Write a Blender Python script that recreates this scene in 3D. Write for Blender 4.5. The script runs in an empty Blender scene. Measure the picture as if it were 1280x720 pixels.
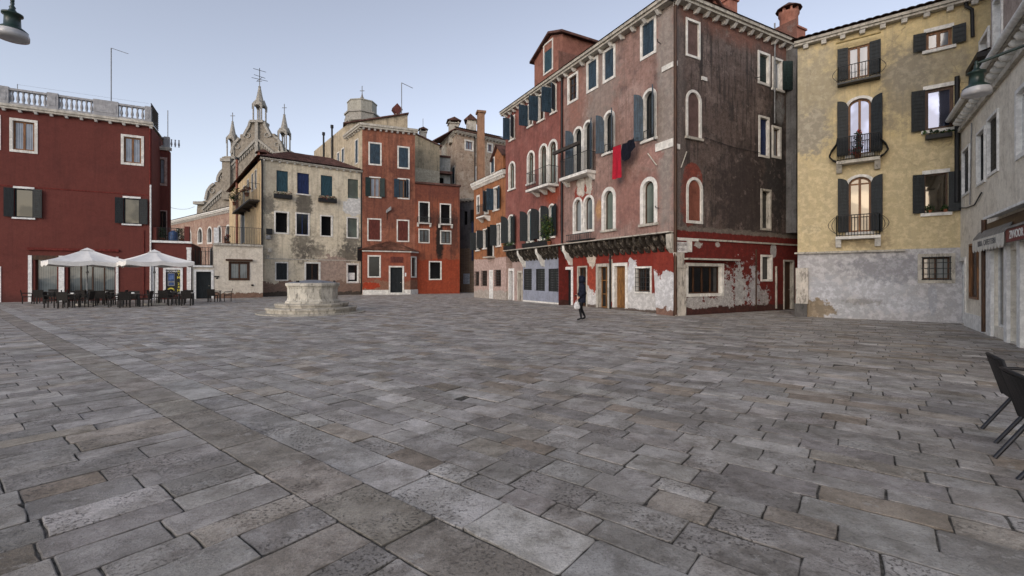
import bpy, bmesh, math, random
import numpy as np
from mathutils import Vector, Matrix

random.seed(7)
rng = np.random.default_rng(11)
SC = bpy.context.scene
COL = SC.collection
R = math.radians

# ------------------------------------------------------------------ camera
CAMH = 1.6
FPX = 1280 * 16 / 36.0          # focal length in pixels of the 1280 wide photograph
HZ = 348.0                      # row of the horizon
cam = bpy.data.cameras.new("camera")
cam.lens = 16; cam.sensor_width = 36
cam.shift_y = (HZ - 360) / 1280.0
cam.clip_start = 0.05; cam.clip_end = 5000
camo = bpy.data.objects.new("camera", cam)
camo.location = (0, 0, CAMH); camo.rotation_euler = (R(90), 0, 0)
COL.objects.link(camo); SC.camera = camo

# ------------------------------------------------------------------ sky, sun, exposure
SUN_EL, SUN_AZ = 22.0, 152.0     # azimuth measured from +Y towards -X; a weak hazy sun behind the camera
W = bpy.data.worlds.new("World"); SC.world = W; W.use_nodes = True
wn = W.node_tree
for n_ in list(wn.nodes): wn.nodes.remove(n_)
sky = wn.nodes.new("ShaderNodeTexSky"); sky.sky_type = 'NISHITA'; sky.sun_disc = False
sky.sun_elevation = R(SUN_EL); sky.sun_rotation = R(-SUN_AZ)
sky.altitude = 0; sky.air_density = 1.0; sky.dust_density = 1.0; sky.ozone_density = 2.0
hs = wn.nodes.new("ShaderNodeHueSaturation"); hs.inputs['Saturation'].default_value = 0.56
bgn = wn.nodes.new("ShaderNodeBackground"); bgn.inputs['Strength'].default_value = 0.13
won = wn.nodes.new("ShaderNodeOutputWorld")
wn.links.new(sky.outputs[0], hs.inputs['Color']); wb = wn.nodes.new("ShaderNodeMix"); wb.data_type = 'RGBA'; wb.blend_type = 'MULTIPLY'; wb.inputs[0].default_value = 1.0; wb.inputs[7].default_value = (1.06, 1.0, .99, 1)   # white balance
wn.links.new(hs.outputs[0], wb.inputs[6]); wn.links.new(wb.outputs[2], bgn.inputs[0]); wn.links.new(bgn.outputs[0], won.inputs[0])
sl = bpy.data.lights.new("sun", 'SUN'); sl.energy = 0.5; sl.angle = R(35); sl.color = (1.0, 0.88, 0.74)
so = bpy.data.objects.new("sun", sl); COL.objects.link(so)
sd = Vector((-math.sin(R(SUN_AZ)) * math.cos(R(SUN_EL)), math.cos(R(SUN_AZ)) * math.cos(R(SUN_EL)), math.sin(R(SUN_EL))))
so.rotation_euler = sd.to_track_quat('Z', 'Y').to_euler(); so.location = (0, -60, 60)
vs = SC.view_settings
vs.view_transform = 'Standard'; vs.look = 'None'; vs.gamma = 1.0; vs.use_curve_mapping = False
vs.exposure = 0.78
SC.display_settings.display_device = 'sRGB'
SC.cycles.max_bounces = 6; SC.cycles.diffuse_bounces = 3; SC.cycles.transparent_max_bounces = 8

# ------------------------------------------------------------------ node helpers
class NT:
    def __init__(s, name):
        s.mat = bpy.data.materials.new(name); s.mat.use_nodes = True
        s.t = s.mat.node_tree
        for n in list(s.t.nodes): s.t.nodes.remove(n)
        s.out = s.t.nodes.new("ShaderNodeOutputMaterial")
        s.b = s.t.nodes.new("ShaderNodeBsdfPrincipled")
        s.t.links.new(s.b.outputs[0], s.out.inputs[0])
    def put(s, sock, v):
        if hasattr(v, 'is_output') or isinstance(v, bpy.types.NodeSocket): s.t.links.new(v, sock)
        else:
            if isinstance(v, (tuple, list)) and len(v) == 3 and sock.type == 'RGBA': v = (*v, 1)
            sock.default_value = v
    def pos(s):
        g = s.t.nodes.new("ShaderNodeNewGeometry"); return g.outputs['Position']
    def objc(s):
        g = s.t.nodes.new("ShaderNodeTexCoord"); return g.outputs['Object']
    def vscale(s, v, sc):
        m = s.t.nodes.new("ShaderNodeVectorMath"); m.operation = 'MULTIPLY'; s.put(m.inputs[0], v); m.inputs[1].default_value = sc; return m.outputs[0]
    def vsub(s, v, c):
        m = s.t.nodes.new("ShaderNodeVectorMath"); m.operation = 'SUBTRACT'; s.put(m.inputs[0], v); m.inputs[1].default_value = c; return m.outputs[0]
    def vadd(s, v, c):
        m = s.t.nodes.new("ShaderNodeVectorMath"); m.operation = 'ADD'; s.put(m.inputs[0], v); s.put(m.inputs[1], c); return m.outputs[0]
    def vlen(s, v):
        m = s.t.nodes.new("ShaderNodeVectorMath"); m.operation = 'LENGTH'; s.put(m.inputs[0], v); return m.outputs['Value']
    def sep(s, v):
        m = s.t.nodes.new("ShaderNodeSeparateXYZ"); s.put(m.inputs[0], v); return m.outputs
    def noise(s, v, scale, detail=4, rough=.6, dist=0, gain=1.75):
        n = s.t.nodes.new("ShaderNodeTexNoise"); s.put(n.inputs['Vector'], v); n.inputs['Scale'].default_value = scale
        n.inputs['Detail'].default_value = detail; n.inputs['Roughness'].default_value = rough; n.inputs['Distortion'].default_value = dist
        return s.m('MULTIPLY_ADD', n.outputs[0], gain, .5 - .5 * gain)
    def voro(s, v, scale, feature='F1', out=0):
        n = s.t.nodes.new("ShaderNodeTexVoronoi"); n.feature = feature; s.put(n.inputs['Vector'], v); n.inputs['Scale'].default_value = scale
        return n.outputs[out]
    def t_noisecol(s, v, scale, k):
        n = s.t.nodes.new("ShaderNodeTexNoise"); s.put(n.inputs['Vector'], v); n.inputs['Scale'].default_value = scale; n.inputs['Detail'].default_value = 5
        return s.vscale(n.outputs[1], (k, k, k))
    def m(s, op, a, b=0.0, c=None):
        n = s.t.nodes.new("ShaderNodeMath"); n.operation = op; s.put(n.inputs[0], a); s.put(n.inputs[1], b)
        if c is not None: s.put(n.inputs[2], c)
        return n.outputs[0]
    def step(s, v, a, b, lo=0., hi=1.):
        n = s.t.nodes.new("ShaderNodeMapRange"); n.interpolation_type = 'SMOOTHSTEP'; s.put(n.inputs[0], v)
        n.inputs[1].default_value = a; n.inputs[2].default_value = b; n.inputs[3].default_value = lo; n.inputs[4].default_value = hi
        return n.outputs[0]
    def mix(s, f, a, b, blend='MIX'):
        n = s.t.nodes.new("ShaderNodeMix"); n.data_type = 'RGBA'; n.blend_type = blend
        s.put(n.inputs[0], f); s.put(n.inputs[6], a); s.put(n.inputs[7], b); return n.outputs[2]
    def attr(s, name):
        n = s.t.nodes.new("ShaderNodeAttribute"); n.attribute_name = name; return n.outputs
    def bump(s, h, strength=.3, dist=.01):
        n = s.t.nodes.new("ShaderNodeBump"); s.put(n.inputs['Height'], h); n.inputs['Strength'].default_value = strength; n.inputs['Distance'].default_value = dist
        s.t.links.new(n.outputs[0], s.b.inputs['Normal']); return n
    def base(s, c, rough=.85, spec=.3, metal=0.0):
        s.put(s.b.inputs['Base Color'], c); s.put(s.b.inputs['Roughness'], rough)
        s.b.inputs['Specular IOR Level'].default_value = spec; s.b.inputs['Metallic'].default_value = metal
        return s.mat

def sc3(c, k): return tuple(min(1, x * k) for x in c)

def plaster(name, base, dark=None, light=None, streak=.5, layers=(), grain=.16, bump=.35, patchy=.5, pscale=.55, rough=.9, grit=.6, cracks=0):
    """painted render: broad fading, rain streaks, grain and peeled or repainted areas with ragged edges"""
    t = NT(name); p = t.pos()
    dark = dark or sc3(base, .62); light = light or sc3(base, 1.3)
    n1 = t.noise(p, pscale, 5, .62); n2 = t.noise(t.vadd(p, (31, 7, 3)), pscale * 2.7, 6, .68)
    c = t.mix(t.step(n1, .62 - .14, .62 + .16, 0, patchy), base, light)
    c = t.mix(t.step(n2, .50, .74, 0, patchy), c, dark)
    st = t.noise(t.vscale(p, (2.6, 2.6, .16)), 1.0, 5, .66)
    c = t.mix(t.step(st, .50, .78, 0, streak), c, dark)
    n3 = t.noise(t.vadd(p, (11, 3, 17)), 2.4, 9, .80)
    c = t.mix(t.step(n3, .26, .52, .8 * grit, 0), c, t.mix(1.0, c, (.52, .50, .48), 'MULTIPLY'))
    c = t.mix(t.step(n3, .56, .72, 0, .7 * grit), c, t.mix(1.0, c, (1.32, 1.34, 1.36), 'MULTIPLY'))
    n4 = t.noise(t.vadd(p, (5, 21, 9)), 7.5, 6, .78)
    c = t.mix(t.step(n4, .24, .50, .75 * grit, 0), c, t.mix(1.0, c, (.60, .58, .56), 'MULTIPLY'))
    c = t.mix(t.step(n4, .55, .78, 0, .6 * grit), c, t.mix(1.0, c, (1.25, 1.26, 1.27), 'MULTIPLY'))
    st2 = t.noise(t.vscale(p, (6.5, 6.5, .35)), 1.0, 6, .7)
    c = t.mix(t.step(st2, .54, .70, 0, streak * .7), c, sc3(dark, .8))
    hp = t.m('ADD', t.noise(p, 9.0, 6, .72), t.m('MULTIPLY', n3, .8))
    if cracks:
        pw_ = t.vadd(p, t.t_noisecol(p, 1.3, .55))
        ed = t.voro(pw_, cracks, 'DISTANCE_TO_EDGE')
        ck = t.m('MULTIPLY', t.step(ed, .003, .016, 1, 0), t.step(t.noise(t.vadd(p, (9, 2, 4)), .55, 4, .6), .53, .63))
        c = t.mix(t.m('MULTIPLY', ck, .45), c, sc3(dark, .35)); hp = t.m('SUBTRACT', hp, ck)
    for L in layers:
        if L['k'] == 'z':            # everything below (or above) a height, ragged edge
            z = t.sep(p)[2]
            e = t.m('ADD', z, t.m('MULTIPLY', t.m('SUBTRACT', t.noise(t.vscale(p, L.get('sc3', (1, 1, 1))), L.get('sc', 2.0), 6, .65), .5), L.get('amp', .3)))
            f = t.step(e, L['z'] - L.get('soft', .03), L['z'] + L.get('soft', .03), 1 if not L.get('above') else 0, 0 if not L.get('above') else 1)
        elif L['k'] == 'blob':
            d = t.vlen(t.vscale(t.vsub(p, L['c']), (1 / L['r'][0], 1 / L['r'][0], 1 / L['r'][1])))
            nn = t.noise(p, L.get('sc', 2.5), 7, .7)
            e = t.m('ADD', d, t.m('MULTIPLY', t.m('SUBTRACT', nn, .5), L.get('amp', 1.2)))
            f = t.step(e, 1 - L.get('soft', .05), 1 + L.get('soft', .05), 1, 0)
        else:                        # scattered flakes
            nn = t.noise(t.vadd(p, L.get('o', (5, 5, 5))), L.get('sc', 1.2), 8, .7)
            f = t.step(nn, L.get('t', .62), L.get('t', .62) + L.get('soft', .02))
        if 'k2' in L: f = t.m('MULTIPLY', f, L['k2'])
        cc = L['col']
        if L.get('brick'):
            b = t.t.nodes.new("ShaderNodeTexBrick"); b.inputs['Scale'].default_value = 1.0
            b.inputs['Brick Width'].default_value = .26; b.inputs['Row Height'].default_value = .075; b.inputs['Mortar Size'].default_value = .012
            b.inputs['Color1'].default_value = (*cc, 1); b.inputs['Color2'].default_value = (*sc3(cc, .55), 1); b.inputs['Mortar'].default_value = (.22, .19, .16, 1)
            s_ = t.sep(p); cx = t.t.nodes.new("ShaderNodeCombineXYZ"); t.put(cx.inputs[0], t.m('ADD', s_[0], s_[1])); t.put(cx.inputs[1], s_[2])
            t.t.links.new(cx.outputs[0], b.inputs['Vector']); cc = b.outputs[0]
        else:
            cc = t.mix(t.step(t.noise(p, 5.0, 5, .7), .4, .7), sc3(cc, .8), sc3(cc, 1.12))
        c = t.mix(f, c, cc)
        hp = t.m('SUBTRACT', hp, t.m('MULTIPLY', f, L.get('depth', .3)))
    c = t.mix(t.step(t.noise(p, 28, 4, .7), .35, .7, 0, grain), c, sc3(dark, .7))
    t.bump(hp, bump, .03)
    return t.base(c, rough, .25)

def brickmat(name, c1, c2, mortar=(.28, .25, .22), patch=None):
    t = NT(name); p = t.pos()
    b = t.t.nodes.new("ShaderNodeTexBrick"); b.inputs['Scale'].default_value = 1.0
    b.inputs['Brick Width'].default_value = .28; b.inputs['Row Height'].default_value = .08; b.inputs['Mortar Size'].default_value = .014
    b.inputs['Color1'].default_value = (*c1, 1); b.inputs['Color2'].default_value = (*c2, 1); b.inputs['Mortar'].default_value = (*mortar, 1)
    s_ = t.sep(p); cx = t.t.nodes.new("ShaderNodeCombineXYZ"); t.put(cx.inputs[0], t.m('ADD', s_[0], s_[1])); t.put(cx.inputs[1], s_[2])
    t.t.links.new(cx.outputs[0], b.inputs['Vector'])
    c = t.mix(t.step(t.noise(p, .8, 6, .7), .45, .7, 0, .7), b.outputs[0], patch or sc3(c1, 1.3))
    c = t.mix(t.step(t.noise(p, 2.4, 7, .75), .5, .75, 0, .75), c, sc3(c1, .45))
    t.bump(t.m('ADD', b.outputs[1], t.noise(p, 12, 4, .7)), .4, .02)
    return t.base(c, .92, .2)

def simple(name, col, rough=.6, spec=.3, metal=0., var=.25, sc=6., bump=0.):
    t = NT(name); p = t.objc() if False else t.pos()
    n = t.noise(p, sc, 5, .65)
    c = t.mix(t.step(n, .35, .7), sc3(col, 1 - var), sc3(col, 1 + var * .6))
    if bump: t.bump(t.noise(p, sc * 6, 4, .7), bump, .01)
    return t.base(c, rough, spec, metal)

def stone(name, col, dirt=.5):
    t = NT(name); p = t.pos()
    c = t.mix(t.step(t.noise(p, 3, 5, .65), .4, .7), sc3(col, .85), sc3(col, 1.1))
    c = t.mix(t.step(t.noise(t.vscale(p, (4, 4, 1.2)), 2.0, 6, .72), .5, .74, 0, dirt), c, sc3(col, .3))
    t.bump(t.noise(p, 22, 5, .7), .3, .015)
    return t.base(c, .85, .25)

def glass(name, col, rough=.06, metal=0., fold=0., fc=(.5, .52, .55), wob=.04, coat=.6):
    t = NT(name); p = t.pos()
    n = t.noise(p, .9, 3, .5)
    c = t.mix(t.step(n, .35, .65), sc3(col, .7), sc3(col, 1.25))
    if fold:
        s_ = t.sep(p); w = t.m('SINE', t.m('MULTIPLY', t.m('ADD', s_[0], t.m('MULTIPLY', s_[1], .8)), 42.))
        c = t.mix(t.step(w, -1, 1, 0, fold), c, fc)
    t.bump(t.noise(p, 1.6, 2, .5), wob, .05)
    m = t.base(c, rough, .5, metal)
    t.b.inputs['Coat Weight'].default_value = coat; t.b.inputs['Coat Roughness'].default_value = .03
    return m

def tilemat(name, c):
    t = NT(name); p = t.pos()
    v = t.voro(p, 3.2, out=1)
    s_ = t.t.nodes.new("ShaderNodeSeparateColor"); t.t.links.new(v, s_.inputs[0])
    k = t.mix(s_.outputs[0], sc3(c, .6), sc3(c, 1.35))
    k = t.mix(t.step(t.noise(p, 1.2, 6, .7), .45, .7, 0, .7), k, sc3(c, .45))
    t.bump(t.noise(p, 18, 4, .7), .3, .02)
    return t.base(k, .9, .2)

def woodmat(name, c, rough=.6, grime=.4):
    t = NT(name); p = t.pos()
    n = t.noise(t.vscale(p, (9, 9, .9)), 2.5, 5, .6, .6)
    k = t.mix(t.step(n, .35, .68), sc3(c, .6), sc3(c, 1.3))
    k = t.mix(t.step(t.noise(p, 1.5, 5, .7), .5, .75, 0, grime), k, sc3(c, .4))
    t.bump(n, .15, .01)
    return t.base(k, rough, .3)

class MM: pass
M = MM()
M.stone = stone("istrian_stone", (.70, .68, .63), .28)
M.stoneold = stone("old_stone", (.46, .43, .37), .7)
M.white = simple("white_paint", (.72, .72, .70), .6, .3, 0, .15)
M.iron = simple("iron", (.018, .020, .021), .5, .4)
M.irongreen = simple("green_iron", (.015, .030, .026), .45, .4)
M.black = simple("black_pipe", (.014, .014, .015), .55, .3)
M.greypipe = simple("zinc_pipe", (.20, .205, .21), .5, .4)
M.darkin = simple("dark_interior", (.006, .006, .007), .9, .1)
M.shutblue = woodmat("blue_shutter_paint", (.026, .048, .070), .55, .3)
M.shutgreen = woodmat("green_shutter_paint", (.016, .030, .028), .55, .3)
M.shutblack = woodmat("dark_shutter_paint", (.010, .014, .016), .55, .2)
M.shutteal = woodmat("teal_blind", (.025, .065, .085), .6, .3)
M.shutnavy = woodmat("navy_blind", (.014, .026, .085), .6, .3)
M.roller = woodmat("brown_roller", (.115, .030, .022), .6, .3)
M.oak = woodmat("brown_wood", (.19, .085, .032), .5, .3)
M.oakdark = woodmat("dark_wood", (.060, .028, .014), .5, .3)
M.doorwood = woodmat("golden_door_wood", (.20, .095, .030), .45, .3)
M.greywood = woodmat("old_beam_wood", (.050, .042, .036), .85, .5)
M.glassdark = glass("dark_glass", (.007, .008, .009), .12, coat=.12)
M.glasspale = glass("curtained_glass", (.13, .15, .18), .08, 0., .6, (.27, .29, .33))
M.glasssky = glass("mirror_glass", (.075, .088, .135), .02, .9, 0, wob=.01)
M.glasslow = glass("warm_glass", (.095, .078, .055), .03, .8, 0, wob=.02)
M.glassgreen = glass("green_curtain_glass", (.075, .095, .080), .1, 0., .5, (.16, .19, .17))
M.glassgrey = glass("grey_curtain_glass", (.12, .14, .14), .15, 0., .7, (.22, .24, .25))
M.glassshop = glass("shop_glass", (.10, .12, .125), .05, .1, .4, (.22, .24, .24))
M.tile = tilemat("roof_tiles", (.16, .075, .050))
M.tiledark = tilemat("old_roof_tiles", (.11, .058, .048))
M.canvas = simple("canvas", (.78, .76, .72), .9, .1, 0, .06, 2.0)
M.leaf = simple("leaf_green", (.045, .085, .022), .7, .2, 0, .5, 30.)
M.leafdark = simple("leaf_dark", (.022, .045, .016), .7, .2, 0, .5, 30.)
M.flower = simple("red_flower", (.35, .04, .03), .7, .2, 0, .4, 40.)
M.terra = simple("terracotta", (.30, .11, .055), .85, .2, 0, .3)
M.redbrick = brickmat("chimney_brick", (.30, .11, .075), (.20, .075, .05), (.30, .20, .16))
# ------------------------------------------------------------------ mesh helpers
class MB:
    """collects faces (world coordinates) with a material each; build() links them as ONE mesh object"""
    def __init__(s): s.v = []; s.f = []; s.mi = []; s.mats = []; s.smooth = []
    def mid(s, mat):
        if mat not in s.mats: s.mats.append(mat)
        return s.mats.index(mat)
    def poly(s, pts, mat, smooth=False):
        i = len(s.v); s.v += [tuple(p) for p in pts]; s.f.append(tuple(range(i, i + len(pts)))); s.mi.append(s.mid(mat)); s.smooth.append(smooth)
    def mesh(s, vs, fs, mat, smooth=False):
        i = len(s.v); s.v += [tuple(p) for p in vs]; k = s.mid(mat)
        for f in fs: s.f.append(tuple(i + j for j in f)); s.mi.append(k); s.smooth.append(smooth)
    def hexa(s, p, mat):           # 8 corners: bottom ring 0-3, top ring 4-7
        s.mesh(p, [(3, 2, 1, 0), (4, 5, 6, 7), (0, 1, 5, 4), (1, 2, 6, 5), (2, 3, 7, 6), (3, 0, 4, 7)], mat)
    def box(s, c, size, mat, rz=0.):
        hx, hy, hz = size[0] / 2, size[1] / 2, size[2] / 2; ca, sa = math.cos(rz), math.sin(rz); P = []
        for z in (-hz, hz):
            for x, y in ((-hx, -hy), (hx, -hy), (hx, hy), (-hx, hy)):
                P.append((c[0] + x * ca - y * sa, c[1] + x * sa + y * ca, c[2] + z))
        s.hexa(P, mat)
    def fbox(s, F, u0, u1, z0, z1, o0, o1, mat):
        if o0 > o1: o0, o1 = o1, o0
        s.hexa([F.P(u0, z0, o1), F.P(u1, z0, o1), F.P(u1, z0, o0), F.P(u0, z0, o0), F.P(u0, z1, o1), F.P(u1, z1, o1), F.P(u1, z1, o0), F.P(u0, z1, o0)], mat)
    def prism(s, pts, off, mat):   # planar outline (3D points, counter-clockwise seen from the +off side) extruded by off
        n = len(pts); a = [Vector(p) for p in pts]; b = [p + Vector(off) for p in a]
        s.poly(list(reversed(a)), mat); s.poly(b, mat)
        for i in range(n):
            j = (i + 1) % n; s.poly([a[i], a[j], b[j], b[i]], mat)
    def tube(s, pts, r, mat, n=6, smooth=True, cap=True):
        pts = [Vector(p) for p in pts]; rs = r if isinstance(r, (list, tuple)) else [r] * len(pts)
        V = []; prev = None
        for i, p in enumerate(pts):
            d = (pts[min(i + 1, len(pts) - 1)] - pts[max(i - 1, 0)])
            if d.length < 1e-9: d = Vector((0, 0, 1))
            d.normalize()
            a = d.cross(Vector((0, 0, 1))) if abs(d.z) < .95 else d.cross(Vector((1, 0, 0)))
            if prev is not None and a.dot(prev) < 0: a = -a
            a.normalize(); prev = a; b = d.cross(a)
            for k in range(n):
                t = 2 * math.pi * (k + .5) / n; V.append(p + (a * math.cos(t) + b * math.sin(t)) * rs[i])
        Fc = []
        for i in range(len(pts) - 1):
            for k in range(n):
                k2 = (k + 1) % n; Fc.append((i * n + k, i * n + k2, (i + 1) * n + k2, (i + 1) * n + k))
        s.mesh(V, Fc, mat, smooth)
        if cap:
            s.mesh([V[k] for k in range(n)], [tuple(range(n))], mat); s.mesh(V[-n:], [tuple(range(n))], mat)
    def lathe(s, c, prof, mat, n=16, smooth=True, rot=0., cap=True):
        V = [(c[0] + r * math.cos(rot + 2 * math.pi * k / n), c[1] + r * math.sin(rot + 2 * math.pi * k / n), c[2] + z) for r, z in prof for k in range(n)]
        Fc = [(i * n + k, i * n + (k + 1) % n, (i + 1) * n + (k + 1) % n, (i + 1) * n + k) for i in range(len(prof) - 1) for k in range(n)]
        s.mesh(V, Fc, mat, smooth)
        if cap: s.mesh(V[-n:], [tuple(range(n))], mat); s.mesh(V[:n], [tuple(reversed(range(n)))], mat)
    def leaves(s, c, r, n, size, mats, rnd=random):
        for _ in range(n):
            while True:
                d = Vector((rnd.uniform(-1, 1), rnd.uniform(-1, 1), rnd.uniform(-1, 1)))
                if d.length < 1: break
            p = Vector(c) + Vector((d.x * r[0], d.y * r[1], d.z * r[2]))
            a = Vector((rnd.uniform(-1, 1), rnd.uniform(-1, 1), rnd.uniform(-.4, .8))).normalized(); b = a.cross(Vector((rnd.uniform(-1, 1), rnd.uniform(-1, 1), rnd.uniform(-1, 1)))).normalized()
            k = size * rnd.uniform(.6, 1.3)
            s.poly([p, p + a * k * .5 + b * k * .32, p + a * k, p + a * k * .5 - b * k * .32], rnd.choice(mats))
    def build(s, name, parent=None, tags=None):
        root = parent
        while root is not None and root.parent is not None: root = root.parent
        base = Vector(root.location) if root is not None else Vector((0, 0, 0))
        if parent is None and tags and 'at' in tags: base = Vector(tags['at'])
        me = bpy.data.meshes.new(name)
        me.from_pydata([(x - base.x, y - base.y, z - base.z) for x, y, z in s.v], [], s.f)
        for m in s.mats: me.materials.append(m)
        me.polygons.foreach_set('material_index', s.mi); me.polygons.foreach_set('use_smooth', s.smooth)
        me.update()
        o = bpy.data.objects.new(name, me); COL.objects.link(o)
        if parent is not None: o.parent = parent
        else: o.location = base
        return o

def thing(name, label, cat, loc=(0, 0, 0), group=None):
    o = bpy.data.objects.new(name, None); COL.objects.link(o); o.location = loc
    o.empty_display_size = .2; o['label'] = label; o['category'] = cat
    if group: o['group'] = group
    return o
def tag(o, label, cat, group=None):
    o['label'] = label; o['category'] = cat
    if group: o['group'] = group
    return o
def struct(o, kind='structure'): o['kind'] = kind; return o
def copy_tree(o, parent=None):
    c = o.copy(); COL.objects.link(c)
    if parent is not None: c.parent = parent
    for ch in list(o.children): copy_tree(ch, c)
    return c

def ground(px, Y): return Vector(((px - 640) / FPX * Y, Y))
def gnd(px, py): return ground(px, CAMH * FPX / (py - HZ))

class Fac:
    """a facade: vertical plane from A (left in the picture) to B (right), outward normal n"""
    def __init__(s, A, B):
        s.A = Vector(A[:2]); s.B = Vector(B[:2]); s.L = (s.B - s.A).length; s.d = (s.B - s.A) / s.L; s.n = Vector((s.d.y, -s.d.x)); s.holes = []
    def P(s, u, z, o=0.): q = s.A + s.d * u + s.n * o; return Vector((q.x, q.y, z))
    def uv(s, px, py, o=0.):
        r = Vector(((px - 640) / FPX, 1.0)); a = s.A + s.n * o
        Y = a.dot(s.n) / r.dot(s.n); q = r * Y
        return (q - a).dot(s.d), CAMH + (HZ - py) / FPX * Y
    def u(s, px, o=0.): return s.uv(px, HZ, o)[0]
    def z(s, px, py, o=0.): return s.uv(px, py, o)[1]
    def off(s, o): G = Fac(s.A + s.n * o, s.B + s.n * o); return G
    def wall(s, mb, u0, u1, z0, z1, mat):
        """wall sheet with the registered openings cut out"""
        H = [h for h in s.holes if h[1] > u0 and h[0] < u1 and h[3] > z0 and h[2] < z1]
        us = sorted({u0, u1, *[min(max(x, u0), u1) for h in H for x in h[:2]]}); zs = sorted({z0, z1, *[min(max(x, z0), z1) for h in H for x in h[2:4]]})
        for i in range(len(us) - 1):
            for j in range(len(zs) - 1):
                a, b, c, d = us[i], us[i + 1], zs[j], zs[j + 1]
                if b - a < 1e-5 or d - c < 1e-5: continue
                uc, zc = (a + b) / 2, (c + d) / 2
                if any(h[0] < uc < h[1] and h[2] < zc < h[3] for h in H): continue
                mb.poly([s.P(a, c), s.P(b, c), s.P(b, d), s.P(a, d)], mat)
        for h in H:
            if h[4]:       # spandrels over an arched opening
                pts = arch_path(h[0], h[1], h[4], h[3])
                for p, q in zip(pts, pts[1:]):
                    mb.poly([s.P(p[0], p[1]), s.P(q[0], q[1]), s.P(q[0], h[3]), s.P(p[0], h[3])], mat)
            if h[5]:       # plain plastered reveal
                r = h[5]; path = [(h[0], h[2])] + (arch_path(h[0], h[1], h[4], h[3]) if h[4] else [(h[0], h[3]), (h[1], h[3])]) + [(h[1], h[2]), (h[0], h[2])]
                for p, q in zip(path, path[1:]):
                    mb.poly([s.P(p[0], p[1]), s.P(p[0], p[1], -r), s.P(q[0], q[1], -r), s.P(q[0], q[1])], mat)

def arch_path(u0, u1, zs, zt, n=10):
    uc, a = (u0 + u1) / 2, (u1 - u0) / 2
    return [(uc - a * math.cos(math.pi * i / n), zs + (zt - zs) * math.sin(math.pi * i / n)) for i in range(n + 1)]

def opening_path(u0, u1, z0, z1, zs): # left jamb foot, up and over, right jamb foot
    return [(u0, z0)] + (arch_path(u0, u1, zs, z1) if zs else [(u0, z1), (u1, z1)]) + [(u1, z0)]

def ring(mb, F, po, pi, o_front, o_back_out, o_back_in, mat, closed=False):
    n = len(po); rg = range(n if closed else n - 1)
    for i in rg:
        j = (i + 1) % n
        mb.poly([F.P(*po[i], o_front), F.P(*po[j], o_front), F.P(*pi[j], o_front), F.P(*pi[i], o_front)], mat)
        mb.poly([F.P(*pi[i], o_front), F.P(*pi[j], o_front), F.P(*pi[j], o_back_in), F.P(*pi[i], o_back_in)], mat)
        mb.poly([F.P(*po[i], o_back_out), F.P(*po[j], o_back_out), F.P(*po[j], o_front), F.P(*po[i], o_front)], mat)
    if not closed:
        for k in (0, n - 1):
            mb.poly([F.P(*po[k], o_front), F.P(*pi[k], o_front), F.P(*pi[k], o_back_in), F.P(*po[k], o_back_out)], mat)

def leaf_panel(mb, F, hu, side, w, z0, z1, zs, ang, mat, t=.04, o=.05, battens=True):
    """one shutter leaf hinged at hu; ang 0 closed, 180 folded flat on the wall"""
    s = 1 if side == 'l' else -1
    a = R(ang); D = F.d * (math.cos(a) * s) + F.n * math.sin(a); D = Vector((D.x, D.y, 0)); Nn = Vector((-D.y, D.x, 0))
    base = F.P(hu, 0, o)
    def Q(x, z, k): return base + D * x + Vector((0, 0, z)) + Nn * k
    if zs:
        top = [(w * i / 5, zs + (z1 - zs) * math.sin(math.acos(max(0, 1 - i / 5)))) for i in range(6)]
    else: top = [(0, z1), (w, z1)]
    out = [(0, z0), (w, z0)] + list(reversed(top))
    mb.prism([Q(x, z, -t / 2) for x, z in out], Nn * t, mat)
    if battens:
        h = z1 - z0; nb = max(4, int(h / .13))
        for i in range(nb):
            z = z0 + h * (i + .5) / nb
            if zs and z > zs - .03: break
            p = [Q(.04, z - .035, -t / 2 - .012), Q(w - .04, z - .035, -t / 2 - .012), Q(w - .04, z - .035, t / 2 + .012), Q(.04, z - .035, t / 2 + .012),
                 Q(.04, z + .03, -t / 2 - .004), Q(w - .04, z + .03, -t / 2 - .004), Q(w - .04, z + .03, t / 2 + .004), Q(.04, z + .03, t / 2 + .004)]
            mb.hexa(p, mat)

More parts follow.
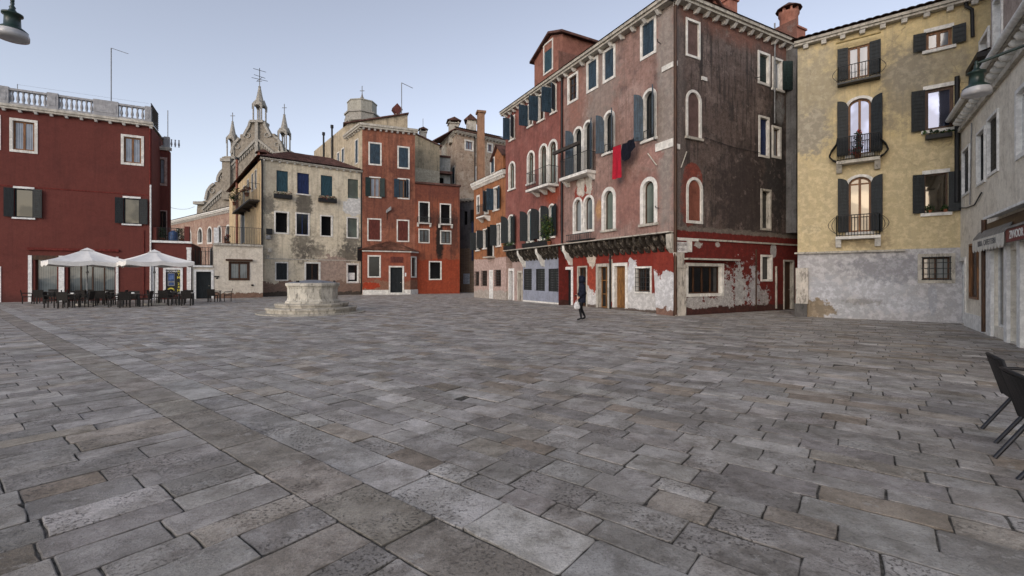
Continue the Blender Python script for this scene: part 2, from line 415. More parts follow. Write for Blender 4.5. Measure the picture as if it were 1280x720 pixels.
def window(F, root, x0, x1, yt, yb, arch=False, fw=.13, fm=None, proud=.04, rec=.22, fill='shut', fc=None, pane=None, sill=False, sillm=None, head=False,
           shut=(), shm=None, mull=1, trans=0, name='window', grid=0, archk=1.0, label=None, z0=None, z1=None, u0=None, u1=None, sw=.06, dado=None):
    xc = (x0 + x1) / 2
    u0 = F.u(x0) if u0 is None else u0; u1 = F.u(x1) if u1 is None else u1
    z1 = F.z(xc, yt) if z1 is None else z1; z0 = F.z(xc, yb) if z0 is None else z0
    fm = fm or M.stone; shm = shm or M.shutblue; fc = fc or M.oak; pane = pane or M.glassdark
    bottomed = fill in ('door', 'doorglass', 'opendoor')
    a0, a1, b0, b1 = u0, u1, z0, z1
    zso = (z1 - (u1 - u0) / 2 * archk) if arch else 0
    if fw:
        a0, a1, b1 = u0 + fw, u1 - fw, z1 - fw; b0 = z0 + (0 if (bottomed or sill) else fw)
    zsi = (b1 - (a1 - a0) / 2 * archk) if arch else 0
    if arch: zsi = max(zsi, b0 + .1); zso = max(zso, z0 + .1)
    mw = MB()
    if fw:
        F.holes.append((u0 + fw * .4, u1 - fw * .4, z0 + (0 if b0 == z0 else fw * .4), z1 - fw * .4, (zso if arch else 0), 0))
        po, pi = opening_path(u0, u1, z0, z1, zso), opening_path(a0, a1, b0, b1, zsi)
        closed = not (bottomed or sill)
        ring(mw, F, po, pi, proud, -.01, -rec, fm, closed)
        if not closed and not bottomed: pass
    else:
        F.holes.append((u0, u1, z0, z1, zso, rec))
    inner = opening_path(a0, a1, b0, b1, zsi)
    subs = []
    if sill:
        ms = MB(); e = .06 if fw else .1
        ms.fbox(F, u0 - e, u1 + e, b0 - .11, b0, -rec, .10, sillm or M.stone); subs.append((ms, 'sill'))
    if head:
        ms = MB(); ms.fbox(F, u0 - .05, u1 + .05, z1 + .003, z1 + .14, -.02, .05, sillm or M.stone); subs.append((ms, 'lintel'))
    back = -rec + .02
    if fill in ('glass', 'grille', 'doorglass'):
        ms = MB(); w = sw
        pin = opening_path(a0 + w, a1 - w, b0 + w, b1 - w, (zsi if arch else 0))
        ring(ms, F, inner, pin, back + .06, back, back, fc, True)
        for k in range(mull):
            um = a0 + (a1 - a0) * (k + 1) / (mull + 1); ms.fbox(F, um - w * .6, um + w * .6, b0 + .01, b1 - .015 if not arch else zsi + (b1 - zsi) * .96 * math.sqrt(max(0, 1 - ((um - (a0 + a1) / 2) / ((a1 - a0) / 2)) ** 2)), back + .005, back + .065, fc)
        for k in range(trans):
            zm = b0 + ((zsi if arch else b1) - b0) * (k + 1) / (trans + 1 if not arch else trans); ms.fbox(F, a0 + .01, a1 - .01, zm - w * .4, zm + w * .4, back + .003, back + .055, fc)
        subs.append((ms, 'sash'))
        ms = MB(); ms.poly([F.P(u, z, back + .03) for u, z in inner], pane); subs.append((ms, 'pane'))
    elif fill == 'dark':
        ms = MB(); ms.poly([F.P(u, z, back) for u, z in inner], pane); subs.append((ms, 'pane'))
    elif fill == 'blind':
        ms = MB(); ms.poly([F.P(u, z, back) for u, z in inner], pane); subs.append((ms, 'infill'))
    elif fill == 'shut':
        for side in 'lr':
            ms = MB(); w = (a1 - a0) / 2 - .008
            leaf_panel(ms, F, a0 if side == 'l' else a1, side, w, b0 + .015, b1 - .01 if not arch else b1 - .01, zsi, 0, shm, o=back + .06)
            subs.append((ms, 'shutter'))
        mw2 = MB(); mw2.poly([F.P(u, z, back) for u, z in inner], M.darkin); subs.append((mw2, 'pane'))
    elif fill == 'roller':
        ms = MB(); n = max(8, int((b1 - b0) / .09))
        for i in range(n):
            z = b0 + (b1 - b0) * i / n; h = (b1 - b0) / n
            ms.poly([F.P(a0, z, back + .03), F.P(a1, z, back + .03), F.P(a1, z + h * .85, back + .045), F.P(a0, z + h * .85, back + .045)], shm)
            ms.poly([F.P(a0, z + h * .85, back + .045), F.P(a1, z + h * .85, back + .045), F.P(a1, z + h, back + .03), F.P(a0, z + h, back + .03)], shm)
        subs.append((ms, 'roller_blind'))
    elif fill == 'door':
        ms = MB(); ms.fbox(F, a0, a1, b0, b1 - .003, back - .03, back + .03, fc)
        W_, H_ = a1 - a0, b1 - b0
        cols = 2 if W_ > .8 else 1
        for c_ in range(cols):
            for (q0, q1) in ((.06, .42), (.48, .72), (.78, .95)):
                ms.fbox(F, a0 + W_ * (c_ + .12) / cols, a0 + W_ * (c_ + .88) / cols, b0 + H_ * q0, b0 + H_ * q1, back + .03, back + .048, fc)
        subs.append((ms, 'door_leaf'))
        mh = MB(); mh.tube([F.P(a0 + W_ * .86, b0 + 1.0, back + .03), F.P(a0 + W_ * .86, b0 + 1.0, back + .10)], .03, M.stoneold, 8); subs.append((mh, 'handle'))
    if fill == 'grille' or grid:
        ms = MB(); W_, H_ = a1 - a0, b1 - b0; nx = max(3, int(W_ / .16)); nz = max(3, int(H_ / .2)); o = proud + .04
        for i in range(nx + 1): ms.tube([F.P(a0 + W_ * i / nx, b0 - .02, o), F.P(a0 + W_ * i / nx, b1 + .02, o)], .014, M.iron, 5)
        for i in range(nz + 1): ms.tube([F.P(a0 - .03, b0 + H_ * i / nz, o), F.P(a1 + .03, b0 + H_ * i / nz, o)], .012, M.iron, 5)
        for (uu, zz) in ((a0, b0), (a1, b0), (a0, b1), (a1, b1)): ms.tube([F.P(uu, zz, o), F.P(uu, zz, -.05)], .014, M.iron, 5)
        subs.append((ms, 'grille'))
    for sh in shut:
        side, w, ang = sh[:3]; ms = MB()
        w = w or (a1 - a0) / 2
        leaf_panel(ms, F, a0 if side == 'l' else a1, side, w, b0 + .01, b1, zsi if arch else 0, ang, sh[3] if len(sh) > 3 else shm, o=proud + .045)
        subs.append((ms, 'shutter'))
    if not mw.f:     # no stone surround: the first sub-part's mesh carries the window
        mw, _n = subs.pop(0)
    wo = mw.build(name, root)
    for ms, nm in subs: ms.build(nm, wo)
    if label: wo['label'] = label
    return dict(o=wo, a0=a0, a1=a1, b0=b0, b1=b1, u0=u0, u1=u1, z0=z0, z1=z1, zs=zsi)

def cornice(F, root, u0, u1, z, h=.28, out=.35, mat=None, corb=None, cmat=None, name='cornice', ch=.16, cw=.14, start=.4):
    mb = MB(); mat = mat or M.stoneold
    mb.fbox(F, u0, u1, z, z + h * .45, .002, out * .8, mat); mb.fbox(F, u0, u1, z + h * .45 + .002, z + h, .002, out, mat)
    o = mb.build(name, root)
    if corb:
        u = u0 + start
        while u < u1 - .1:
            mc = MB(); mc.hexa([F.P(u - cw / 2, z - ch, .13), F.P(u + cw / 2, z - ch, .13), F.P(u + cw / 2, z - ch, .002), F.P(u - cw / 2, z - ch, .002),
                     F.P(u - cw / 2, z - .003, out * .72), F.P(u + cw / 2, z - .003, out * .72), F.P(u + cw / 2, z - .003, .002), F.P(u - cw / 2, z - .003, .002)], cmat or M.stone)
            mc.build('corbel', o); u += corb
    return o

def railing(mb, pts, z0, z1, step=.11, r=.009, mat=None, bulge=0., nrm=None, top=.018):
    """iron railing along a plan polyline pts; bulge swells the bars outwards near the foot"""
    mat = mat or M.iron
    pts = [Vector(p[:2]) for p in pts]
    for a, b in zip(pts, pts[1:]):
        L = (b - a).length; n = max(1, int(round(L / step))); d = (b - a) / L; nn = Vector((d.y, -d.x))
        if nrm is not None and nn.dot(Vector(nrm[:2])) < -.5: nn = -nn
        for i in range(n + 1):
            q = a + d * (L * i / n)
            if bulge:
                prof = [(0, 0.0), (.1, .55), (.28, 1.0), (.5, .75), (.75, .15), (1, 0)]
                mb.tube([(q.x + nn.x * bulge * k, q.y + nn.y * bulge * k, z0 + (z1 - z0) * t) for t, k in prof], r * 1.3, mat, 4)
            else: mb.tube([(q.x, q.y, z0), (q.x, q.y, z1)], r, mat, 4)
        mb.tube([(a.x, a.y, z1), (b.x, b.y, z1)], top, mat, 5)
        mb.tube([(a.x, a.y, z0 + .04), (b.x, b.y, z0 + .04)], top * .8, mat, 5)
        if bulge:
            for t, k in ((.28, 1.0),): mb.tube([(a.x + nn.x * bulge * k, a.y + nn.y * bulge * k, z0 + (z1 - z0) * t), (b.x + nn.x * bulge * k, b.y + nn.y * bulge * k, z0 + (z1 - z0) * t)], r, mat, 4)

def balcony(F, root, u0, u1, zs, zr, depth, slab=.12, slabm=None, brackets=2, bulge=0., step=.11, scroll=False, mat=None):
    ms = MB(); slabm = slabm or M.stone
    ms.fbox(F, u0, u1, zs - slab, zs, .004, depth, slabm)
    o = ms.build('balcony', root)
    for i in range(brackets):
        mb = MB(); u = u0 + (u1 - u0) * ((i + .12 + (.76 * 0)) / brackets + (.38 / brackets if brackets > 2 else (0 if i == 0 else .38)))
        mb.hexa([F.P(u - .09, zs - slab - .30, .12), F.P(u + .09, zs - slab - .30, .12), F.P(u + .09, zs - slab - .30, .004), F.P(u - .09, zs - slab - .30, .004),
                 F.P(u - .09, zs - slab - .003, depth * .8), F.P(u + .09, zs - slab - .003, depth * .8), F.P(u + .09, zs - slab - .003, .004), F.P(u - .09, zs - slab - .003, .004)], slabm)
        mb.build('bracket', o)
    mr = MB()
    railing(mr, [F.P(u0 + .03, 0, .02), F.P(u0 + .03, 0, depth - .04), F.P(u1 - .03, 0, depth - .04), F.P(u1 - .03, 0, .02)], zs, zr, step, .011, mat, bulge)
    if scroll:
        for u, sg in ((u0 + .03, -1), (u1 - .03, 1)):
            for k in (.0, .22):
                mr.tube([F.P(u + sg * (.28 - k * .5) * math.sin(t), zs + .1 + (zr - zs - .1) * (1 - t / math.pi), depth * .55 - k) for t in [math.pi * i / 8 for i in range(9)]], .012, mat or M.iron, 4)
    mr.build('railing', o)
    return o

def tiled(mb, e0, e1, r0, r1, mat, pitch=.22, course=.38, amp=.045):
    """pantiled roof slope: eave e0-e1, ridge r0-r1"""
    e0, e1, r0, r1 = map(Vector, (e0, e1, r0, r1)); L = (e1 - e0).length; S = ((r0 + r1) / 2 - (e0 + e1) / 2).length
    nc = max(2, int(L / pitch)); nu = nc * 4; nr = max(2, int(S / course)); nrm = (e1 - e0).cross(r0 - e0)
    if nrm.length < 1e-6: nrm = (e1 - e0).cross(r1 - e0)
    nrm.normalize()
    if nrm.z < 0: nrm = -nrm
    V = []; rows = []
    for j in range(nr):
        for k, lift in ((j / nr, .035), ((j + 1) / nr - 1e-3, .0)): rows.append((k, lift))
    for k, lift in rows:
        a = e0.lerp(r0, k); b = e1.lerp(r1, k)
        for i in range(nu + 1):
            w = abs(math.sin(math.pi * i / 4)) if i % 4 else 0.
            V.append(a.lerp(b, i / nu) + nrm * (lift + amp * w))
    Fc = [(j * (nu + 1) + i, j * (nu + 1) + i + 1, (j + 1) * (nu + 1) + i + 1, (j + 1) * (nu + 1) + i) for j in range(len(rows) - 1) for i in range(nu)]
    mb.mesh(V, Fc, mat)

def body(mb, poly, z0, z1, mat, skip=()):
    """remaining plain sides of a building; poly is a plan outline, skip lists edges that are facades"""
    n = len(poly)
    for i in range(n):
        if i in skip: continue
        a, b = poly[i], poly[(i + 1) % n]
        mb.poly([(a[0], a[1], z0), (b[0], b[1], z0), (b[0], b[1], z1), (a[0], a[1], z1)], mat)

def flat(mb, poly, z, mat, t=.0):
    mb.poly([(p[0], p[1], z) for p in poly], mat)

def text(name, body_, F, u, z, o, size, mat, parent, ext=.004, align='CENTER', sx=1.0, bold=False):
    c = bpy.data.curves.new(name, 'FONT'); c.body = body_; c.size = size; c.extrude = ext; c.align_x = align; c.align_y = 'CENTER'; c.materials.append(mat)
    if bold: c.offset = size * .02
    ob = bpy.data.objects.new(name, c); COL.objects.link(ob)
    root = parent
    while root.parent is not None: root = root.parent
    p = F.P(u, z, o) - Vector(root.location)
    Mx = Matrix(((F.d.x * sx, 0, F.n.x, p.x), (F.d.y * sx, 0, F.n.y, p.y), (0, 1, 0, p.z), (0, 0, 0, 1)))
    dg = bpy.context.evaluated_depsgraph_get(); me = bpy.data.meshes.new_from_object(ob.evaluated_get(dg)); bpy.data.objects.remove(ob); bpy.data.curves.remove(c)
    ob = bpy.data.objects.new(name, me); COL.objects.link(ob)
    ob.parent = parent; ob.matrix_local = Mx
    return ob

def pipe(F, root, path, r=.05, mat=None, o=.09, name='drainpipe'):
    mb = MB(); pts = [F.P(u, z, o) for u, z in path]; mb.tube(pts, r, mat or M.black, 8)
    ob = mb.build(name, root)
    return ob

def chimney_box(mb, c, w, d, z0, z1, mat, rz=0., cap=True, capm=None):
    mb.box((c[0], c[1], (z0 + z1) / 2), (w, d, z1 - z0), mat, rz)
    if cap:
        capm = capm or M.tiledark
        mb.box((c[0], c[1], z1 + .05), (w * 1.25, d * 1.25, .1), mat, rz)
        for sx in (-1, 1):
            for sy in (-1, 1):
                ca, sa = math.cos(rz), math.sin(rz); x, y = sx * w * .45, sy * d * .45
                mb.box((c[0] + x * ca - y * sa, c[1] + x * sa + y * ca, z1 + .22), (.14, .14, .25), mat, rz)
        ca, sa = math.cos(rz), math.sin(rz)
        def q(x, y, z): return (c[0] + x * ca - y * sa, c[1] + x * sa + y * ca, z)
        W_, D_ = w * .75, d * .75; zt = z1 + .35
        a, b, cc, dd = q(-W_, -D_, zt), q(W_, -D_, zt), q(W_, D_, zt), q(-W_, D_, zt); e, f = q(0, -D_, zt + .35 * w), q(0, D_, zt + .35 * w)
        mb.mesh([a, b, cc, dd, e, f], [(0, 4, 5, 3), (1, 2, 5, 4), (0, 1, 4), (2, 3, 5), (0, 3, 2, 1)], capm)
# ================================================================== THE SETTING: ground and stone paving
def paving():
    D1 = np.array([-.785, .62]); D1 /= np.linalg.norm(D1); N1 = np.array([D1[1], -D1[0]])
    V = []; Fc = []; Cl = []; sizes = []
    def keep(x, y): return .4 < y < 52 and abs(x) < 1.32 * y + 3.0
    PAL = [((.395, .370, .338), .45), ((.335, .312, .285), .27), ((.375, .332, .278), .14), ((.470, .444, .408), .08), ((.300, .252, .198), .06)]
    pw = np.cumsum([p[1] for p in PAL])
    def stone_(s0, s1, n0, n1, pal=None):
        c = D1 * (s0 + s1) / 2 + N1 * (n0 + n1) / 2
        if not keep(*c): return
        near = c[1] < 20
        g = rng.uniform(.003, .0082) if near else .006
        s0 += g; s1 -= g; n0 += g; n1 -= g
        a, b = s1 - s0, n1 - n0
        if a < .05 or b < .05: return
        if near:
            j = .0042; m = max(3, int(a / .11)); k = max(3, int(b / .11)); cr = min(.012, a * .1, b * .1) * rng.uniform(.2, 1.6)
            pts = []
            for i in range(m + 1):
                t = i / m; pts.append((s0 + cr + (a - 2 * cr) * t, n0 + rng.normal(0, j) * .7))
            for i in range(k + 1):
                t = i / k; pts.append((s1 + rng.normal(0, j) * .7, n0 + cr + (b - 2 * cr) * t))
            for i in range(m + 1):
                t = i / m; pts.append((s1 - cr - (a - 2 * cr) * t, n1 + rng.normal(0, j) * .7))
            for i in range(k + 1):
                t = i / k; pts.append((s0 + rng.normal(0, j) * .7, n1 - cr - (b - 2 * cr) * t))
            if rng.random() < .10:   # a chipped corner
                q = rng.integers(0, 4); ii = [0, m + 1, m + k + 2, 2 * m + k + 3][q]; cx, cy = (s0 + s1) / 2, (n0 + n1) / 2
                f = rng.uniform(.05, .14); pts[ii] = (pts[ii][0] + (cx - pts[ii][0]) * f, pts[ii][1] + (cy - pts[ii][1]) * f)
        else: pts = [(s0, n0), (s1, n0), (s1, n1), (s0, n1)]
        n = len(pts); z = rng.normal(0, .0025); tx, ty = rng.normal(0, .0055, 2)
        cx, cy = (s0 + s1) / 2, (n0 + n1) / 2; bv = .007 if near else .006
        i0 = len(V)
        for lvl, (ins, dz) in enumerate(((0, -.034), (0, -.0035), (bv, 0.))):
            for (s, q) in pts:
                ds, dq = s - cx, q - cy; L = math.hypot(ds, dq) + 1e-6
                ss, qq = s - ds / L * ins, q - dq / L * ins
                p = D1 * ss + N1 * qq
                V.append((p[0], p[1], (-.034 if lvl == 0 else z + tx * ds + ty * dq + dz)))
        r = rng.random(); col = np.array(PAL[int(np.searchsorted(pw, r))][0]) if pal is None else np.array(pal)
        col = col * rng.uniform(.82, 1.16) * (1 + rng.normal(0, .006, 3)); pit = rng.random()
        for i in range(n):
            k = (i + 1) % n
            Fc.append((i0 + i, i0 + k, i0 + n + k, i0 + n + i)); Fc.append((i0 + n + i, i0 + n + k, i0 + 2 * n + k, i0 + 2 * n + i))
        Fc.append(tuple(i0 + 2 * n + i for i in range(n)))
        Cl.extend([(.065, .060, .053, pit)] * n + [(*(col * .62), pit)] * n + [(col[0], col[1], col[2], pit)] * n)   # joint earth, plus shade painted into side and edge colours against sunlit edges
    S0, S1 = -45, 75
    # right hand field: courses parallel to the band
    n = 2.52
    while n < 48:
        h = rng.uniform(.22, .36); s = S0 + rng.uniform(0, .8)
        while s < S1:
            l = rng.uniform(.38, .90) if n > 6 or s < 0 else rng.uniform(.30, .72)
            stone_(s, s + l, n, n + h); s += l
        n += h
    # the two rows of the band
    for (n0, n1, lr, pal) in ((1.65, 2.08, (.5, 1.1), (.340, .304, .256)), (2.08, 2.52, (.4, .85), (.440, .418, .388))):
        s = S0
        while s < S1:
            l = rng.uniform(*lr); q = tuple(np.array(pal) * rng.uniform(.85, 1.10))
            stone_(s, s + l, n0, n1, q); s += l
    # left hand field: courses across the band
    s = S0
    while s < S1:
        w = rng.uniform(.25, .40); n = 1.65
        n -= 0
        q = 1.65
        while q > -45:
            l = rng.uniform(.36, .88); stone_(s, s + w, q - l, q); q -= l
        s += w
    me = bpy.data.meshes.new("stone_paving"); me.from_pydata([tuple(map(float, v)) for v in V], [], Fc)
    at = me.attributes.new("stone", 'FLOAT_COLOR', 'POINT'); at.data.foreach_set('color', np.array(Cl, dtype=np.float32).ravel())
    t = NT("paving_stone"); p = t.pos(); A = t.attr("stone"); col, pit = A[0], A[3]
    c = t.mix(t.step(t.noise(p, 2.2, 6, .7), .36, .68), t.mix(.5, col, t.mix(1.0, col, (.60, .58, .55), 'MULTIPLY')), t.mix(1.0, col, (1.16, 1.16, 1.18), 'MULTIPLY'))
    big = t.step(t.noise(p, .22, 5, .6), .42, .66, 0, .30)
    c = t.mix(big, c, t.mix(1.0, c, (.70, .67, .62), 'MULTIPLY'))
    fine = t.noise(p, 55, 5, .75)
    mid = t.noise(t.vadd(p, (3, 8, 1)), 5.5, 9, .80)
    c = t.mix(t.step(mid, .28, .50, .75, 0), c, t.mix(1.0, c, (.56, .54, .52), 'MULTIPLY'))
    c = t.mix(t.step(mid, .55, .72, 0, .65), c, t.mix(1.0, c, (1.28, 1.28, 1.28), 'MULTIPLY'))
    # chiselled pits, on some stones many, on some none
    rn = t.noise(t.vscale(t.vadd(p, (0, 0, 4)), (1, 1, 1)), 40.0, 4, .6)
    pk = t.step(pit, .30, .85, .0, 1.0)
    pm = t.m('MULTIPLY', t.step(rn, .58, .70), t.m('MULTIPLY', pk, t.step(t.noise(p, 2.6, 4, .6), .34, .60)))
    c = t.mix(t.m('MULTIPLY', pm, .72), c, (.060, .053, .046))
    sp = t.step(t.voro(p, 62.0), .10, .24, 1, 0); sp = t.m('MULTIPLY', sp, t.step(t.noise(p, 7, 3, .6), .46, .60))
    c = t.mix(t.m('MULTIPLY', sp, .6), c, (.065, .058, .05))
    c = t.mix(t.step(fine, .5, .70, 0, .36), c, (.11, .107, .102))
    spots = t.step(t.noise(p, .9, 8, .78), .57, .68, 0, .55)
    c = t.mix(spots, c, t.mix(1.0, c, (.58, .55, .52), 'MULTIPLY'))
    wsp = t.step(t.noise(t.vadd(p, (40, 3, 0)), 3.1, 7, .78), .66, .72, 0, .45); c = t.mix(wsp, c, (.46, .44, .41))
    h = t.m('SUBTRACT', t.m('MULTIPLY', fine, .5), t.m('MULTIPLY', pm, 1.1)); h = t.m('ADD', h, t.m('MULTIPLY', mid, 1.2)); h = t.m('SUBTRACT', h, t.m('MULTIPLY', sp, .7))
    t.bump(h, .9, .014)
    t.base(c, t.step(t.noise(p, 1.7, 5, .65), .35, .7, .52, .80), .42)
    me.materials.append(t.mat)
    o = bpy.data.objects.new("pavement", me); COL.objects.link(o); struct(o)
    mb = MB(); t2 = NT("joint_earth"); p2 = t2.pos()
    cc = t2.mix(t2.step(t2.noise(p2, 14, 6, .7), .35, .7), (.045, .042, .037), (.12, .112, .10)); t2.base(cc, .95, .1)
    mb.poly([(-2500, -2500, -.010), (2500, -2500, -.010), (2500, 2500, -.010), (-2500, 2500, -.010)], t2.mat)
    struct(mb.build("ground"))
paving()

# ================================================================== RED HOUSE ON THE LEFT, with roof terrace
P0 = gnd(0, 378); DB = Vector((1060, 569)).normalized()
F1 = Fac(P0 - DB * 7.0, P0 + DB * 8.06)
m_red1 = plaster("red_wall_paint", (.140, .040, .032), (.100, .031, .026), (.165, .052, .042), .32, grain=.3, bump=.2, patchy=.45, pscale=.25, grit=.32, layers=[dict(k='z', z=.55, amp=.8, sc=1.2, col=(.085, .032, .028), soft=.35, k2=.7)])
m_red1b = simple("red_trim_paint", (.14, .027, .022), .85, .2)
m_cream = simple("cream_trim", (.50, .47, .41), .8, .2, 0, .25, 3)
H1 = thing("red_house", "dark red painted house with a stone balustrade round its roof terrace", "house", (*((F1.A + F1.B) / 2), 0))
window(F1, H1, 12, 47.3, 149, 191, fw=.16, fill='glass', fc=M.oak, pane=M.glasspale, rec=.16, sw=.1)
window(F1, H1, 151.2, 180, 169, 206.5, fw=.16, fill='glass', fc=M.oak, pane=M.glasspale, rec=.16, sw=.1)
window(F1, H1, -30, 1.2, 142, 186, fw=.16, fill='glass', fc=M.oak, pane=M.glasspale, rec=.16, sw=.1)
window(F1, H1, 18, 42, 236, 272, fw=0, fill='glass', fc=M.shutblack, pane=M.glasslow, mull=0, rec=.14, head=True, sill=True, sillm=M.white, shut=(('l', None, 172), ('r', None, 172)), shm=M.shutblack, sw=.08)
window(F1, H1, 154.6, 175, 248, 280, fw=0, fill='glass', fc=M.shutblack, pane=M.glasslow, mull=0, rec=.14, head=True, sill=True, sillm=M.white, shut=(('l', None, 172), ('r', None, 172)), shm=M.shutblack, sw=.08)
window(F1, H1, 44, 71.5, 323, 371, fw=0, fill='doorglass', fc=M.oakdark, pane=M.glassshop, mull=0, rec=.3, name='shop_window', z0=.25, sw=.08)
window(F1, H1, 84.6, 143.6, 326, 372, fw=0, fill='doorglass', fc=M.oakdark, pane=M.glassshop, mull=3, rec=.3, name='shop_window', z0=.25, sw=.06)
window(F1, H1, -16, 1.5, 333, 378, fw=.16, fm=M.white, fill='door', fc=M.shutgreen, rec=.15, name='door', z0=0.01)
mb = MB()
zt = F1.z(90, 320)
for a, b in ((35.5, 40.2), (73.7, 80.7), (145, 148.2)): mb.fbox(F1, F1.u(a), F1.u(b), 0, zt, .002, .07, M.white)
sf = mb.build("shop_pilasters", H1)
mb = MB(); mb.fbox(F1, F1.u(34.6), F1.u(149), F1.z(90, 313.5), F1.z(90, 310.5), .002, .12, m_red1b); mb.fbox(F1, F1.u(40.5), F1.u(73.5), zt - .3, zt, .002, .05, M.oakdark); mb.build("shop_lintel", H1)
mb = MB(); mb.fbox(F1, .01, F1.L - .01, 7.78, 7.86, .001, .025, m_red1b); mb.build("string_course", H1)
ZT1 = 12.95
mb = MB(); F1.wall(mb, 0, F1.L, 0, ZT1, m_red1)
bk = [F1.P(0, 0), F1.P(F1.L, 0), F1.P(F1.L, 0, -6.4), F1.P(0, 0, -6.4)]
body(mb, bk, 0, ZT1, m_red1, (0,)); mb.build("wall", H1)
mb = MB(); flat(mb, bk, ZT1 + .3, M.stoneold); mb.build("roof", H1)
co = cornice(F1, H1, -.2, F1.L + .12, ZT1, .3, .34, m_cream, .78, M.white, ch=.14, cw=.16)
zb = ZT1 + .303; ZR = zb + 1.08
m_bal = stone("grey_balustrade", (.36, .36, .37), .35)
mb = MB(); mb.fbox(F1, 0, F1.L, zb, zb + .14, -.05, .24, m_bal); mb.fbox(F1, 0, F1.L, ZR - .14, ZR, -.05, .24, m_bal)
bal = mb.build("balustrade", H1)
ped = [(-60, -42), (-25, 13), (60.5, 74.5), (118, 149), (182, 194)]
edges = []
for a, b in ped:
    ua, ub = F1.u(a), min(F1.u(b), F1.L); edges.append((ua, ub))
    mb = MB(); mb.fbox(F1, ua, ub, zb + .002, ZR + .06, -.09, .28, m_bal); mb.fbox(F1, ua + .12, ub - .12, zb + .25, ZR - .2, .28, .30, m_bal); mb.build("pedestal", bal)
mb = MB(); hh = ZR - .14 - (zb + .14)
mb.lathe((0, 0, 0), [(.07, 0), (.07, .06), (.05, .09), (.095, .26), (.085, .36), (.045, .58), (.05, .66), (.07, .70), (.07, hh)], m_bal, 8)
b0 = mb.build("baluster"); first = True
for (a, b), (c, d) in zip(edges, edges[1:]):
    n = int((c - b) / .26)
    for i in range(n):
        ob = b0 if first else b0.copy()
        if not first: COL.objects.link(ob)
        first = False; ob.parent = bal; p = F1.P(b + (c - b) * (i + .5) / n, zb + .14, .095); ob.location = p - Vector(H1.location)
mb = MB(); mb.tube([F1.P(F1.u(139, -1), ZT1, -1), F1.P(F1.u(139, -1), F1.z(139, 60, -1), -1)], .035, M.greypipe, 6)
pz = F1.z(139, 60, -1); mb.tube([F1.P(F1.u(139, -1), pz, -1), F1.P(F1.u(139, -1) + 1.0, pz - .2, -1)], .02, M.greypipe, 5)
mb.build("antenna", H1)
mb = MB(); mb.tube([F1.P(F1.u(20), ZR + .05, -.2), F1.P(F1.u(20), ZR + .45, -.2)], .02, M.greypipe, 5); mb.tube([F1.P(F1.u(20), ZR + .42, -.2), F1.P(F1.u(185), ZR + .42, -.2)], .006, M.greypipe, 4)
mb.build("clothes_line", H1)
pipe(F1, H1, [(F1.u(188.5), 8.6), (F1.u(188.5), 0)], .055, M.white, .07); pipe(F1, H1, [(F1.u(187.8), ZT1), (F1.u(187.8), 8.6)], .05, m_red1b, .07)
pipe(F1, H1, [(F1.u(180), 5.2), (F1.u(180), .1)], .025, m_red1b, .04)
# slatted screen at the end of the terrace
mb = MB(); FS1 = Fac(F1.P(F1.L, 0, .2), F1.P(F1.L, 0, -3))
for i in range(9): mb.fbox(FS1, 0.1, 2.6, zb + .1 + i * .16, zb + .18 + i * .16, -.05, 0, M.greywood)
mb.build("terrace_screen", H1)
# set-back block behind the terrace
FT1 = Fac(F1.P(F1.L - .5, 0, -3), F1.P(F1.L + 2.5, 0, -3)); uT = FT1.u(212)
m_pinktrim = simple("pink_trim", (.36, .25, .22), .8, .2)
window(FT1, H1, 196.5, 209, 196.5, 232, fw=.18, fm=m_pinktrim, fill='glass', fc=M.oakdark, pane=M.glasspale, mull=0, rec=.12, grid=0)
window(FT1, H1, 196, 209, 263, 299, fw=.06, fm=m_pinktrim, fill='doorglass', fc=M.oakdark, pane=M.glassdark, mull=1, rec=.2, name='terrace_door')
zc = FT1.z(205, 188)
mb = MB(); FT1.wall(mb, 0, uT, 3.9, zc, m_red1); body(mb, [FT1.P(0, 0), FT1.P(uT, 0), FT1.P(uT, 0, -.6), FT1.P(0, 0, -.6)], 0, zc, m_red1, (0,)); mb.build("set_back_wall", H1)
cornice(FT1, H1, .3, uT + .15, zc, .25, .2, m_cream)
mb = MB(); mb.fbox(FT1, .6, uT, zc + .252, zc + .36, -.05, .15, m_bal); mb.fbox(FT1, .6, uT, zc + .95, zc + 1.05, -.05, .15, m_bal); mb.fbox(FT1, uT - .35, uT + .02, zc + .254, zc + 1.1, -.08, .18, m_bal)
for i in range(5): mb.lathe(FT1.P(.75 + i * .25, zc + .36, .05), [(.06, 0), (.04, .06), (.08, .2), (.04, .45), (.06, .59)], m_bal, 6)
mb.tube([FT1.P(FT1.u(208), zc, -.6), FT1.P(FT1.u(208), FT1.z(208, 135), -.6)], .03, M.greypipe, 5); mb.build("upper_balustrade", H1)

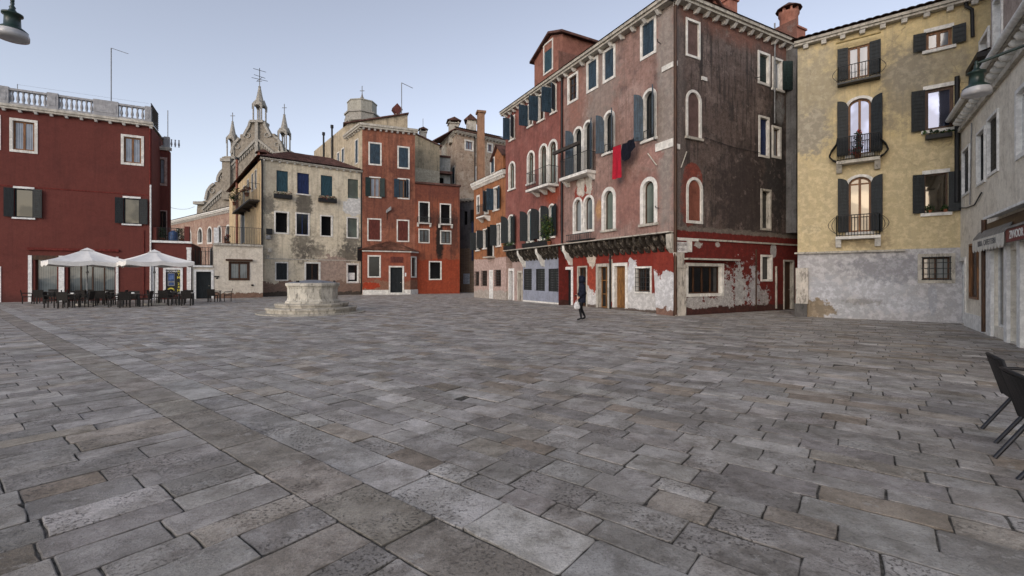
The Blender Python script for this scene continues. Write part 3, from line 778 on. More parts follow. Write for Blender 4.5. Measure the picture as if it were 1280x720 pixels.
# ------------------------------------------------------------------ low red wing with its terrace
uW0 = F1.L + .002; uW1 = F1.u(239)
FW = Fac(F1.P(uW0, 0, -.04), F1.P(uW1, 0, -.04))
H1b = thing("low_wing", "low dark red wing with a cash machine in its wall and a terrace on top", "house", (*((FW.A + FW.B) / 2), 0))
ZW = 4.3
window(FW, H1b, 189.5, 198, 333, 372, fw=.22, fm=M.white, fill='door', fc=M.shutblack, rec=.25, name='door', z0=.02)
mb = MB(); mb.fbox(FW, FW.u(233.8), FW.L, 0, FW.z(237, 312), .002, .12, M.white); mb.fbox(FW, FW.u(233.2), FW.L + .02, FW.z(237, 312), FW.z(237, 309.5), .002, .16, M.white); mb.build("gate_pillar", H1b)
FW.holes.append((FW.u(207), FW.u(226), .35, FW.z(216, 337), 0, .12))
mb = MB(); FW.wall(mb, 0, FW.L, 0, ZW, m_red1); bw = [FW.P(0, 0), FW.P(FW.L, 0), FW.P(FW.L, 0, -6), FW.P(0, 0, -6)]; body(mb, bw, 0, ZW, m_red1, (0,)); flat(mb, bw, ZW + .05, M.stoneold); mb.build("wall", H1b)
mb = MB(); mb.fbox(FW, -.0, FW.L + .05, ZW, ZW + .16, -.2, .16, M.white); mb.build("terrace_edge", H1b)
mb = MB(); mb.fbox(FW, FW.u(230.5), FW.u(236.5), ZW + .162, FW.z(233, 283), -.5, .0, m_red1); mb.fbox(FW, 0.03, FW.u(195.5), ZW + .162, ZW + 1.15, -.25, 0, m_red1); mb.build("terrace_pier", H1b)
mb = MB(); railing(mb, [FW.P(FW.u(195.5), 0, -.06), FW.P(FW.u(230), 0, -.06)], ZW + .16, ZW + 1.15, .1, .012); mb.build("railing", H1b)
# the cash machine set in the wall
M.black2 = simple("black_panel", (.010, .010, .011), .35, .4, 0, .1)
ua, ub = FW.u(204), FW.u(228.5); za, zb_ = .3, FW.z(216, 334.5)
atm = thing("cash_machine", "cash machine with a blue screen and yellow letters, set in the red wall", "cash machine", FW.P((ua + ub) / 2, za))
mb = MB(); w = .16
ring(mb, FW, [(ua, za), (ua, zb_), (ub, zb_), (ub, za)], [(ua + w, za), (ua + w, zb_ - w), (ub - w, zb_ - w), (ub - w, za)], .05, .002, -.1, M.white); mb.build("surround", atm)
mb = MB(); mb.fbox(FW, ua + w, ub - w, za, zb_ - w, -.11, -.05, M.black2); mb.build("panel", atm)
m_scr = simple("screen_blue", (.030, .07, .20), .3, .5, 0, .3); m_scr2 = simple("screen_light", (.10, .17, .36), .3, .5, 0, .2); m_yel = simple("yellow_letters", (.55, .48, .06), .5, .3, 0, .1)
uw = ub - ua; hz_ = zb_ - za
mb = MB(); mb.fbox(FW, ua + .26, ua + uw * .58, za + hz_ * .34, za + hz_ * .80, -.048, -.03, M.greypipe); mb.fbox(FW, ua + .30, ua + uw * .56, za + hz_ * .52, za + hz_ * .78, -.03, -.02, m_scr); mb.fbox(FW, ua + .38, ua + uw * .52, za + hz_ * .58, za + hz_ * .72, -.02, -.016, m_scr2); mb.fbox(FW, ua + .34, ua + uw * .54, za + hz_ * .37, za + hz_ * .46, -.03, -.02, m_scr); mb.build("screen", atm)
text("lettering", "BANCOMAT", FW, ua + uw * .37, za + hz_ * .865, -.046, .19, M.white, atm, bold=True)
for i, ch in enumerate("ATM 24H"):
    if ch != ' ': text("letter", ch, FW, ua + uw * .78, za + hz_ * (.87 - i * .115), -.046, .26, m_yel, atm, bold=True)
mb = MB(); mb.lathe((0, 0, 0), [(.20, 0), (.20, .01)], m_yel, 14); 
ob = MB(); cpt = [FW.P(ua + uw * .38 + .22 * math.cos(t), za + hz_ * .2 + .17 * math.sin(t), -.047) for t in [2 * math.pi * i / 14 for i in range(14)]]
ob.prism(cpt, FW.n.to_3d() * .008, m_yel)
cp2 = [FW.P(ua + uw * .38 + .12 * math.cos(t), za + hz_ * .2 + .07 * math.sin(t), -.039) for t in [2 * math.pi * i / 12 for i in range(12)]]; ob.prism(cp2, FW.n.to_3d() * .003, M.black2); ob.build("emblem", atm)

# ================================================================== LOW CREAM HOUSE with a terrace
PC = FW.P(FW.L + .02, 0)
FC = Fac(ground(240.5, 35.4), ground(240.5, 35.4) + Vector((.811, .584)) * 4.85)
m_cream1 = plaster("cream_wall", (.68, .62, .52), (.48, .42, .34), (.70, .65, .56), .3, [dict(k='z', z=.45, amp=.5, sc=1.5, col=(.22, .13, .09))], patchy=.3)
HC = thing("low_cream_house", "low cream house with a dark framed window and a railed terrace on its roof", "house", (*((FC.A + FC.B) / 2), 0))
uS = FC.u(267)
window(FC, HC, 285.7, 312, 327, 350.4, fw=.10, fm=M.oakdark, fill='glass', fc=M.oakdark, pane=M.glassgrey, rec=.12, mull=1, sw=.09)
window(FC, HC, 242, 267, 337, 371, fw=.16, fm=M.white, fill='door', fc=M.shutblack, rec=.2, name='door', z0=.01)
ZC = FC.z(295, 307.5)
mb = MB(); FC.wall(mb, 0, uS, 0, FC.z(255, 334), m_cream1); FC.wall(mb, uS, FC.L, 0, ZC, m_cream1); bc = [FC.P(uS, 0), FC.P(FC.L, 0), FC.P(FC.L, 0, -7), FC.P(uS, 0, -7)]
body(mb, bc, 0, ZC, m_cream1, (0,)); flat(mb, bc, ZC + .02, M.stoneold); body(mb, [FC.P(0, 0), FC.P(uS, 0), FC.P(uS, 0, -5), FC.P(0, 0, -5)], 0, FC.z(255, 334), m_cream1, (0,)); flat(mb, [FC.P(0, 0), FC.P(uS, 0), FC.P(uS, 0, -5), FC.P(0, 0, -5)], FC.z(255, 334), M.stoneold); mb.build("wall", HC)
mb = MB(); mb.fbox(FC, uS - .05, FC.L, ZC + .002, ZC + .16, -.1, .16, M.stoneold); mb.build("terrace_edge", HC)
mb = MB(); mb.fbox(FC, FC.u(282), FC.u(315.5), FC.z(298, 326.3), FC.z(298, 324), .002, .22, M.oakdark); mb.build("window_canopy", HC)
mb = MB(); mb.fbox(FC, uS + .02, FC.u(273.5), ZC + .162, FC.z(270, 284.5), -.4, -.02, M.white); mb.build("terrace_pier", HC)
mb = MB(); railing(mb, [FC.P(FC.u(273.5), 0, -.08), FC.P(FC.L, 0, -.08)], ZC + .16, FC.z(300, 284), .12, .013); mb.build("railing", HC)
zq = FC.z(255, 334)
mb = MB(); mb.fbox(FC, .0, uS - .06, zq + .002, zq + .14, -.1, .12, M.white); mb.build("door_cornice", HC)
mb = MB(); railing(mb, [FC.P(.02, 0, .02), FC.P(uS - .08, 0, .02)], zq + .14, FC.z(255, 314), .14, .014); railing(mb, [FC.P(.02, 0, -1.5), FC.P(uS - .08, 0, -1.5)], zq + .14, FC.z(255, 308), .2, .02); mb.build("stair_railing", HC)
mb = MB(); mb.lathe(FC.P(FC.u(315.5), FC.z(315.5, 356.5), .02), [(.0, -.08), (.09, -.06), (.09, .06), (0, .08)], M.black, 8); mb.build("vent", HC)
mb = MB(); mb.fbox(FC, FC.u(268), FC.u(274), FC.z(271, 346.5), FC.z(271, 345), .003, .05, M.black); mb.fbox(FC, FC.u(270), FC.u(272.5), FC.z(271, 348.6), FC.z(271, 347), .003, .05, M.black); mb.build("letter_box", HC)

# ================================================================== STAINED CREAM HOUSE behind the well
P2 = ground(326.5, 39.9); D2 = Vector((.811, .584)); F2 = Fac(P2, P2 + D2 * 8.8)
D2s = Vector((-.62, .784)).normalized(); F2s = Fac(P2 + D2s * 21, P2)
def bl(F, px, py, ru, rz, col, **k): u, z = F.uv(px, py); return dict(k='blob', c=tuple(F.P(u, z)), r=(ru, rz), col=col, **k)
m_b2 = plaster("stained_cream_wall", (.66, .585, .44), (.34, .29, .22), (.70, .63, .50), .45, [
    bl(F2, 338, 212, .9, 4.2, (.30, .28, .23), amp=1.4, k2=.6, soft=.3),
    bl(F2, 380, 256, .7, 1.1, (.055, .05, .045), amp=1.0, soft=.25, k2=.85), bl(F2, 378, 305, .8, 1.5, (.075, .068, .058), amp=2.2, sc=3.5, soft=.5, k2=.75), bl(F2, 392, 314, 1.0, .7, (.08, .07, .06), amp=2.4, sc=3.5, soft=.5, k2=.7),
    bl(F2, 435, 318, 1.0, 1.0, (.055, .05, .045), amp=2.2, sc=3.5, soft=.5, k2=.8), bl(F2, 441, 300, .8, 1.2, (.09, .085, .075), amp=2.2, sc=3.5, soft=.5, k2=.7), bl(F2, 443, 258, 1.1, .9, (.66, .65, .62), amp=1.0), bl(F2, 335, 256, .6, .8, (.09, .085, .075), amp=1.2, soft=.3, k2=.7), bl(F2, 335, 290, .8, 2., (.20, .19, .16), amp=1.4, soft=.3, k2=.6),
    bl(F2, 416, 338, 1.7, 1.5, (.36, .27, .22), amp=1.2),
    dict(k='z', z=1.35, amp=1.5, sc=.7, col=(.27, .145, .10), brick=True), dict(k='z', z=.35, amp=.5, sc=1.2, col=(.07, .055, .045))], patchy=.5, bump=.45, grit=.5)
m_b2s = plaster("warm_side_wall", (.66, .50, .29), (.36, .26, .16), (.68, .55, .37), .5)
H2 = thing("cream_house", "three storey cream house with peeling stained plaster and a tiled roof behind the well", "house", (*((F2.A + F2.B) / 2), 0))
for (a, b, t_, bt, pm) in ((345.6, 360, 213.5, 239.5, M.shutteal), (371.5, 386.4, 216.5, 242.5, M.shutnavy), (401, 415.5, 219.5, 245, M.shutteal)):
    window(F2, H2, a, b, t_, bt, fw=0, fill='roller', shm=pm, rec=.14, sill=(a == 371.5), sillm=M.stone)
window(F2, H2, 434.7, 448, 224, 248, fw=.0, fill='dark', pane=M.glassgreen, rec=.14)
window(F2, H2, 342.5, 361.3, 264, 292.5, fw=.13, fill='dark', pane=M.darkin, rec=.3)
window(F2, H2, 369, 387, 266, 294.7, fw=.11, fill='glass', fc=M.shutnavy, pane=M.glassdark, rec=.2, mull=1)
window(F2, H2, 400, 415.8, 269, 296, fw=.11, fill='dark', pane=M.darkin, rec=.3)
window(F2, H2, 433, 448, 271.3, 298, fw=.11, fill='dark', pane=M.glassgreen, rec=.14)
window(F2, H2, 343.7, 360.3, 327.5, 351, fw=.10, fill='shut', shm=M.shutblack, rec=.15)
window(F2, H2, 380.5, 400.5, 327.5, 368, fw=.14, fill='doorglass', fc=M.oakdark, pane=M.glassdark, rec=.25, mull=1, trans=1, name='door', z0=.02)
wq = window(F2, H2, 433, 449, 329, 354, fw=.13, fill='glass', fc=M.white, pane=M.glassdark, rec=.16, mull=0)
mb = MB(); mb.fbox(F2, F2.u(435), F2.u(443.8), F2.z(440, 349.5), F2.z(440, 341), -.11, -.10, M.white); mb.build("paper_notice", wq['o'])
Z2 = 12.05
mb = MB(); F2.wall(mb, 0, F2.L, 0, Z2, m_b2)
FP2 = [P2, F2.B, F2.B + D2s * 17, P2 + D2s * 21]
for (a, b, t_, bt) in ((304.5, 306.3, 232, 254), (309.3, 311.3, 224, 246), (314.6, 316.8, 217, 239), (318.8, 321.2, 212, 236)):
    window(F2s, H2, a, b, t_, bt, fw=.08, fill='shut', shm=M.shutblack, rec=.12)
window(F2s, H2, 301, 306, 258, 304, fw=.08, fm=M.white, fill='door', fc=M.shutblack, rec=.15, name='terrace_door')
mb2 = MB(); F2s.wall(mb2, 0, F2s.L, 0, Z2, m_b2s); mb2.build("side_wall", H2)
body(mb, FP2, 0, Z2, m_b2s, (0, 3)); mb.build("wall", H2)
cornice(F2, H2, -.1, F2.L, Z2, .16, .26, M.stoneold, .62, M.white, ch=.10, cw=.14, start=.3)
mb = MB(); e = .38; ez = Z2 + .19
A_, B_, C_, D_ = F2.P(-.35, ez, e), F2.P(F2.L, ez, e), Vector((*(F2.B + D2s * 17), ez)), Vector((*(P2 + D2s * 21 - D2 * .35), ez))
r0 = F2.P(2.9, ez + 1.85, -4.2); r1 = F2.P(F2.L - 2.0, ez + 1.85, -4.2); r2 = Vector((*(P2 + D2s * 14 + D2 * 3), ez + 1.85))
tiled(mb, A_, B_, r0, r1, M.tiledark); tiled(mb, D_, A_, r2, r0, M.tiledark); mb.poly([B_, C_, r2, r1], M.tiledark); mb.poly([C_, D_, r2], M.tiledark); mb.poly([r0, r1, r2], M.tiledark)
ro = mb.build("roof", H2)
mb = MB(); cpos = F2s.P(F2s.L - 1.9, 0, -.45); chimney_box(mb, cpos, .8, .7, Z2 - 1, F2.z(318, 190) + .1, M.redbrick, math.atan2(D2.y, D2.x)); mb.build("chimney", H2)
mb = MB(); q = F2s.P(F2s.u(297.5), 0, .1); zz = F2s.z(297.5, 200); mb.tube([(q.x, q.y, 5), (q.x, q.y, zz)], .13, M.redbrick, 8); mb.tube([(q.x, q.y, zz), (q.x, q.y, zz + .25)], .2, M.black, 8); mb.build("flue_pipe", H2)
pipe(F2, H2, [(.02, Z2 - .05), (.06, Z2 - .5), (.06, 2.9)], .07, M.black, .08); pipe(F2, H2, [(.06, 2.9), (.06, .25)], .06, M.greypipe, .07)
pipe(F2, H2, [(F2.L - .05, Z2 - .05), (F2.L - .08, Z2 - .5), (F2.L - .08, .1)], .07, M.black, .1)
mb = MB(); mb.fbox(F2, .1, F2.L - .1, F2.z(390, 325.2), F2.z(390, 324.0), .001, .03, M.stoneold); mb.fbox(F2, .1, F2.L - .1, F2.z(390, 262.4), F2.z(390, 261.6), .001, .02, m_b2); mb.build("string_course", H2)
for (a, b, t_, bt, mt) in ((332, 338, 294, 299, M.greypipe), (334.5, 339, 310, 315.5, M.stoneold), (332.5, 340, 286, 293, M.black), (333, 336.5, 319, 324, M.stoneold), (446.5, 453, 309, 326, M.black)):
    mb = MB(); mb.fbox(F2, F2.u(a), min(F2.u(b), F2.L - .02), F2.z((a + b) / 2, bt), F2.z((a + b) / 2, t_), .003, .16, mt); mb.build("meter_box", H2)
# side balcony and its brackets
bo = balcony(F2s, H2, F2s.u(291, .8), F2s.u(312, .8), F2s.z(302, 257, .8), F2s.z(302, 238, .8), .85, .14, M.greywood, 3, step=.30)
# ================================================================== ORANGE-RED HOUSE with the tiled porch
P4 = ground(452.8, 44.9); D4 = Vector((.9335, .3586)); F4 = Fac(P4, P4 + D4 * 5.15); D4s = Vector((-.612, .79)).normalized()
F4w = Fac(F4.B + D4 * .004, P4 + D4 * 9.86)
def bl4(px, py, ru, rz, col, **k): return bl(F4, px, py, ru, rz, col, **k)
m_b4 = plaster("orange_red_wall", (.285, .112, .068), (.13, .056, .040), (.34, .15, .10), .7, [
    bl4(486, 262, 3.0, 1.6, (.12, .042, .032), amp=1.4, soft=.5, k2=.55), bl4(505, 212, 1.2, 1.6, (.10, .035, .028), amp=1.2, soft=.5, k2=.7), bl4(468, 212, 1.0, 1.3, (.11, .036, .028), amp=1.2, soft=.5, k2=.6),
    dict(k='z', z=4.2, amp=1.8, sc=.5, col=(.30, .055, .022), k2=.55)], patchy=.6, bump=.3, grit=.7)
m_b4w = plaster("orange_red_low_wall", (.275, .086, .046), (.11, .044, .032), (.31, .115, .07), .8, [
    dict(k='z', z=9.7, amp=1.6, sc=.9, col=(.13, .045, .034), above=True, soft=.6, k2=.7), bl(F4w, 549.6, 300, .4, 2.3, (.02, .015, .013), amp=.7, soft=.3), bl(F4w, 549, 274, 2.0, .7, (.07, .032, .025), amp=1.2, soft=.4, k2=.7), bl(F4w, 567, 290, .5, 2.6, (.06, .03, .024), amp=1.1, soft=.4, k2=.7),
    dict(k='z', z=3.6, amp=.8, sc=.8, col=(.30, .045, .016), k2=.7)], patchy=.5)
m_b4s = plaster("pale_side_wall", (.50, .42, .30), (.20, .165, .12), (.47, .41, .32), .6)
H4 = thing("orange_house", "tall orange red house with blue shutters and a tiled porch at its foot", "house", (*((F4.A + F4.B) / 2), 0))
window(F4, H4, 460.5, 477, 178, 206.7, fw=.14, fill='shut', shm=M.shutblue, rec=.12)
window(F4, H4, 496.7, 512, 183, 211, fw=.14, fill='shut', shm=M.shutblue, rec=.12)
window(F4, H4, 461.5, 476, 221, 246, fw=.12, fill='glass', fc=M.oak, pane=M.glasspale, rec=.15, sill=True, shut=(('l', .5, 170), ('r', .5, 170)), shm=M.shutgreen, sw=.08)
window(F4, H4, 497, 512, 223, 249, fw=.13, fill='glass', fc=M.oak, pane=M.glassdark, rec=.2, shut=(('l', .5, 172), ('r', .5, 60)), shm=M.shutblue, sw=.08)
window(F4, H4, 459, 476.7, 273, 301.3, fw=.12, fill='roller', shm=M.roller, rec=.08)
window(F4, H4, 495.8, 511.6, 274.6, 302.4, fw=.12, fill='roller', shm=M.roller, rec=.08)
Z4 = F4.z(485, 163.5)
mb = MB(); F4.wall(mb, 0, F4.L, 0, Z4, m_b4); mb.build("wall", H4)
cornice(F4, H4, -.25, F4.L + .25, Z4, .4, .42, M.stoneold, .55, M.white, ch=.16, cw=.2, start=.35)
F4s = Fac(P4 + D4s * 4.8, P4)
window(F4s, H4, 444, 448, 174, 205, fw=.1, fill='shut', shm=M.shutblue, rec=.1)
mb = MB(); F4s.wall(mb, 0, F4s.L, 0, Z4, m_b4s); mb.build("side_wall", H4)
cornice(F4s, H4, -.0, F4s.L + .1, Z4, .4, .4, M.stoneold, .6, M.stone, ch=.14)
mb = MB(); flat(mb, [F4.P(0, 0), F4.P(F4.L, 0), F4.P(F4.L, 0, -5), P4 + D4s * 4.8], Z4 + .41, M.tiledark); body(mb, [F4.P(0, 0), F4.P(F4.L, 0), F4.P(F4.L, 0, -12), P4 + D4s * 12], 0, Z4, m_b4s, (0, 3)); mb.build("roof", H4)
# taller rear block with its sloping gable
R0 = P4 + D4s * 4.75; FR = Fac(R0, R0 + D4 * 7.5); FRs = Fac(R0 + D4s * 13, R0)
uR = FR.u(509.5); zl, zr = FR.z(434, 154.5), FR.z(507.5, 142.5)
window(FRs, H4, 421.5, 424.5, 190, 204, fw=.12, fill='shut', shm=M.shutblue, rec=.1); window(FRs, H4, 427, 430.5, 185, 204, fw=.12, fill='shut', shm=M.shutblue, rec=.1)
mb = MB(); mb.poly([FR.P(0, 10), FR.P(uR, 10), FR.P(uR, zr), FR.P(0, zl)], m_b4s); FRs.wall(mb, 0, FRs.L, 0, zl - .1, m_b4s)
mb.poly([FR.P(uR, 10), FR.P(uR, 10, -8), FR.P(uR, zr, -8), FR.P(uR, zr)], m_b4s); mb.build("rear_wall", H4)
mb = MB(); ed = [FRs.P(0, zl - .1, .3), FRs.P(FRs.L, zl - .1, .3)]
mb.prism([FR.P(-.35, zl - .12, .25), FR.P(uR + .1, zr + .0, .25), FR.P(uR + .1, zr + .14, .25), FR.P(-.35, zl + .02, .25)], Vector((*(-FR.n * 11), 0)), M.tiledark); mb.build("rear_roof", H4)
for px, yt in ((404.5, 167), (415, 158)):
    mb = MB(); u = FRs.u(px, .15); zt_ = FRs.z(px, yt, .15); mb.tube([FRs.P(u, zl - 4, .15), FRs.P(u, zt_, .15)], .1, M.black, 8); mb.tube([FRs.P(u, zt_ - .2, .15), FRs.P(u, zt_ + .15, .15)], .17, M.black, 8); mb.build("flue_pipe", H4)
# cowl chimney and mast
mb = MB(); u = FR.u(498.5, -.6); zc = FR.z(498.5, 143, -.6); FQ = FR.off(-.6)
mb.fbox(FQ, u - .35, u + .35, 15.5, zc, -.5, .2, M.stoneold); zm = FR.z(497, 137, -.6)
mb.prism([FQ.P(u - .2, zm - .68, .3), FQ.P(u + .4, zm - .0, .3), FQ.P(u - .2, zm + .62, .3), FQ.P(u - .75, zm, .3)], Vector((*(-FQ.n * .9), 0)), M.roller); mb.build("chimney", H4)
mb = MB(); u = FQ.u(501.5); zt_ = FQ.z(501.5, 105); mb.tube([FQ.P(u, zm - 1.3, .35), FQ.P(u, zt_, .35)], .045, M.greypipe, 6); mb.tube([FQ.P(u, zt_, .35), FQ.P(u + 1.25, zt_ - .42, .35)], .035, M.greypipe, 5); mb.build("antenna", H4)
mb = MB(); u, z = F4.uv(487, 262.5); mb.tube([F4.P(u - .25, z - 1.0, .02), F4.P(u - .25, z - .3, .15)], .03, M.black, 5); mb.hexa([F4.P(u - .35, z - .35, .2), F4.P(u + .15, z, .35), F4.P(u + .15, z, .15), F4.P(u - .35, z - .35, .05), F4.P(u - .35, z - .05, .2), F4.P(u + .1, z + .35, .35), F4.P(u + .1, z + .35, .15), F4.P(u - .35, z - .05, .05)], M.greypipe); mb.build("floodlight", H4)
# porch
PD = 1.15
FPo = F4.off(PD); ux0, ux1 = FPo.u(454), FPo.u(513); FPo = Fac(FPo.P(ux0, 0), FPo.P(ux1, 0)); FPa = Fac(FPo.B, F4.P(F4.u(521.8), 0))
m_porch = plaster("porch_wall", (.29, .088, .052), (.15, .045, .03), (.36, .11, .07), .4, [dict(k='z', z=1.35, amp=1.3, sc=.8, col=(.25, .13, .085)), bl(FPo, 463, 357, .9, .35, (.36, .05, .02), amp=1.2)])
po = thing("tiled_porch", "small orange entrance porch with a curved tiled roof and white stone foot", "porch", FPo.P(FPo.L / 2, 0))
window(FPo, po, 459.4, 476, 319, 347, fw=.13, fill='dark', pane=M.glassdark, rec=.18)
window(FPo, po, 486, 505, 332.4, 367.5, fw=.14, fill='door', fc=M.shutblack, rec=.25, name='door', z0=.2)
window(FPa, po, 513.6, 520.5, 320.5, 347, fw=.12, fill='dark', pane=M.glassdark, rec=.15)
zpt = FPo.z(485, 315)
mb = MB(); FPo.wall(mb, 0, FPo.L, 0, zpt, m_porch); FPa.wall(mb, 0, FPa.L, 0, zpt, m_porch); mb.poly([F4.P(F4.u(454), 0, .003), FPo.P(0, 0), FPo.P(0, zpt), F4.P(F4.u(454), zpt, .003)], m_porch); mb.build("wall", po)
mb = MB(); mb.fbox(FPo, -.06, FPo.u(486) - .02, 0, .48, -.05, .07, M.stone); mb.fbox(FPo, FPo.u(505) + .02, FPo.L + .02, 0, .48, -.05, .07, M.stone); mb.fbox(FPo, FPo.u(486) - .018, FPo.u(505) + .018, 0, .2, -.25, .25, M.stone); mb.fbox(FPa, .05, FPa.L, 0, .48, -.03, .07, M.stone); mb.build("plinth", po)
mb = MB(); mb.fbox(FPo, FPo.u(488), FPo.u(504), FPo.z(496, 328.4), FPo.z(496, 321), .002, .03, M.roller); mb.build("rusty_panel", po)
mb = MB(); mb.fbox(FPo, FPo.u(506), FPo.u(507.8), FPo.z(507, 345.5), FPo.z(507, 341), .002, .04, M.white); mb.build("intercom", po)
mb = MB(); mb.fbox(FPo, -.1, FPo.L + .1, zpt, zpt + .12, -.1, .16, M.stone); mb.fbox(FPa, .02, FPa.L, zpt + .001, zpt + .118, -.1, .15, M.stone); mb.build("eaves_moulding", po)
mb = MB(); e = .3; zE = zpt + .13
a, b, c = FPo.P(-.5, zE, e), FPo.P(FPo.L + .12, zE, e), F4.P(F4.u(524), zE, .1)
t0, t1 = F4.P(F4.u(484), F4.z(487, 302.5), .01), F4.P(F4.u(491), F4.z(487, 302.5), .01)
tiled(mb, a, b, t0, t1, M.tile, .2, .3); tiled(mb, b, c, t1, t1 + Vector((.02, .01, 0)), M.tile, .2, .3); tiled(mb, F4.P(F4.u(450), zE, .02), a, t0, t0 + Vector((.01, 0, 0)), M.tile, .2, .3); mb.build("roof", po)

# ------------------------------------------------------------------ low orange wing to the right of the porch
H4w = thing("low_orange_house", "two storey orange red house with a stained flat topped wall beside the dark alley", "house", (*((F4w.A + F4w.B) / 2), 0))
Z4w = F4w.z(547, 231.5)
for (a, b, t_, bt) in ((523, 537, 252, 279), (549.7, 563.8, 254.5, 280.5)):
    w_ = window(F4w, H4w, a, b, t_, bt, fw=.11, fill='dark', pane=M.glassdark, rec=.2)
    balcony(F4w, H4w, w_['u0'] - .15, w_['u1'] + .15, w_['z0'], w_['z0'] + .62, .3, .08, M.stone, 2, step=.1)
window(F4w, H4w, 523, 537, 286, 304, fw=.13, fill='glass', fc=M.oakdark, pane=M.glassgrey, rec=.12, grid=1)
window(F4w, H4w, 550, 564, 288, 305.3, fw=.13, fill='glass', fc=M.oakdark, pane=M.glassgrey, rec=.12, grid=1)
window(F4w, H4w, 536, 552, 326.3, 350, fw=.12, fill='dark', pane=M.glassdark, rec=.2)
mb = MB(); F4w.wall(mb, 0, F4w.L, 0, Z4w, m_b4w); bw = [F4w.P(0, 0), F4w.P(F4w.L, 0), F4w.P(F4w.L, 0, -6), F4w.P(0, 0, -6)]; body(mb, bw, 0, Z4w, m_b4w, (0,)); mb.build("wall", H4w)
mb = MB(); mb.fbox(F4w, 0.01, F4w.L + .12, Z4w + .002, Z4w + .2, -6, .16, M.tiledark); mb.build("roof", H4w)

# ------------------------------------------------------------------ beige house rising behind the low wing
FG = Fac(ground(517, 51.5), ground(549.5, 53.5)); m_beige = plaster("beige_gable", (.36, .30, .21), (.17, .15, .105), (.40, .34, .25), .8, [dict(k='z', z=FG.z(533, 211.5), amp=.05, sc=1, col=(.44, .39, .30))], patchy=.5)
HG = thing("beige_house", "plain beige gable wall with sloping top rising behind the low orange house", "house", (*((FG.A + FG.B) / 2), 0))
za_, zb2 = FG.z(518, 167), FG.z(549, 182)
mb = MB(); g = [FG.P(0, 0), FG.P(FG.L, 0), FG.P(FG.L, zb2), FG.P(0, za_)]; mb.prism(g, Vector((*(-FG.n * 7), 0)), m_beige); mb.build("wall", HG)
mb = MB(); mb.prism([FG.P(-.1, za_ + .01, .15), FG.P(FG.L + .3, zb2 - .13, .15), FG.P(FG.L + .3, zb2 + .02, .15), FG.P(-.1, za_ + .15, .15)], Vector((*(-FG.n * 7.4), 0)), M.tiledark); mb.build("roof", HG)
mb = MB(); q = FG.P(FG.L - .9, 0, -2.5); chimney_box(mb, q, .75, .75, 14, FG.z(546, 170, -2.5), M.stoneold, .3); mb.tube([(q.x, q.y, 17), (q.x, q.y, FG.z(545, 152, -2.5))], .03, M.greypipe, 5); mb.build("chimney", HG)
FG2 = Fac(ground(548.5, 55), ground(563, 55.5)); m_gry = plaster("grey_low_wall", (.30, .30, .28), (.15, .15, .14), (.35, .35, .33), .6)
HG2 = thing("narrow_grey_house", "narrow grey and cream house squeezed between the beige gable and the brick house", "house", (*((FG2.A + FG2.B) / 2), 0))
window(FG2, HG2, 548.8, 554.5, 222, 229, fw=0, fill='dark', pane=M.darkin, rec=.3)
mb = MB(); FG2.wall(mb, 0, FG2.L, 0, FG2.z(556, 197), m_gry); body(mb, [FG2.P(0, 0), FG2.P(FG2.L, 0), FG2.P(FG2.L, 0, -4), FG2.P(0, 0, -4)], 0, FG2.z(556, 197), m_gry, (0,)); mb.build("wall", HG2)
mb = MB(); mb.fbox(FG2, -.1, FG2.L + .1, FG2.z(556, 218.5), FG2.z(556, 215.5), .003, .7, M.tiledark); mb.fbox(FG2, 0, FG2.L, FG2.z(556, 197) + .002, FG2.z(556, 196) + .1, -4, .2, M.tiledark); mb.build("roof", HG2)

# ================================================================== OLD BRICK HOUSE at the back
CB = ground(570.6, 56.); FB = Fac(CB, Vector((-.2, 60.8))); FBl = Fac(ground(548, 63.5), CB)
m_brick = brickmat("old_brick", (.42, .30, .21), (.30, .20, .14), (.45, .39, .32), (.54, .46, .37))
HB = thing("brick_house", "old brown brick house with tall chimneys behind the orange house", "house", (*CB, 0))
ZB = 19.45
window(FB, HB, 580.5, 592, 175, 188.7, fw=.2, fill='glass', fc=M.roller, pane=M.glasspale, rec=.15)
window(FB, HB, 608.5, 616, 179, 191, fw=.18, fill='glass', fc=M.roller, pane=M.glasspale, rec=.15)
window(FB, HB, 594, 603, 208.5, 227, fw=.16, fill='blind', pane=m_brick, rec=.08)
window(FBl, HB, 565, 569, 208, 231, fw=.14, fill='shut', shm=M.shutblue, rec=.1)
mb = MB(); FB.wall(mb, 0, FB.L, 0, ZB, m_brick); FBl.wall(mb, 0, FBl.L, 0, ZB, m_brick); mb.build("wall", HB)
cornice(FB, HB, -.2, FB.L, ZB, .3, .4, M.stoneold, .5, M.stone, ch=.15, cw=.16); cornice(FBl, HB, 0, FBl.L + .1, ZB, .3, .4, M.stoneold, .5, M.stone, ch=.15, cw=.16)
m_or = plaster("orange_attic", (.30, .175, .11), None, None, .4)
mb = MB(); FA = FB.off(-1.2); za2 = FA.z(590, 164); FA.wall(mb, .6, FB.L, ZB + .2, za2, m_or); mb.build("attic_wall", HB)
mb = MB(); mb.prism([FB.P(-.5, ZB + .3, .5), FB.P(FB.L, ZB + .3, .5), FB.P(FB.L, ZB + .3, -6), FB.P(-.5, ZB + .3, -6)], Vector((0, 0, .12)), M.tiledark)
tiled(mb, FA.P(.3, za2, .25), FA.P(FB.L, za2, .25), FA.P(1.6, za2 + 1.0, -3), FA.P(FB.L, za2 + 1.0, -3), M.tiledark, .3, .5); mb.build("roof", HB)
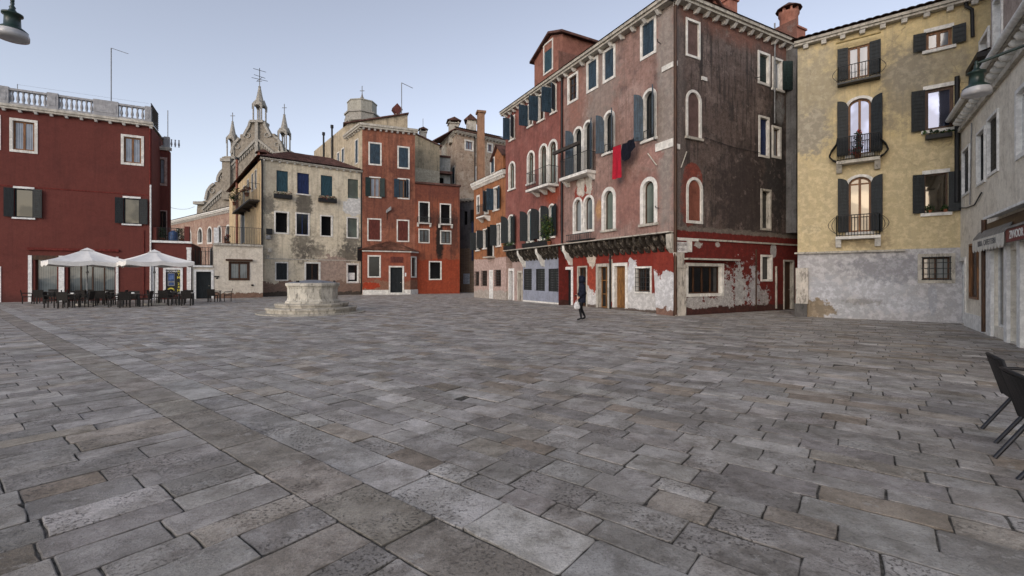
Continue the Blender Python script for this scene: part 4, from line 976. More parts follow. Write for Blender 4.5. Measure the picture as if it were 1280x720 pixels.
def chim(px0, px1, yt, yb, Y, mat, root, cap=True, d=None):
    c = ground((px0 + px1) / 2, Y); w = (px1 - px0) / FPX * Y; mb = MB(); chimney_box(mb, c, w * .9, d or w * .9, CAMH + (HZ - yb) / FPX * Y, CAMH + (HZ - yt) / FPX * Y - (w * .55 if cap else 0), mat, .25, cap); return mb.build("chimney", root)
chim(560.5, 573.5, 149, 180, 58.0, M.stoneold, HB); chim(596.5, 605.5, 141, 246, 55.2, m_or, HB, False, .9)
mb = MB(); c = ground(601, 55.2); zt_ = CAMH + (HZ - 141) / FPX * 55.2; mb.box((c.x, c.y, zt_ + .0), (1.1, 1.15, .25), m_or, .25); mb.build("chimney_crown", HB)
mb = MB(); c = ground(589, 60); z = CAMH + (HZ - 163) / FPX * 60; mb.box((c.x, c.y, z + .5), (1.2, 1.4, 1.4), M.stoneold, .2); mb.mesh([(c.x - .9, c.y - .9, z + 1.1), (c.x + .9, c.y - .9, z + 1.1), (c.x + .9, c.y + 1, z + 1.1), (c.x - .9, c.y + 1, z + 1.1), (c.x, c.y - .9, z + 1.9), (c.x, c.y + 1, z + 1.9)], [(0, 1, 4), (2, 3, 5), (0, 4, 5, 3), (1, 2, 5, 4)], M.tiledark); mb.build("dormer", HB)
mb = MB(); mb.tube([FBl.P(FBl.u(557.5), 8, .1), FBl.P(FBl.u(557.5), FBl.z(557.5, 183), .1)], .5, M.stoneold, 8); mb.build("flue", HB)
pipe(FB, HB, [(FB.u(593), ZB), (FB.u(593), 5)], .06, M.black, .1)
# grey house closing the dark alley
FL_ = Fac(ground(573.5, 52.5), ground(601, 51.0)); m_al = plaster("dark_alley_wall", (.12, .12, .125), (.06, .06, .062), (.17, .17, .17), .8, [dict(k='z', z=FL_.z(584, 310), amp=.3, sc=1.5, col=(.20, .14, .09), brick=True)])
HA = thing("alley_house", "dark grey house with a brick foot closing the narrow alley", "house", (*((FL_.A + FL_.B) / 2), 0))
window(FL_, HA, 579.5, 584, 264, 281, fw=0, fill='dark', pane=M.darkin, rec=.3); window(FL_, HA, 588, 592.5, 262, 279, fw=0, fill='shut', shm=M.shutblack, rec=.1)
za3 = FL_.z(585, 251)
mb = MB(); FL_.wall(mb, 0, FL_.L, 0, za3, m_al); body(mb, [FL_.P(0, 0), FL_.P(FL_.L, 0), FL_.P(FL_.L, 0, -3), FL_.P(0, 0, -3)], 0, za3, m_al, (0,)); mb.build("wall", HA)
cornice(FL_, HA, 0, FL_.L, za3, .25, .3, M.stoneold, .5, M.stoneold, ch=.12)
mb = MB(); mb.fbox(FL_, FL_.u(579.5), FL_.u(587), FL_.z(583, 355), FL_.z(583, 342), .003, .06, simple("pale_panel", (.34, .40, .46), .6)); mb.build("notice_board", HA)
pipe(FL_, HA, [(FL_.u(591.5), 8), (FL_.u(591.5), 3.6)], .1, M.shutnavy, .15)

# ================================================================== NARROW ORANGE HOUSE (pink foot)
C9 = gnd(842, 395); C9 = ground(842, 19.37); L9 = ground(632, 33.0)
FM = Fac(L9, C9)
_fx = FM.off(-.30)
F8 = Fac(_fx.P(_fx.u(592.5), 0), _fx.P(_fx.u(632.3), 0))
m_b8 = plaster("ochre_orange_wall", (.33, .14, .065), (.13, .055, .03), (.32, .15, .08), .5, [dict(k='z', z=F8.z(612, 323), amp=.15, sc=1, col=(.46, .34, .30)), dict(k='z', z=.6, amp=.7, sc=1.2, col=(.40, .36, .32))], patchy=.5)
H8 = thing("narrow_orange_house", "narrow ochre orange house with a pink ground floor and dark shutters", "house", (*((F8.A + F8.B) / 2), 0))
window(F8, H8, 596, 599.8, 244, 267.5, fw=.14, fill='shut', shm=M.shutblack, rec=.12)
w_ = window(F8, H8, 605.5, 611, 238, 268, fw=.14, fill='dark', pane=M.darkin, rec=.25, shut=(('r', .55, 120),), shm=M.shutblue)
balcony(F8, H8, F8.u(603.5), F8.u(613), F8.z(608, 271), F8.z(608, 257), .6, .12, M.stone, 2)
window(F8, H8, 617, 624.5, 233, 262, fw=.12, fill='dark', pane=M.darkin, rec=.25, sill=True, shut=(('l', .55, 100), ('r', .5, 165)), shm=M.shutblue)
window(F8, H8, 595.5, 600, 289, 312.5, fw=.1, fill='dark', pane=M.darkin, rec=.2, sill=True, shut=(('l', .5, 110), ('r', .5, 165)), shm=M.shutblack)
window(F8, H8, 604, 609, 286, 310, fw=.1, fill='dark', pane=M.darkin, rec=.2, sill=True, shut=(('l', .5, 110), ('r', .5, 165)), shm=M.shutblack)
window(F8, H8, 613, 617.5, 282, 320.5, fw=.14, fm=M.white, fill='door', fc=M.shutblack, rec=.2, name='terrace_door', shut=(('r', .55, 110),), shm=M.shutblack)
window(F8, H8, 621, 626.5, 279, 307, fw=.1, fill='dark', pane=M.darkin, rec=.2, sill=True, shut=(('l', .5, 110),), shm=M.shutblack)
mb = MB(); mb.fbox(F8, F8.u(610.5), F8.u(619), F8.z(615, 322.5), F8.z(615, 320.8), .003, .5, M.stoneold); mb.build("ledge", H8)
for (a, b, t_, bt) in ((594.2, 598.8, 339.5, 357), (602.5, 608.8, 338.5, 357.2), (619, 626.2, 337.5, 357.6)):
    window(F8, H8, a, b, t_, bt, fw=.0, fill='grille', fc=M.oakdark, pane=M.glassdark, rec=.15)
window(F8, H8, 612, 616.3, 337.5, 369, fw=.16, fm=M.white, fill='door', fc=M.white, rec=.15, name='door', z0=.02)
Z8 = F8.z(612, 228) + .1
mb = MB(); F8.wall(mb, 0, F8.L, 0, Z8, m_b8); b8 = [F8.P(0, 0), F8.P(F8.L, 0), F8.P(F8.L, 0, -7), F8.P(0, 0, -7)]; body(mb, b8, 0, Z8, m_b8, (0,)); mb.build("wall", H8)
cornice(F8, H8, -.1, F8.L, Z8, .34, .3, M.stone, .28, M.stone, ch=.2, cw=.12, start=.15)
mb = MB(); zz = Z8 + .345; mb.poly([F8.P(-.3, zz, .35), F8.P(F8.L, zz, .35), F8.P(F8.L, zz + 1.4, -3.5), F8.P(-.3, zz + 1.4, -3.5)], M.tiledark); mb.poly([F8.P(-.3, zz, -7), F8.P(-.3, zz + 1.4, -3.5), F8.P(F8.L, zz + 1.4, -3.5), F8.P(F8.L, zz, -7)], M.tiledark); mb.poly([F8.P(-.3, zz, .35), F8.P(-.3, zz + 1.4, -3.5), F8.P(-.3, zz, -7)], m_b8); mb.build("roof", H8)
FD = Fac(F8.P(F8.u(611), 0, -.35), F8.P(F8.L - .02, 0, -.35)); zd = FD.z(620, 193); uu = FD.L * .62
window(FD, H8, 613.5, 618.5, 197, 217, fw=.08, fill='shut', shm=M.shutblue, rec=.1)
mb = MB(); FD.wall(mb, 0, uu, Z8 + .3, zd - .3, m_b8); mb.poly([FD.P(0, zd - .3), FD.P(uu, zd - .3), FD.P(uu / 2, zd + .5)], m_b8); mb.poly([FD.P(uu, Z8 + .3), FD.P(uu, Z8 + .3, -3), FD.P(uu, zd - .3, -3), FD.P(uu, zd - .3)], m_b8); mb.build("dormer_wall", H8)
mb = MB()
for s_ in (0, 1):
    a_ = FD.P(-.2 if s_ == 0 else uu + .2, zd - .45, .2); b_ = FD.P(uu / 2, zd + .6, .2); mb.prism([a_, b_, b_ + Vector((0, 0, .1)), a_ + Vector((0, 0, .1))], Vector((*(-FD.n * 3.4), 0)), M.tiledark)
mb.build("dormer_roof", H8)
# ================================================================== BIG RED HOUSE (left half of the long front)
FLo = FM.off(-.55)                      # the ground floor stands back under the jetty
uD = FM.u(704.5)                        # party line between the two houses
ZJ, ZT = 3.56, 13.35
m_b9a = plaster("faded_red_wall", (.245, .092, .075), (.14, .058, .050), (.31, .145, .122), .45, [bl(FM, 690, 244, .9, .6, (.26, .06, .035), amp=1.0, soft=.3)], patchy=.5)
m_b9b = plaster("weathered_pink_wall", (.295, .185, .155), (.16, .11, .098), (.37, .265, .23), .55, [
    bl(FM, 745, 112, 1.6, 2.2, (.27, .24, .21), amp=1.5, soft=.4, k2=.6), bl(FM, 722, 120, .9, 2., (.29, .11, .075), amp=1.4, soft=.4, k2=.5), bl(FM, 790, 250, 2.2, 1.2, (.29, .13, .105), amp=1.5, soft=.4, k2=.6), bl(FM, 832, 110, .5, 6.5, (.30, .28, .25), amp=1.0, soft=.3, k2=.7),
    bl(FM, 729, 240, .8, .6, (.26, .05, .035), amp=.6), bl(FM, 726, 230, .35, .7, (.55, .50, .44), amp=1.0), bl(FM, 736, 226, .3, .8, (.50, .46, .40), amp=1.2), bl(FM, 748.5, 262, .25, .5, (.42, .24, .12), amp=1.0, soft=.3), bl(FM, 812, 196, .7, .5, (.34, .20, .17), amp=1.2, soft=.2)], patchy=.7, bump=.5, grit=.8)
_t = NT("jetty_timber"); _p = _t.pos()
_c = _t.mix(_t.step(_t.noise(_p, 3.2, 7, .75), .56, .66), (.030, .025, .021), (.24, .21, .17)); _c = _t.mix(_t.step(_t.noise(_p, 9, 5, .7), .4, .7), _c, (.05, .042, .034)); _t.bump(_t.noise(_p, 14, 5, .7), .4, .02)
m_jet = _t.base(_c, .9, .2)
H9 = thing("faded_red_house", "faded red house with shuttered windows above a timber jetty and a gabled attic", "house", (*((FM.A + FM.P(uD, 0).to_2d()) / 2), 0))
S_ = dict(fw=.10, fill='glass', fc=M.oakdark, pane=M.glassdark, rec=.2, sill=True)
gdk = M.glassgreen
window(FM, H9, 637.5, 643.8, 145, 174, shut=(('l', .5, 98), ('r', .5, 130)), **S_)
window(FM, H9, 660, 666.5, 129, 157, shut=(('l', .62, 98),), **S_)
window(FM, H9, 672.7, 681, 117, 150, shut=(('l', .62, 98),), **S_)
window(FM, H9, 689, 696, 106.5, 140, shut=(('l', .62, 98), ('r', .5, 122)), **S_)
A_ = dict(arch=True, fw=.14, fill='glass', fc=M.oakdark, pane=M.glassgreen, rec=.18, trans=1)
window(FM, H9, 636, 644.4, 201.5, 236, sill=True, **A_)
window(FM, H9, 659, 668.7, 188, 228.7, sill=True, **A_)
wa = window(FM, H9, 674, 685, 179.5, 236, **A_); wb = window(FM, H9, 685.3, 697.3, 174, 232, **A_)
zs = FM.z(690, 236, .0) - .1
balcony(FM, H9, FM.u(669.5), FM.u(698.5), FM.z(684, 234.5), FM.z(684, 234.5) + 1.05, .75, .14, M.stone, 3, step=.12)
B_ = dict(arch=True, fw=.10, fill='glass', fc=M.shutteal, pane=M.glassdark, rec=.2, archk=.8, sill=True, shm=M.shutblack)
for (a, b, t_, bt) in ((635.3, 643, 268, 304), (659.5, 667.5, 261.5, 301.3), (674, 682, 258, 298.5), (686, 694, 254.5, 295.5)):
    window(FM, H9, a, b, t_, bt, shut=(('l', .5, 115), ('r', .5, 165)), **B_)
# ground floor
m_pkfoot = plaster("pale_pink_foot", (.40, .30, .27), (.22, .17, .15), None, .5)
m_bgrey = plaster("blue_grey_shop_paint", (.26, .28, .34), (.19, .20, .24), (.29, .31, .36), .3, patchy=.35, bump=.15)
window(FLo, H9, 635.6, 642.8, 335.6, 373, fw=.18, fm=M.white, fill='door', fc=M.shutblack, rec=.25, name='door', z0=.02)
window(FLo, H9, 647, 653.4, 338.5, 375, fw=.14, fm=M.stoneold, fill='door', fc=M.oakdark, rec=.25, name='door', z0=.02)
FSh = FLo.off(.03); us0, us1 = FSh.u(653.6), FSh.u(704)
for (a, b, t_, bt) in ((654.8, 664.7, 336, 362.5), (670, 681, 336, 363.5), (685.7, 698, 335.8, 364.4)):
    w_ = window(FSh, H9, a, b, t_, bt, fw=0, fill='glass', fc=M.iron, pane=M.glassgrey, rec=.12, mull=0, name='shop_window')
    mb = MB(); a0, a1, b0, b1 = w_['a0'], w_['a1'], w_['b0'], w_['b1']; nx = 6; nz = 9
    for i in range(nx + 1): mb.fbox(FSh, a0 + (a1 - a0) * i / nx - .018, a0 + (a1 - a0) * i / nx + .018, b0, b1, -.035, -.012, M.iron)
    for i in range(nz + 1): mb.fbox(FSh, a0, a1, b0 + (b1 - b0) * i / nz - .018, b0 + (b1 - b0) * i / nz + .018, -.033, -.010, M.iron)
    for i in range(nx):
        for j in range(nz): mb.tube([FSh.P(a0 + (a1 - a0) * (i + .5) / nx + .07 * math.cos(t), b0 + (b1 - b0) * (j + .5) / nz + .07 * math.sin(t), -.02) for t in [math.pi * k / 3 for k in range(7)]], .012, M.iron, 4, cap=False)
    mb.build("lattice_grille", w_['o'])
mb = MB(); FSh.wall(mb, us0, us1, 0, 2.95, m_bgrey); mb.fbox(FSh, us0, us1, 2.95, 2.99, -.03, 0, m_bgrey); mb.fbox(FSh, us0, us0 + .002, 0, 2.95, -.03, 0, m_bgrey); mb.fbox(FSh, us0, us1, .0, .1, .001, .012, M.stone); mb.build("shop_wall", H9)
mb = MB(); FM.wall(mb, 0, uD, ZJ, ZT, m_b9a); FLo.holes.append((us0 + .01, us1 - .01, -.01, 2.94, 0, 0)); FLo.wall(mb, 0, FLo.u(704.3), 0, ZJ + .1, m_pkfoot)
mb.poly([FM.P(0, 0, -.55), FM.P(0, ZT, -.55), FM.P(0, ZT, -9), FM.P(0, 0, -9)], m_b9a); mb.poly([FM.P(0, 0, -9), FM.P(0, ZT + 1.8, -9), FM.P(uD, ZT + 1.8, -9), FM.P(uD, 0, -9)], m_b9a); mb.poly([FM.P(0, ZJ, 0), FM.P(0, ZT, 0), FM.P(0, ZT, -.55), FM.P(0, ZJ, -.55)], m_b9a)
mb.build("wall", H9)
def jetty(root, u0, u1, name="jetty"):
    mb = MB()
    mb.fbox(FM, u0, u1, ZJ - .04, ZJ - .002, -.6, .10, m_jet); mb.fbox(FM, u0, u1, ZJ, ZJ + .05, .003, .24, M.stoneold)
    o = mb.build(name, root)
    n = int((u1 - u0) / .42)
    for i in range(n):
        u = u0 + (u1 - u0) * (i + .5) / n; w = .075
        mc = MB(); prof = [(-.56, 2.78), (-.44, 2.80), (-.30, 2.92), (-.26, 3.05), (-.12, 3.12), (.0, 3.24), (.05, 3.36), (.05, ZJ - .045), (-.56, ZJ - .045)]
        mc.prism([FM.P(u - w, z, o_) for o_, z in prof], Vector((*(FM.d * 2 * w), 0)), m_jet); mc.build("joist", o)
    return o
jo = jetty(H9, 0, uD)
for px in (648, 671, 705):
    u = FM.u(px); mc = MB(); prof = [(-.545, 2.35), (-.40, 2.40), (-.30, 2.62), (-.16, 2.78), (-.06, 3.02), (.07, 3.22), (.08, ZJ - .05), (-.545, ZJ - .05)]
    mc.prism([FM.P(u - .1, z, o_) for o_, z in prof], Vector((*(FM.d * .2), 0)), M.stone); mc.build("stone_bracket", jo)
cornice(FM, H9, -.15, uD, ZT, .26, .42, M.stoneold, .62, M.stone, ch=.17, cw=.16)
def main_roof(root, poly):
    mb = MB(); mb.poly(poly, M.tiledark); return mb.build("roof", root)
zr = ZT + .27
bL = FM.P(0, 0, -9)
main_roof(H9, [FM.P(-.2, zr, .48), FM.P(uD, zr, .48), FM.P(uD, zr + 1.6, -4.5), FM.P(-.2, zr + 1.6, -4.5)])
main_roof(H9, [FM.P(-.2, zr + 1.6, -4.5), FM.P(uD, zr + 1.6, -4.5), FM.P(uD, zr, -9.1), FM.P(-.2, zr, -9.1)])
# gabled attic dormer
FA9 = FM.off(-.9); ua, ub = FA9.u(668), FA9.u(703); FA9 = Fac(FA9.P(ua, 0), FA9.P(ub, 0)); zl_, zp = FA9.z(669, 72), FA9.z(699, 35.5)
m_att = plaster("attic_red_wall", (.26, .115, .085), None, (.36, .18, .12), .3)
window(FA9, H9, 679.5, 691.5, 52, 91, fw=.10, fill='shut', shm=M.shutteal, rec=.12)
dz = FA9.L
mb = MB(); zsd = min(zl_, zp - .8); FA9.wall(mb, 0, dz, ZT, zsd, m_att); mb.poly([FA9.P(0, zsd), FA9.P(dz, zsd), FA9.P(dz, zp - .5), FA9.P(dz * .62, zp), FA9.P(0, zsd + .02)], m_att)
mb.poly([FA9.P(dz, ZT), FA9.P(dz, ZT, -4.5), FA9.P(dz, zp - .5, -4.5), FA9.P(dz, zp - .5)], m_att); mb.poly([FA9.P(0, ZT, -4.5), FA9.P(0, ZT), FA9.P(0, zsd), FA9.P(0, zsd, -4.5)], m_att); mb.build("attic_wall", H9)
mb = MB(); bk = Vector((*(-FA9.n * 4.8), 0))
for (p, q) in (((-.25, zsd - .12), (dz * .62, zp + .06)), ((dz * .62, zp + .06), (dz + .3, zp - .55))):
    a_, b_ = FA9.P(p[0], p[1], .25), FA9.P(q[0], q[1], .25); mb.prism([a_, b_, b_ + Vector((0, 0, .14)), a_ + Vector((0, 0, .14))], bk, M.tiledark)
mb.build("attic_roof", H9)
pipe(FM, H9, [(uD - .06, ZT - .05), (uD - .06, ZJ + .1)], .06, M.black, .08); pipe(FM, H9, [(uD - .26, ZT - .05), (uD - .26, ZJ + .9)], .05, m_b9a, .07)

# ================================================================== WEATHERED CORNER HOUSE (right half and the long side)
FS = Fac(C9, C9 + Vector((.881, .473)) * 10.2)
H9c = thing("corner_house", "weathered brownish pink corner house with peeling red ground floor and a tall round chimney", "house", (*C9, 0))
T_ = dict(fill='shut', shm=M.shutblue, rec=.12, fw=.13)
window(FM, H9c, 709.7, 723, 92.5, 128, fill='glass', fc=M.oakdark, pane=M.glassdark, rec=.14, fw=.13, trans=2)
window(FM, H9c, 733.5, 748, 73.6, 113.7, **T_); window(FM, H9c, 754, 769.6, 59.5, 101, **T_); window(FM, H9c, 800.7, 820.7, 24.4, 71.3, **T_)
V_ = dict(arch=True, fw=.13, fill='glass', fc=M.shutblack, pane=M.glassdark, rec=.22)
w1 = window(FM, H9c, 716.5, 729.0, 158, 222, shut=(('l', .45, 130),), **V_); w2 = window(FM, H9c, 729.2, 741, 150, 216, shut=(('r', .45, 150),), **V_)
w3 = window(FM, H9c, 754.5, 769, 138, 190, sill=True, shut=(('l', .42, 135), ('r', .45, 135)), **V_)
w4 = window(FM, H9c, 803, 821, 110.5, 174, sill=True, shut=(('l', .42, 140), ('r', .48, 130)), **V_)
for w_ in (w3, w4):
    mb = MB(); railing(mb, [FM.P(w_['a0'], 0, .05), FM.P(w_['a1'], 0, .05)], w_['b0'] + .05, w_['b0'] + .42, .3, .012); mb.build("window_rail", w_['o'])
bo = balcony(FM, H9c, FM.u(709.5), FM.u(745), FM.z(727, 219), FM.z(727, 219) + 1.0, .6, .16, M.stone, 2, step=.09)
mb = MB(); mb.fbox(FM, FM.u(704.5), FM.u(738), FM.z(720, 202) + .55, FM.z(720, 202) + .72, .62, .78, M.greywood); mb.build("planter", bo)
Q_ = dict(arch=True, fill='glass', fc=M.oakdark, rec=.2, mull=0)
window(FM, H9c, 716.5, 728.6, 246.5, 292, fw=.13, pane=M.glassgrey, **Q_); window(FM, H9c, 729.2, 743, 243.5, 290, fw=.13, pane=M.glassgrey, sill=False, **Q_)
window(FM, H9c, 752.5, 770, 233.6, 287, fw=.19, pane=M.glassgreen, sill=True, sillm=M.stoneold, **Q_); window(FM, H9c, 800.7, 822, 221, 279.5, fw=.19, pane=M.glassgreen, sill=True, sillm=M.stoneold, **Q_)
mb = MB()
for i in range(14): 
    u = FM.u(714) + (FM.u(744) - FM.u(714)) * i / 13; mb.tube([FM.P(u, FM.z(729, 291.5) - .05, .3), FM.P(u, FM.z(729, 291.5) - .38, .3)], .016, M.iron, 4)
mb.fbox(FM, FM.u(713), FM.u(744.5), FM.z(729, 291.5) - .4, FM.z(729, 291.5) - .36, .003, .32, M.iron); mb.fbox(FM, FM.u(713), FM.u(744.5), FM.z(729, 291.5) - .06, FM.z(729, 291.5) - .02, .26, .32, M.iron); mb.build("window_ledge", H9c)
# ground floor under the jetty
m_g9 = plaster("peeling_red_foot", (.21, .028, .018), (.12, .020, .016), (.24, .04, .028), .4, [
    bl(FLo, 739, 352, .42, 1.0, (.30, .055, .030), amp=.6), bl(FLo, 737, 378, .75, .75, (.58, .57, .55), amp=1.1), bl(FLo, 729, 360, .25, 1.2, (.52, .51, .49), amp=.8), bl(FLo, 739, 322, .4, .55, (.55, .48, .40), amp=.8),
    bl(FLo, 790, 362, .55, 1.5, (.62, .63, .65), amp=.8), bl(FLo, 801, 378, 1.5, .68, (.56, .55, .53), amp=1.1), bl(FLo, 764, 350, .2, 1.2, (.45, .40, .34), amp=1.3), dict(k='z', z=.12, amp=.2, sc=2, col=(.12, .10, .085))], patchy=.5)
window(FLo, H9c, 704.6, 716.5, 333.5, 381.5, fw=.17, fm=M.white, fill='door', fc=M.shutblack, rec=.25, name='door', z0=.03)
window(FLo, H9c, 722, 734.2, 332.5, 383, fw=.08, fm=M.stoneold, fill='doorglass', fc=M.oakdark, pane=M.glassdark, rec=.2, name='door', z0=.03, trans=2)
window(FLo, H9c, 745.5, 762.6, 329.5, 385, fw=.16, fm=M.stoneold, fill='doorglass', fc=M.doorwood, pane=M.glassdark, rec=.3, mull=1, trans=2, name='door', z0=.03, label="tall glazed brown door under the jetty")
window(FLo, H9c, 766, 784.8, 328.5, 387, fw=.16, fm=M.stone, fill='door', fc=M.doorwood, rec=.2, name='door', z0=.1, label="golden brown panelled wooden door")
window(FLo, H9c, 794, 815, 333, 366.7, fw=.10, fm=M.stone, fill='grille', fc=M.oakdark, pane=M.glassdark, rec=.22)
mb = MB(); FM.wall(mb, uD, FM.L, ZJ, ZT, m_b9b); FLo.wall(mb, FLo.u(704.3), FLo.L, 0, ZJ + .1, m_g9); mb.build("wall", H9c)
m_but = plaster("peeled_buttress", (.22, .035, .022), (.14, .022, .018), None, .3, [dict(k='z', z=1.8, amp=1.0, sc=2.2, col=(.58, .58, .58), sc3=(1, 1, .6)), dict(k='z', z=.32, amp=.5, sc=3, col=(.20, .12, .09))])
mb = MB(); u0, u1 = FM.u(813.5), FM.L - .06
mb.hexa([FM.P(u0 + .25, 0, -.08), FM.P(u1, 0, -.03), FM.P(u1, 0, -.6), FM.P(u0 + .25, 0, -.6), FM.P(u0, 2.76, -.12), FM.P(u1, 2.76, -.12), FM.P(u1, 2.76, -.6), FM.P(u0, 2.76, -.6)], m_but); mb.build("buttress", H9c)
jo = jetty(H9c, uD + .01, FM.L - .02)
mc = MB(); prof = [(-.545, 2.5), (-.2, 2.6), (.06, 2.9), (.12, 3.2), (.12, ZJ - .05), (-.545, ZJ - .05)]; mc.prism([FM.P(FM.L - .32, z, o_) for o_, z in prof], Vector((*(FM.d * .3), 0)), M.stoneold); mc.build("stone_bracket", jo)
mb = MB(); mb.tube([FLo.P(FLo.u(763.8), 3.2, .06), FLo.P(FLo.u(763.8), 0.02, .06)], .05, M.black, 6); mb.build("drainpipe", H9c)
cornice(FM, H9c, uD, FM.L + .1, ZT, .26, .42, M.stoneold, .78, M.stone, ch=.17, cw=.16)
# the side wall
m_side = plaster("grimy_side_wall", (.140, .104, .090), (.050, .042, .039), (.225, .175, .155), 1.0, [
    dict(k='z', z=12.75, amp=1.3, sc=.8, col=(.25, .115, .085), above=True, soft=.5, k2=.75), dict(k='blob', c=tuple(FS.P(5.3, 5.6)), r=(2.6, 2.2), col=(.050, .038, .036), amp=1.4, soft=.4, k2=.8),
    bl(FS, 866, 224, .62, .72, (.25, .065, .045), amp=.15, sc=4), bl(FS, 862, 250, .55, 1.2, (.21, .06, .045), amp=.7, sc=3), bl(FS, 845, 150, .5, 5.5, (.20, .17, .155), amp=1.0, soft=.4, k2=.6), bl(FS, 969, 205, .9, 3.2, (.045, .042, .042), amp=1.4, soft=.4, k2=.9), bl(FS, 975, 135, .35, .8, (.28, .28, .28), amp=1.4, soft=.3),
    dict(k='f', sc=1.6, t=.64, col=(.23, .18, .16), soft=.08, k2=.6), dict(k='z', z=3.86, amp=.22, sc=2.5, col=(.20, .17, .145)),
    dict(k='z', z=3.66, amp=.12, sc=2.5, col=(.17, .020, .015)), bl(FS, 868, 378, .75, .45, (.50, .48, .46), amp=2.4, sc=4.5, soft=.02), bl(FS, 893, 383, .9, .55, (.48, .46, .44), amp=2.4, sc=4.5, soft=.02), bl(FS, 909, 372, .55, 1.1, (.50, .48, .47), amp=2.4, sc=4.5, soft=.02), bl(FS, 924, 366, .5, 1.3, (.48, .47, .46), amp=2.4, sc=4.5, soft=.02), bl(FS, 943, 365, .42, 1.2, (.46, .45, .46), amp=2.4, sc=4.5, soft=.02), bl(FS, 955, 375, .4, .5, (.40, .37, .36), amp=2.4, sc=4.5, soft=.02), bl(FS, 967, 313, .25, .35, (.52, .52, .52), amp=.7),
    bl(FS, 873, 306, .25, .12, (.50, .46, .42), amp=1.4, sc=5), bl(FS, 897, 306, .16, .12, (.50, .46, .42), amp=1.2, sc=5), dict(k='z', z=.30, amp=.35, sc=2, col=(.07, .025, .02))], patchy=.75, bump=.6, grain=.4, grit=1.15)
m_blind = plaster("blind_window_fill", (.125, .080, .070), None, None, .4); m_blindr = plaster("red_blind_fill", (.21, .075, .050), None, None, .4)
window(FS, H9c, 857, 874.8, 25, 72.5, fw=.10, fill='blind', pane=m_blind, rec=.06)
window(FS, H9c, 857, 876.4, 112.5, 172, fw=.12, arch=True, fill='blind', pane=m_blind, rec=.06, sill=True, sillm=M.stoneold)
window(FS, H9c, 857.6, 878, 221.5, 279.4, fw=.12, arch=True, fill='blind', pane=m_blindr, rec=.06)
window(FS, H9c, 947, 962, 65.5, 106.5, fw=.12, fill='shut', shm=M.shutgreen, rec=.2)
window(FS, H9c, 965, 978, 73, 112, fw=.10, fill='glass', fc=M.white, pane=M.glasspale, rec=.2, shut=(('r', .62, 150, M.shutgreen),), sill=True)
window(FS, H9c, 948, 961.3, 145.5, 197, fw=.10, fill='shut', shm=M.shutnavy, rec=.2); window(FS, H9c, 964.5, 976, 158, 198, fw=.11, fill='glass', fc=M.oakdark, pane=M.glasspale, rec=.2)
window(FS, H9c, 950.5, 963.5, 236.5, 288, fw=.10, fm=M.stoneold, fill='dark', pane=M.glassdark, rec=.2)
window(FS, H9c, 857, 904.3, 329, 370.5, fw=.13, fm=M.stone, fill='glass', fc=M.oakdark, pane=M.glassdark, mull=3, rec=.25, name='shop_window')
window(FS, H9c, 950.6, 965, 318.6, 351.7, fw=.10, fm=M.stone, fill='dark', pane=M.glassdark, rec=.2)
window(FS, H9c, 979, 992, 325, 387, fw=.08, fm=M.stoneold, fill='door', fc=M.oakdark, rec=.2, name='door', z0=.02)
mb = MB(); FS.wall(mb, 0, FS.L, 0, ZT, m_side); mb.poly([FS.P(FS.L, 0), FS.P(FS.L, 0, -8.7), FS.P(FS.L, ZT, -8.7), FS.P(FS.L, ZT)], m_side); mb.poly([FS.P(FS.L, 0, -8.7), FS.P(0, 0, -8.7), FS.P(0, ZT + 1.8, -8.7), FS.P(FS.L, ZT + 1.8, -8.7)], m_side); mb.poly([FM.P(uD, 0, -9), FM.P(uD, ZT + 1.8, -9), FM.P(FM.L, ZT + 1.8, -9), FM.P(FM.L, 0, -9)], m_side); mb.build("side_wall", H9c)
cornice(FS, H9c, -.35, FS.L, ZT, .26, .42, M.stoneold, .62, M.stone, ch=.17, cw=.16)
main_roof(H9c, [FM.P(uD, zr, .48), FM.P(FM.L + .48, zr, .48), FS.P(FS.L, zr, .48), FS.P(FS.L, zr + 1.6, -4.5), FM.P(FM.L - 4.5, zr + 1.6, -4.5), FM.P(uD, zr + 1.6, -4.5)])
main_roof(H9c, [FM.P(uD, zr + 1.6, -4.5), FM.P(FM.L - 4.5, zr + 1.6, -4.5), FS.P(FS.L, zr + 1.6, -4.5), FS.P(FS.L, zr, -8.9), FM.P(FM.L - 9, zr, -9), FM.P(uD, zr, -9)])
pipe(FS, H9c, [(.02, ZT - .05), (.02, .06)], .065, M.oakdark, .08); pipe(FS, H9c, [(FS.u(966), ZT + .9), (FS.u(966), 9.3)], .035, M.greypipe, .1)
pipe(FS, H9c, [(FS.u(944), 3.0), (FS.u(944), .1)], .03, M.oakdark, .05); pipe(FS, H9c, [(FS.u(969), 2.2), (FS.u(969), .1)], .05, M.stoneold, .05)
m_flue = plaster("grey_flue", (.16, .155, .15), (.08, .08, .08), (.24, .24, .24), .6)
mb = MB(); mb.fbox(FS, FS.u(982.5), FS.u(996), 3.9, ZT - .2, .003, .5, m_flue); mb.build("wall_flue", H9c)
mb = MB(); mb.fbox(FS, FS.u(852.5), FS.u(917), FS.z(884, 325.5), FS.z(884, 323.5), .002, .35, M.stoneold); mb.build("window_canopy", H9c)
mb = MB(); mb.fbox(FS, FS.u(872), FS.L, 3.28, 3.36, .001, .06, M.stoneold); mb.build("string_course", H9c)
m_col = stone("pale_corner_stone", (.52, .48, .42), .8)
mb = MB(); uc = FS.u(856); mb.fbox(FS, .08, uc, 0, 2.05, .002, .07, m_col); mb.fbox(FS, .04, uc + .05, 2.052, 2.2, .002, .11, m_col)
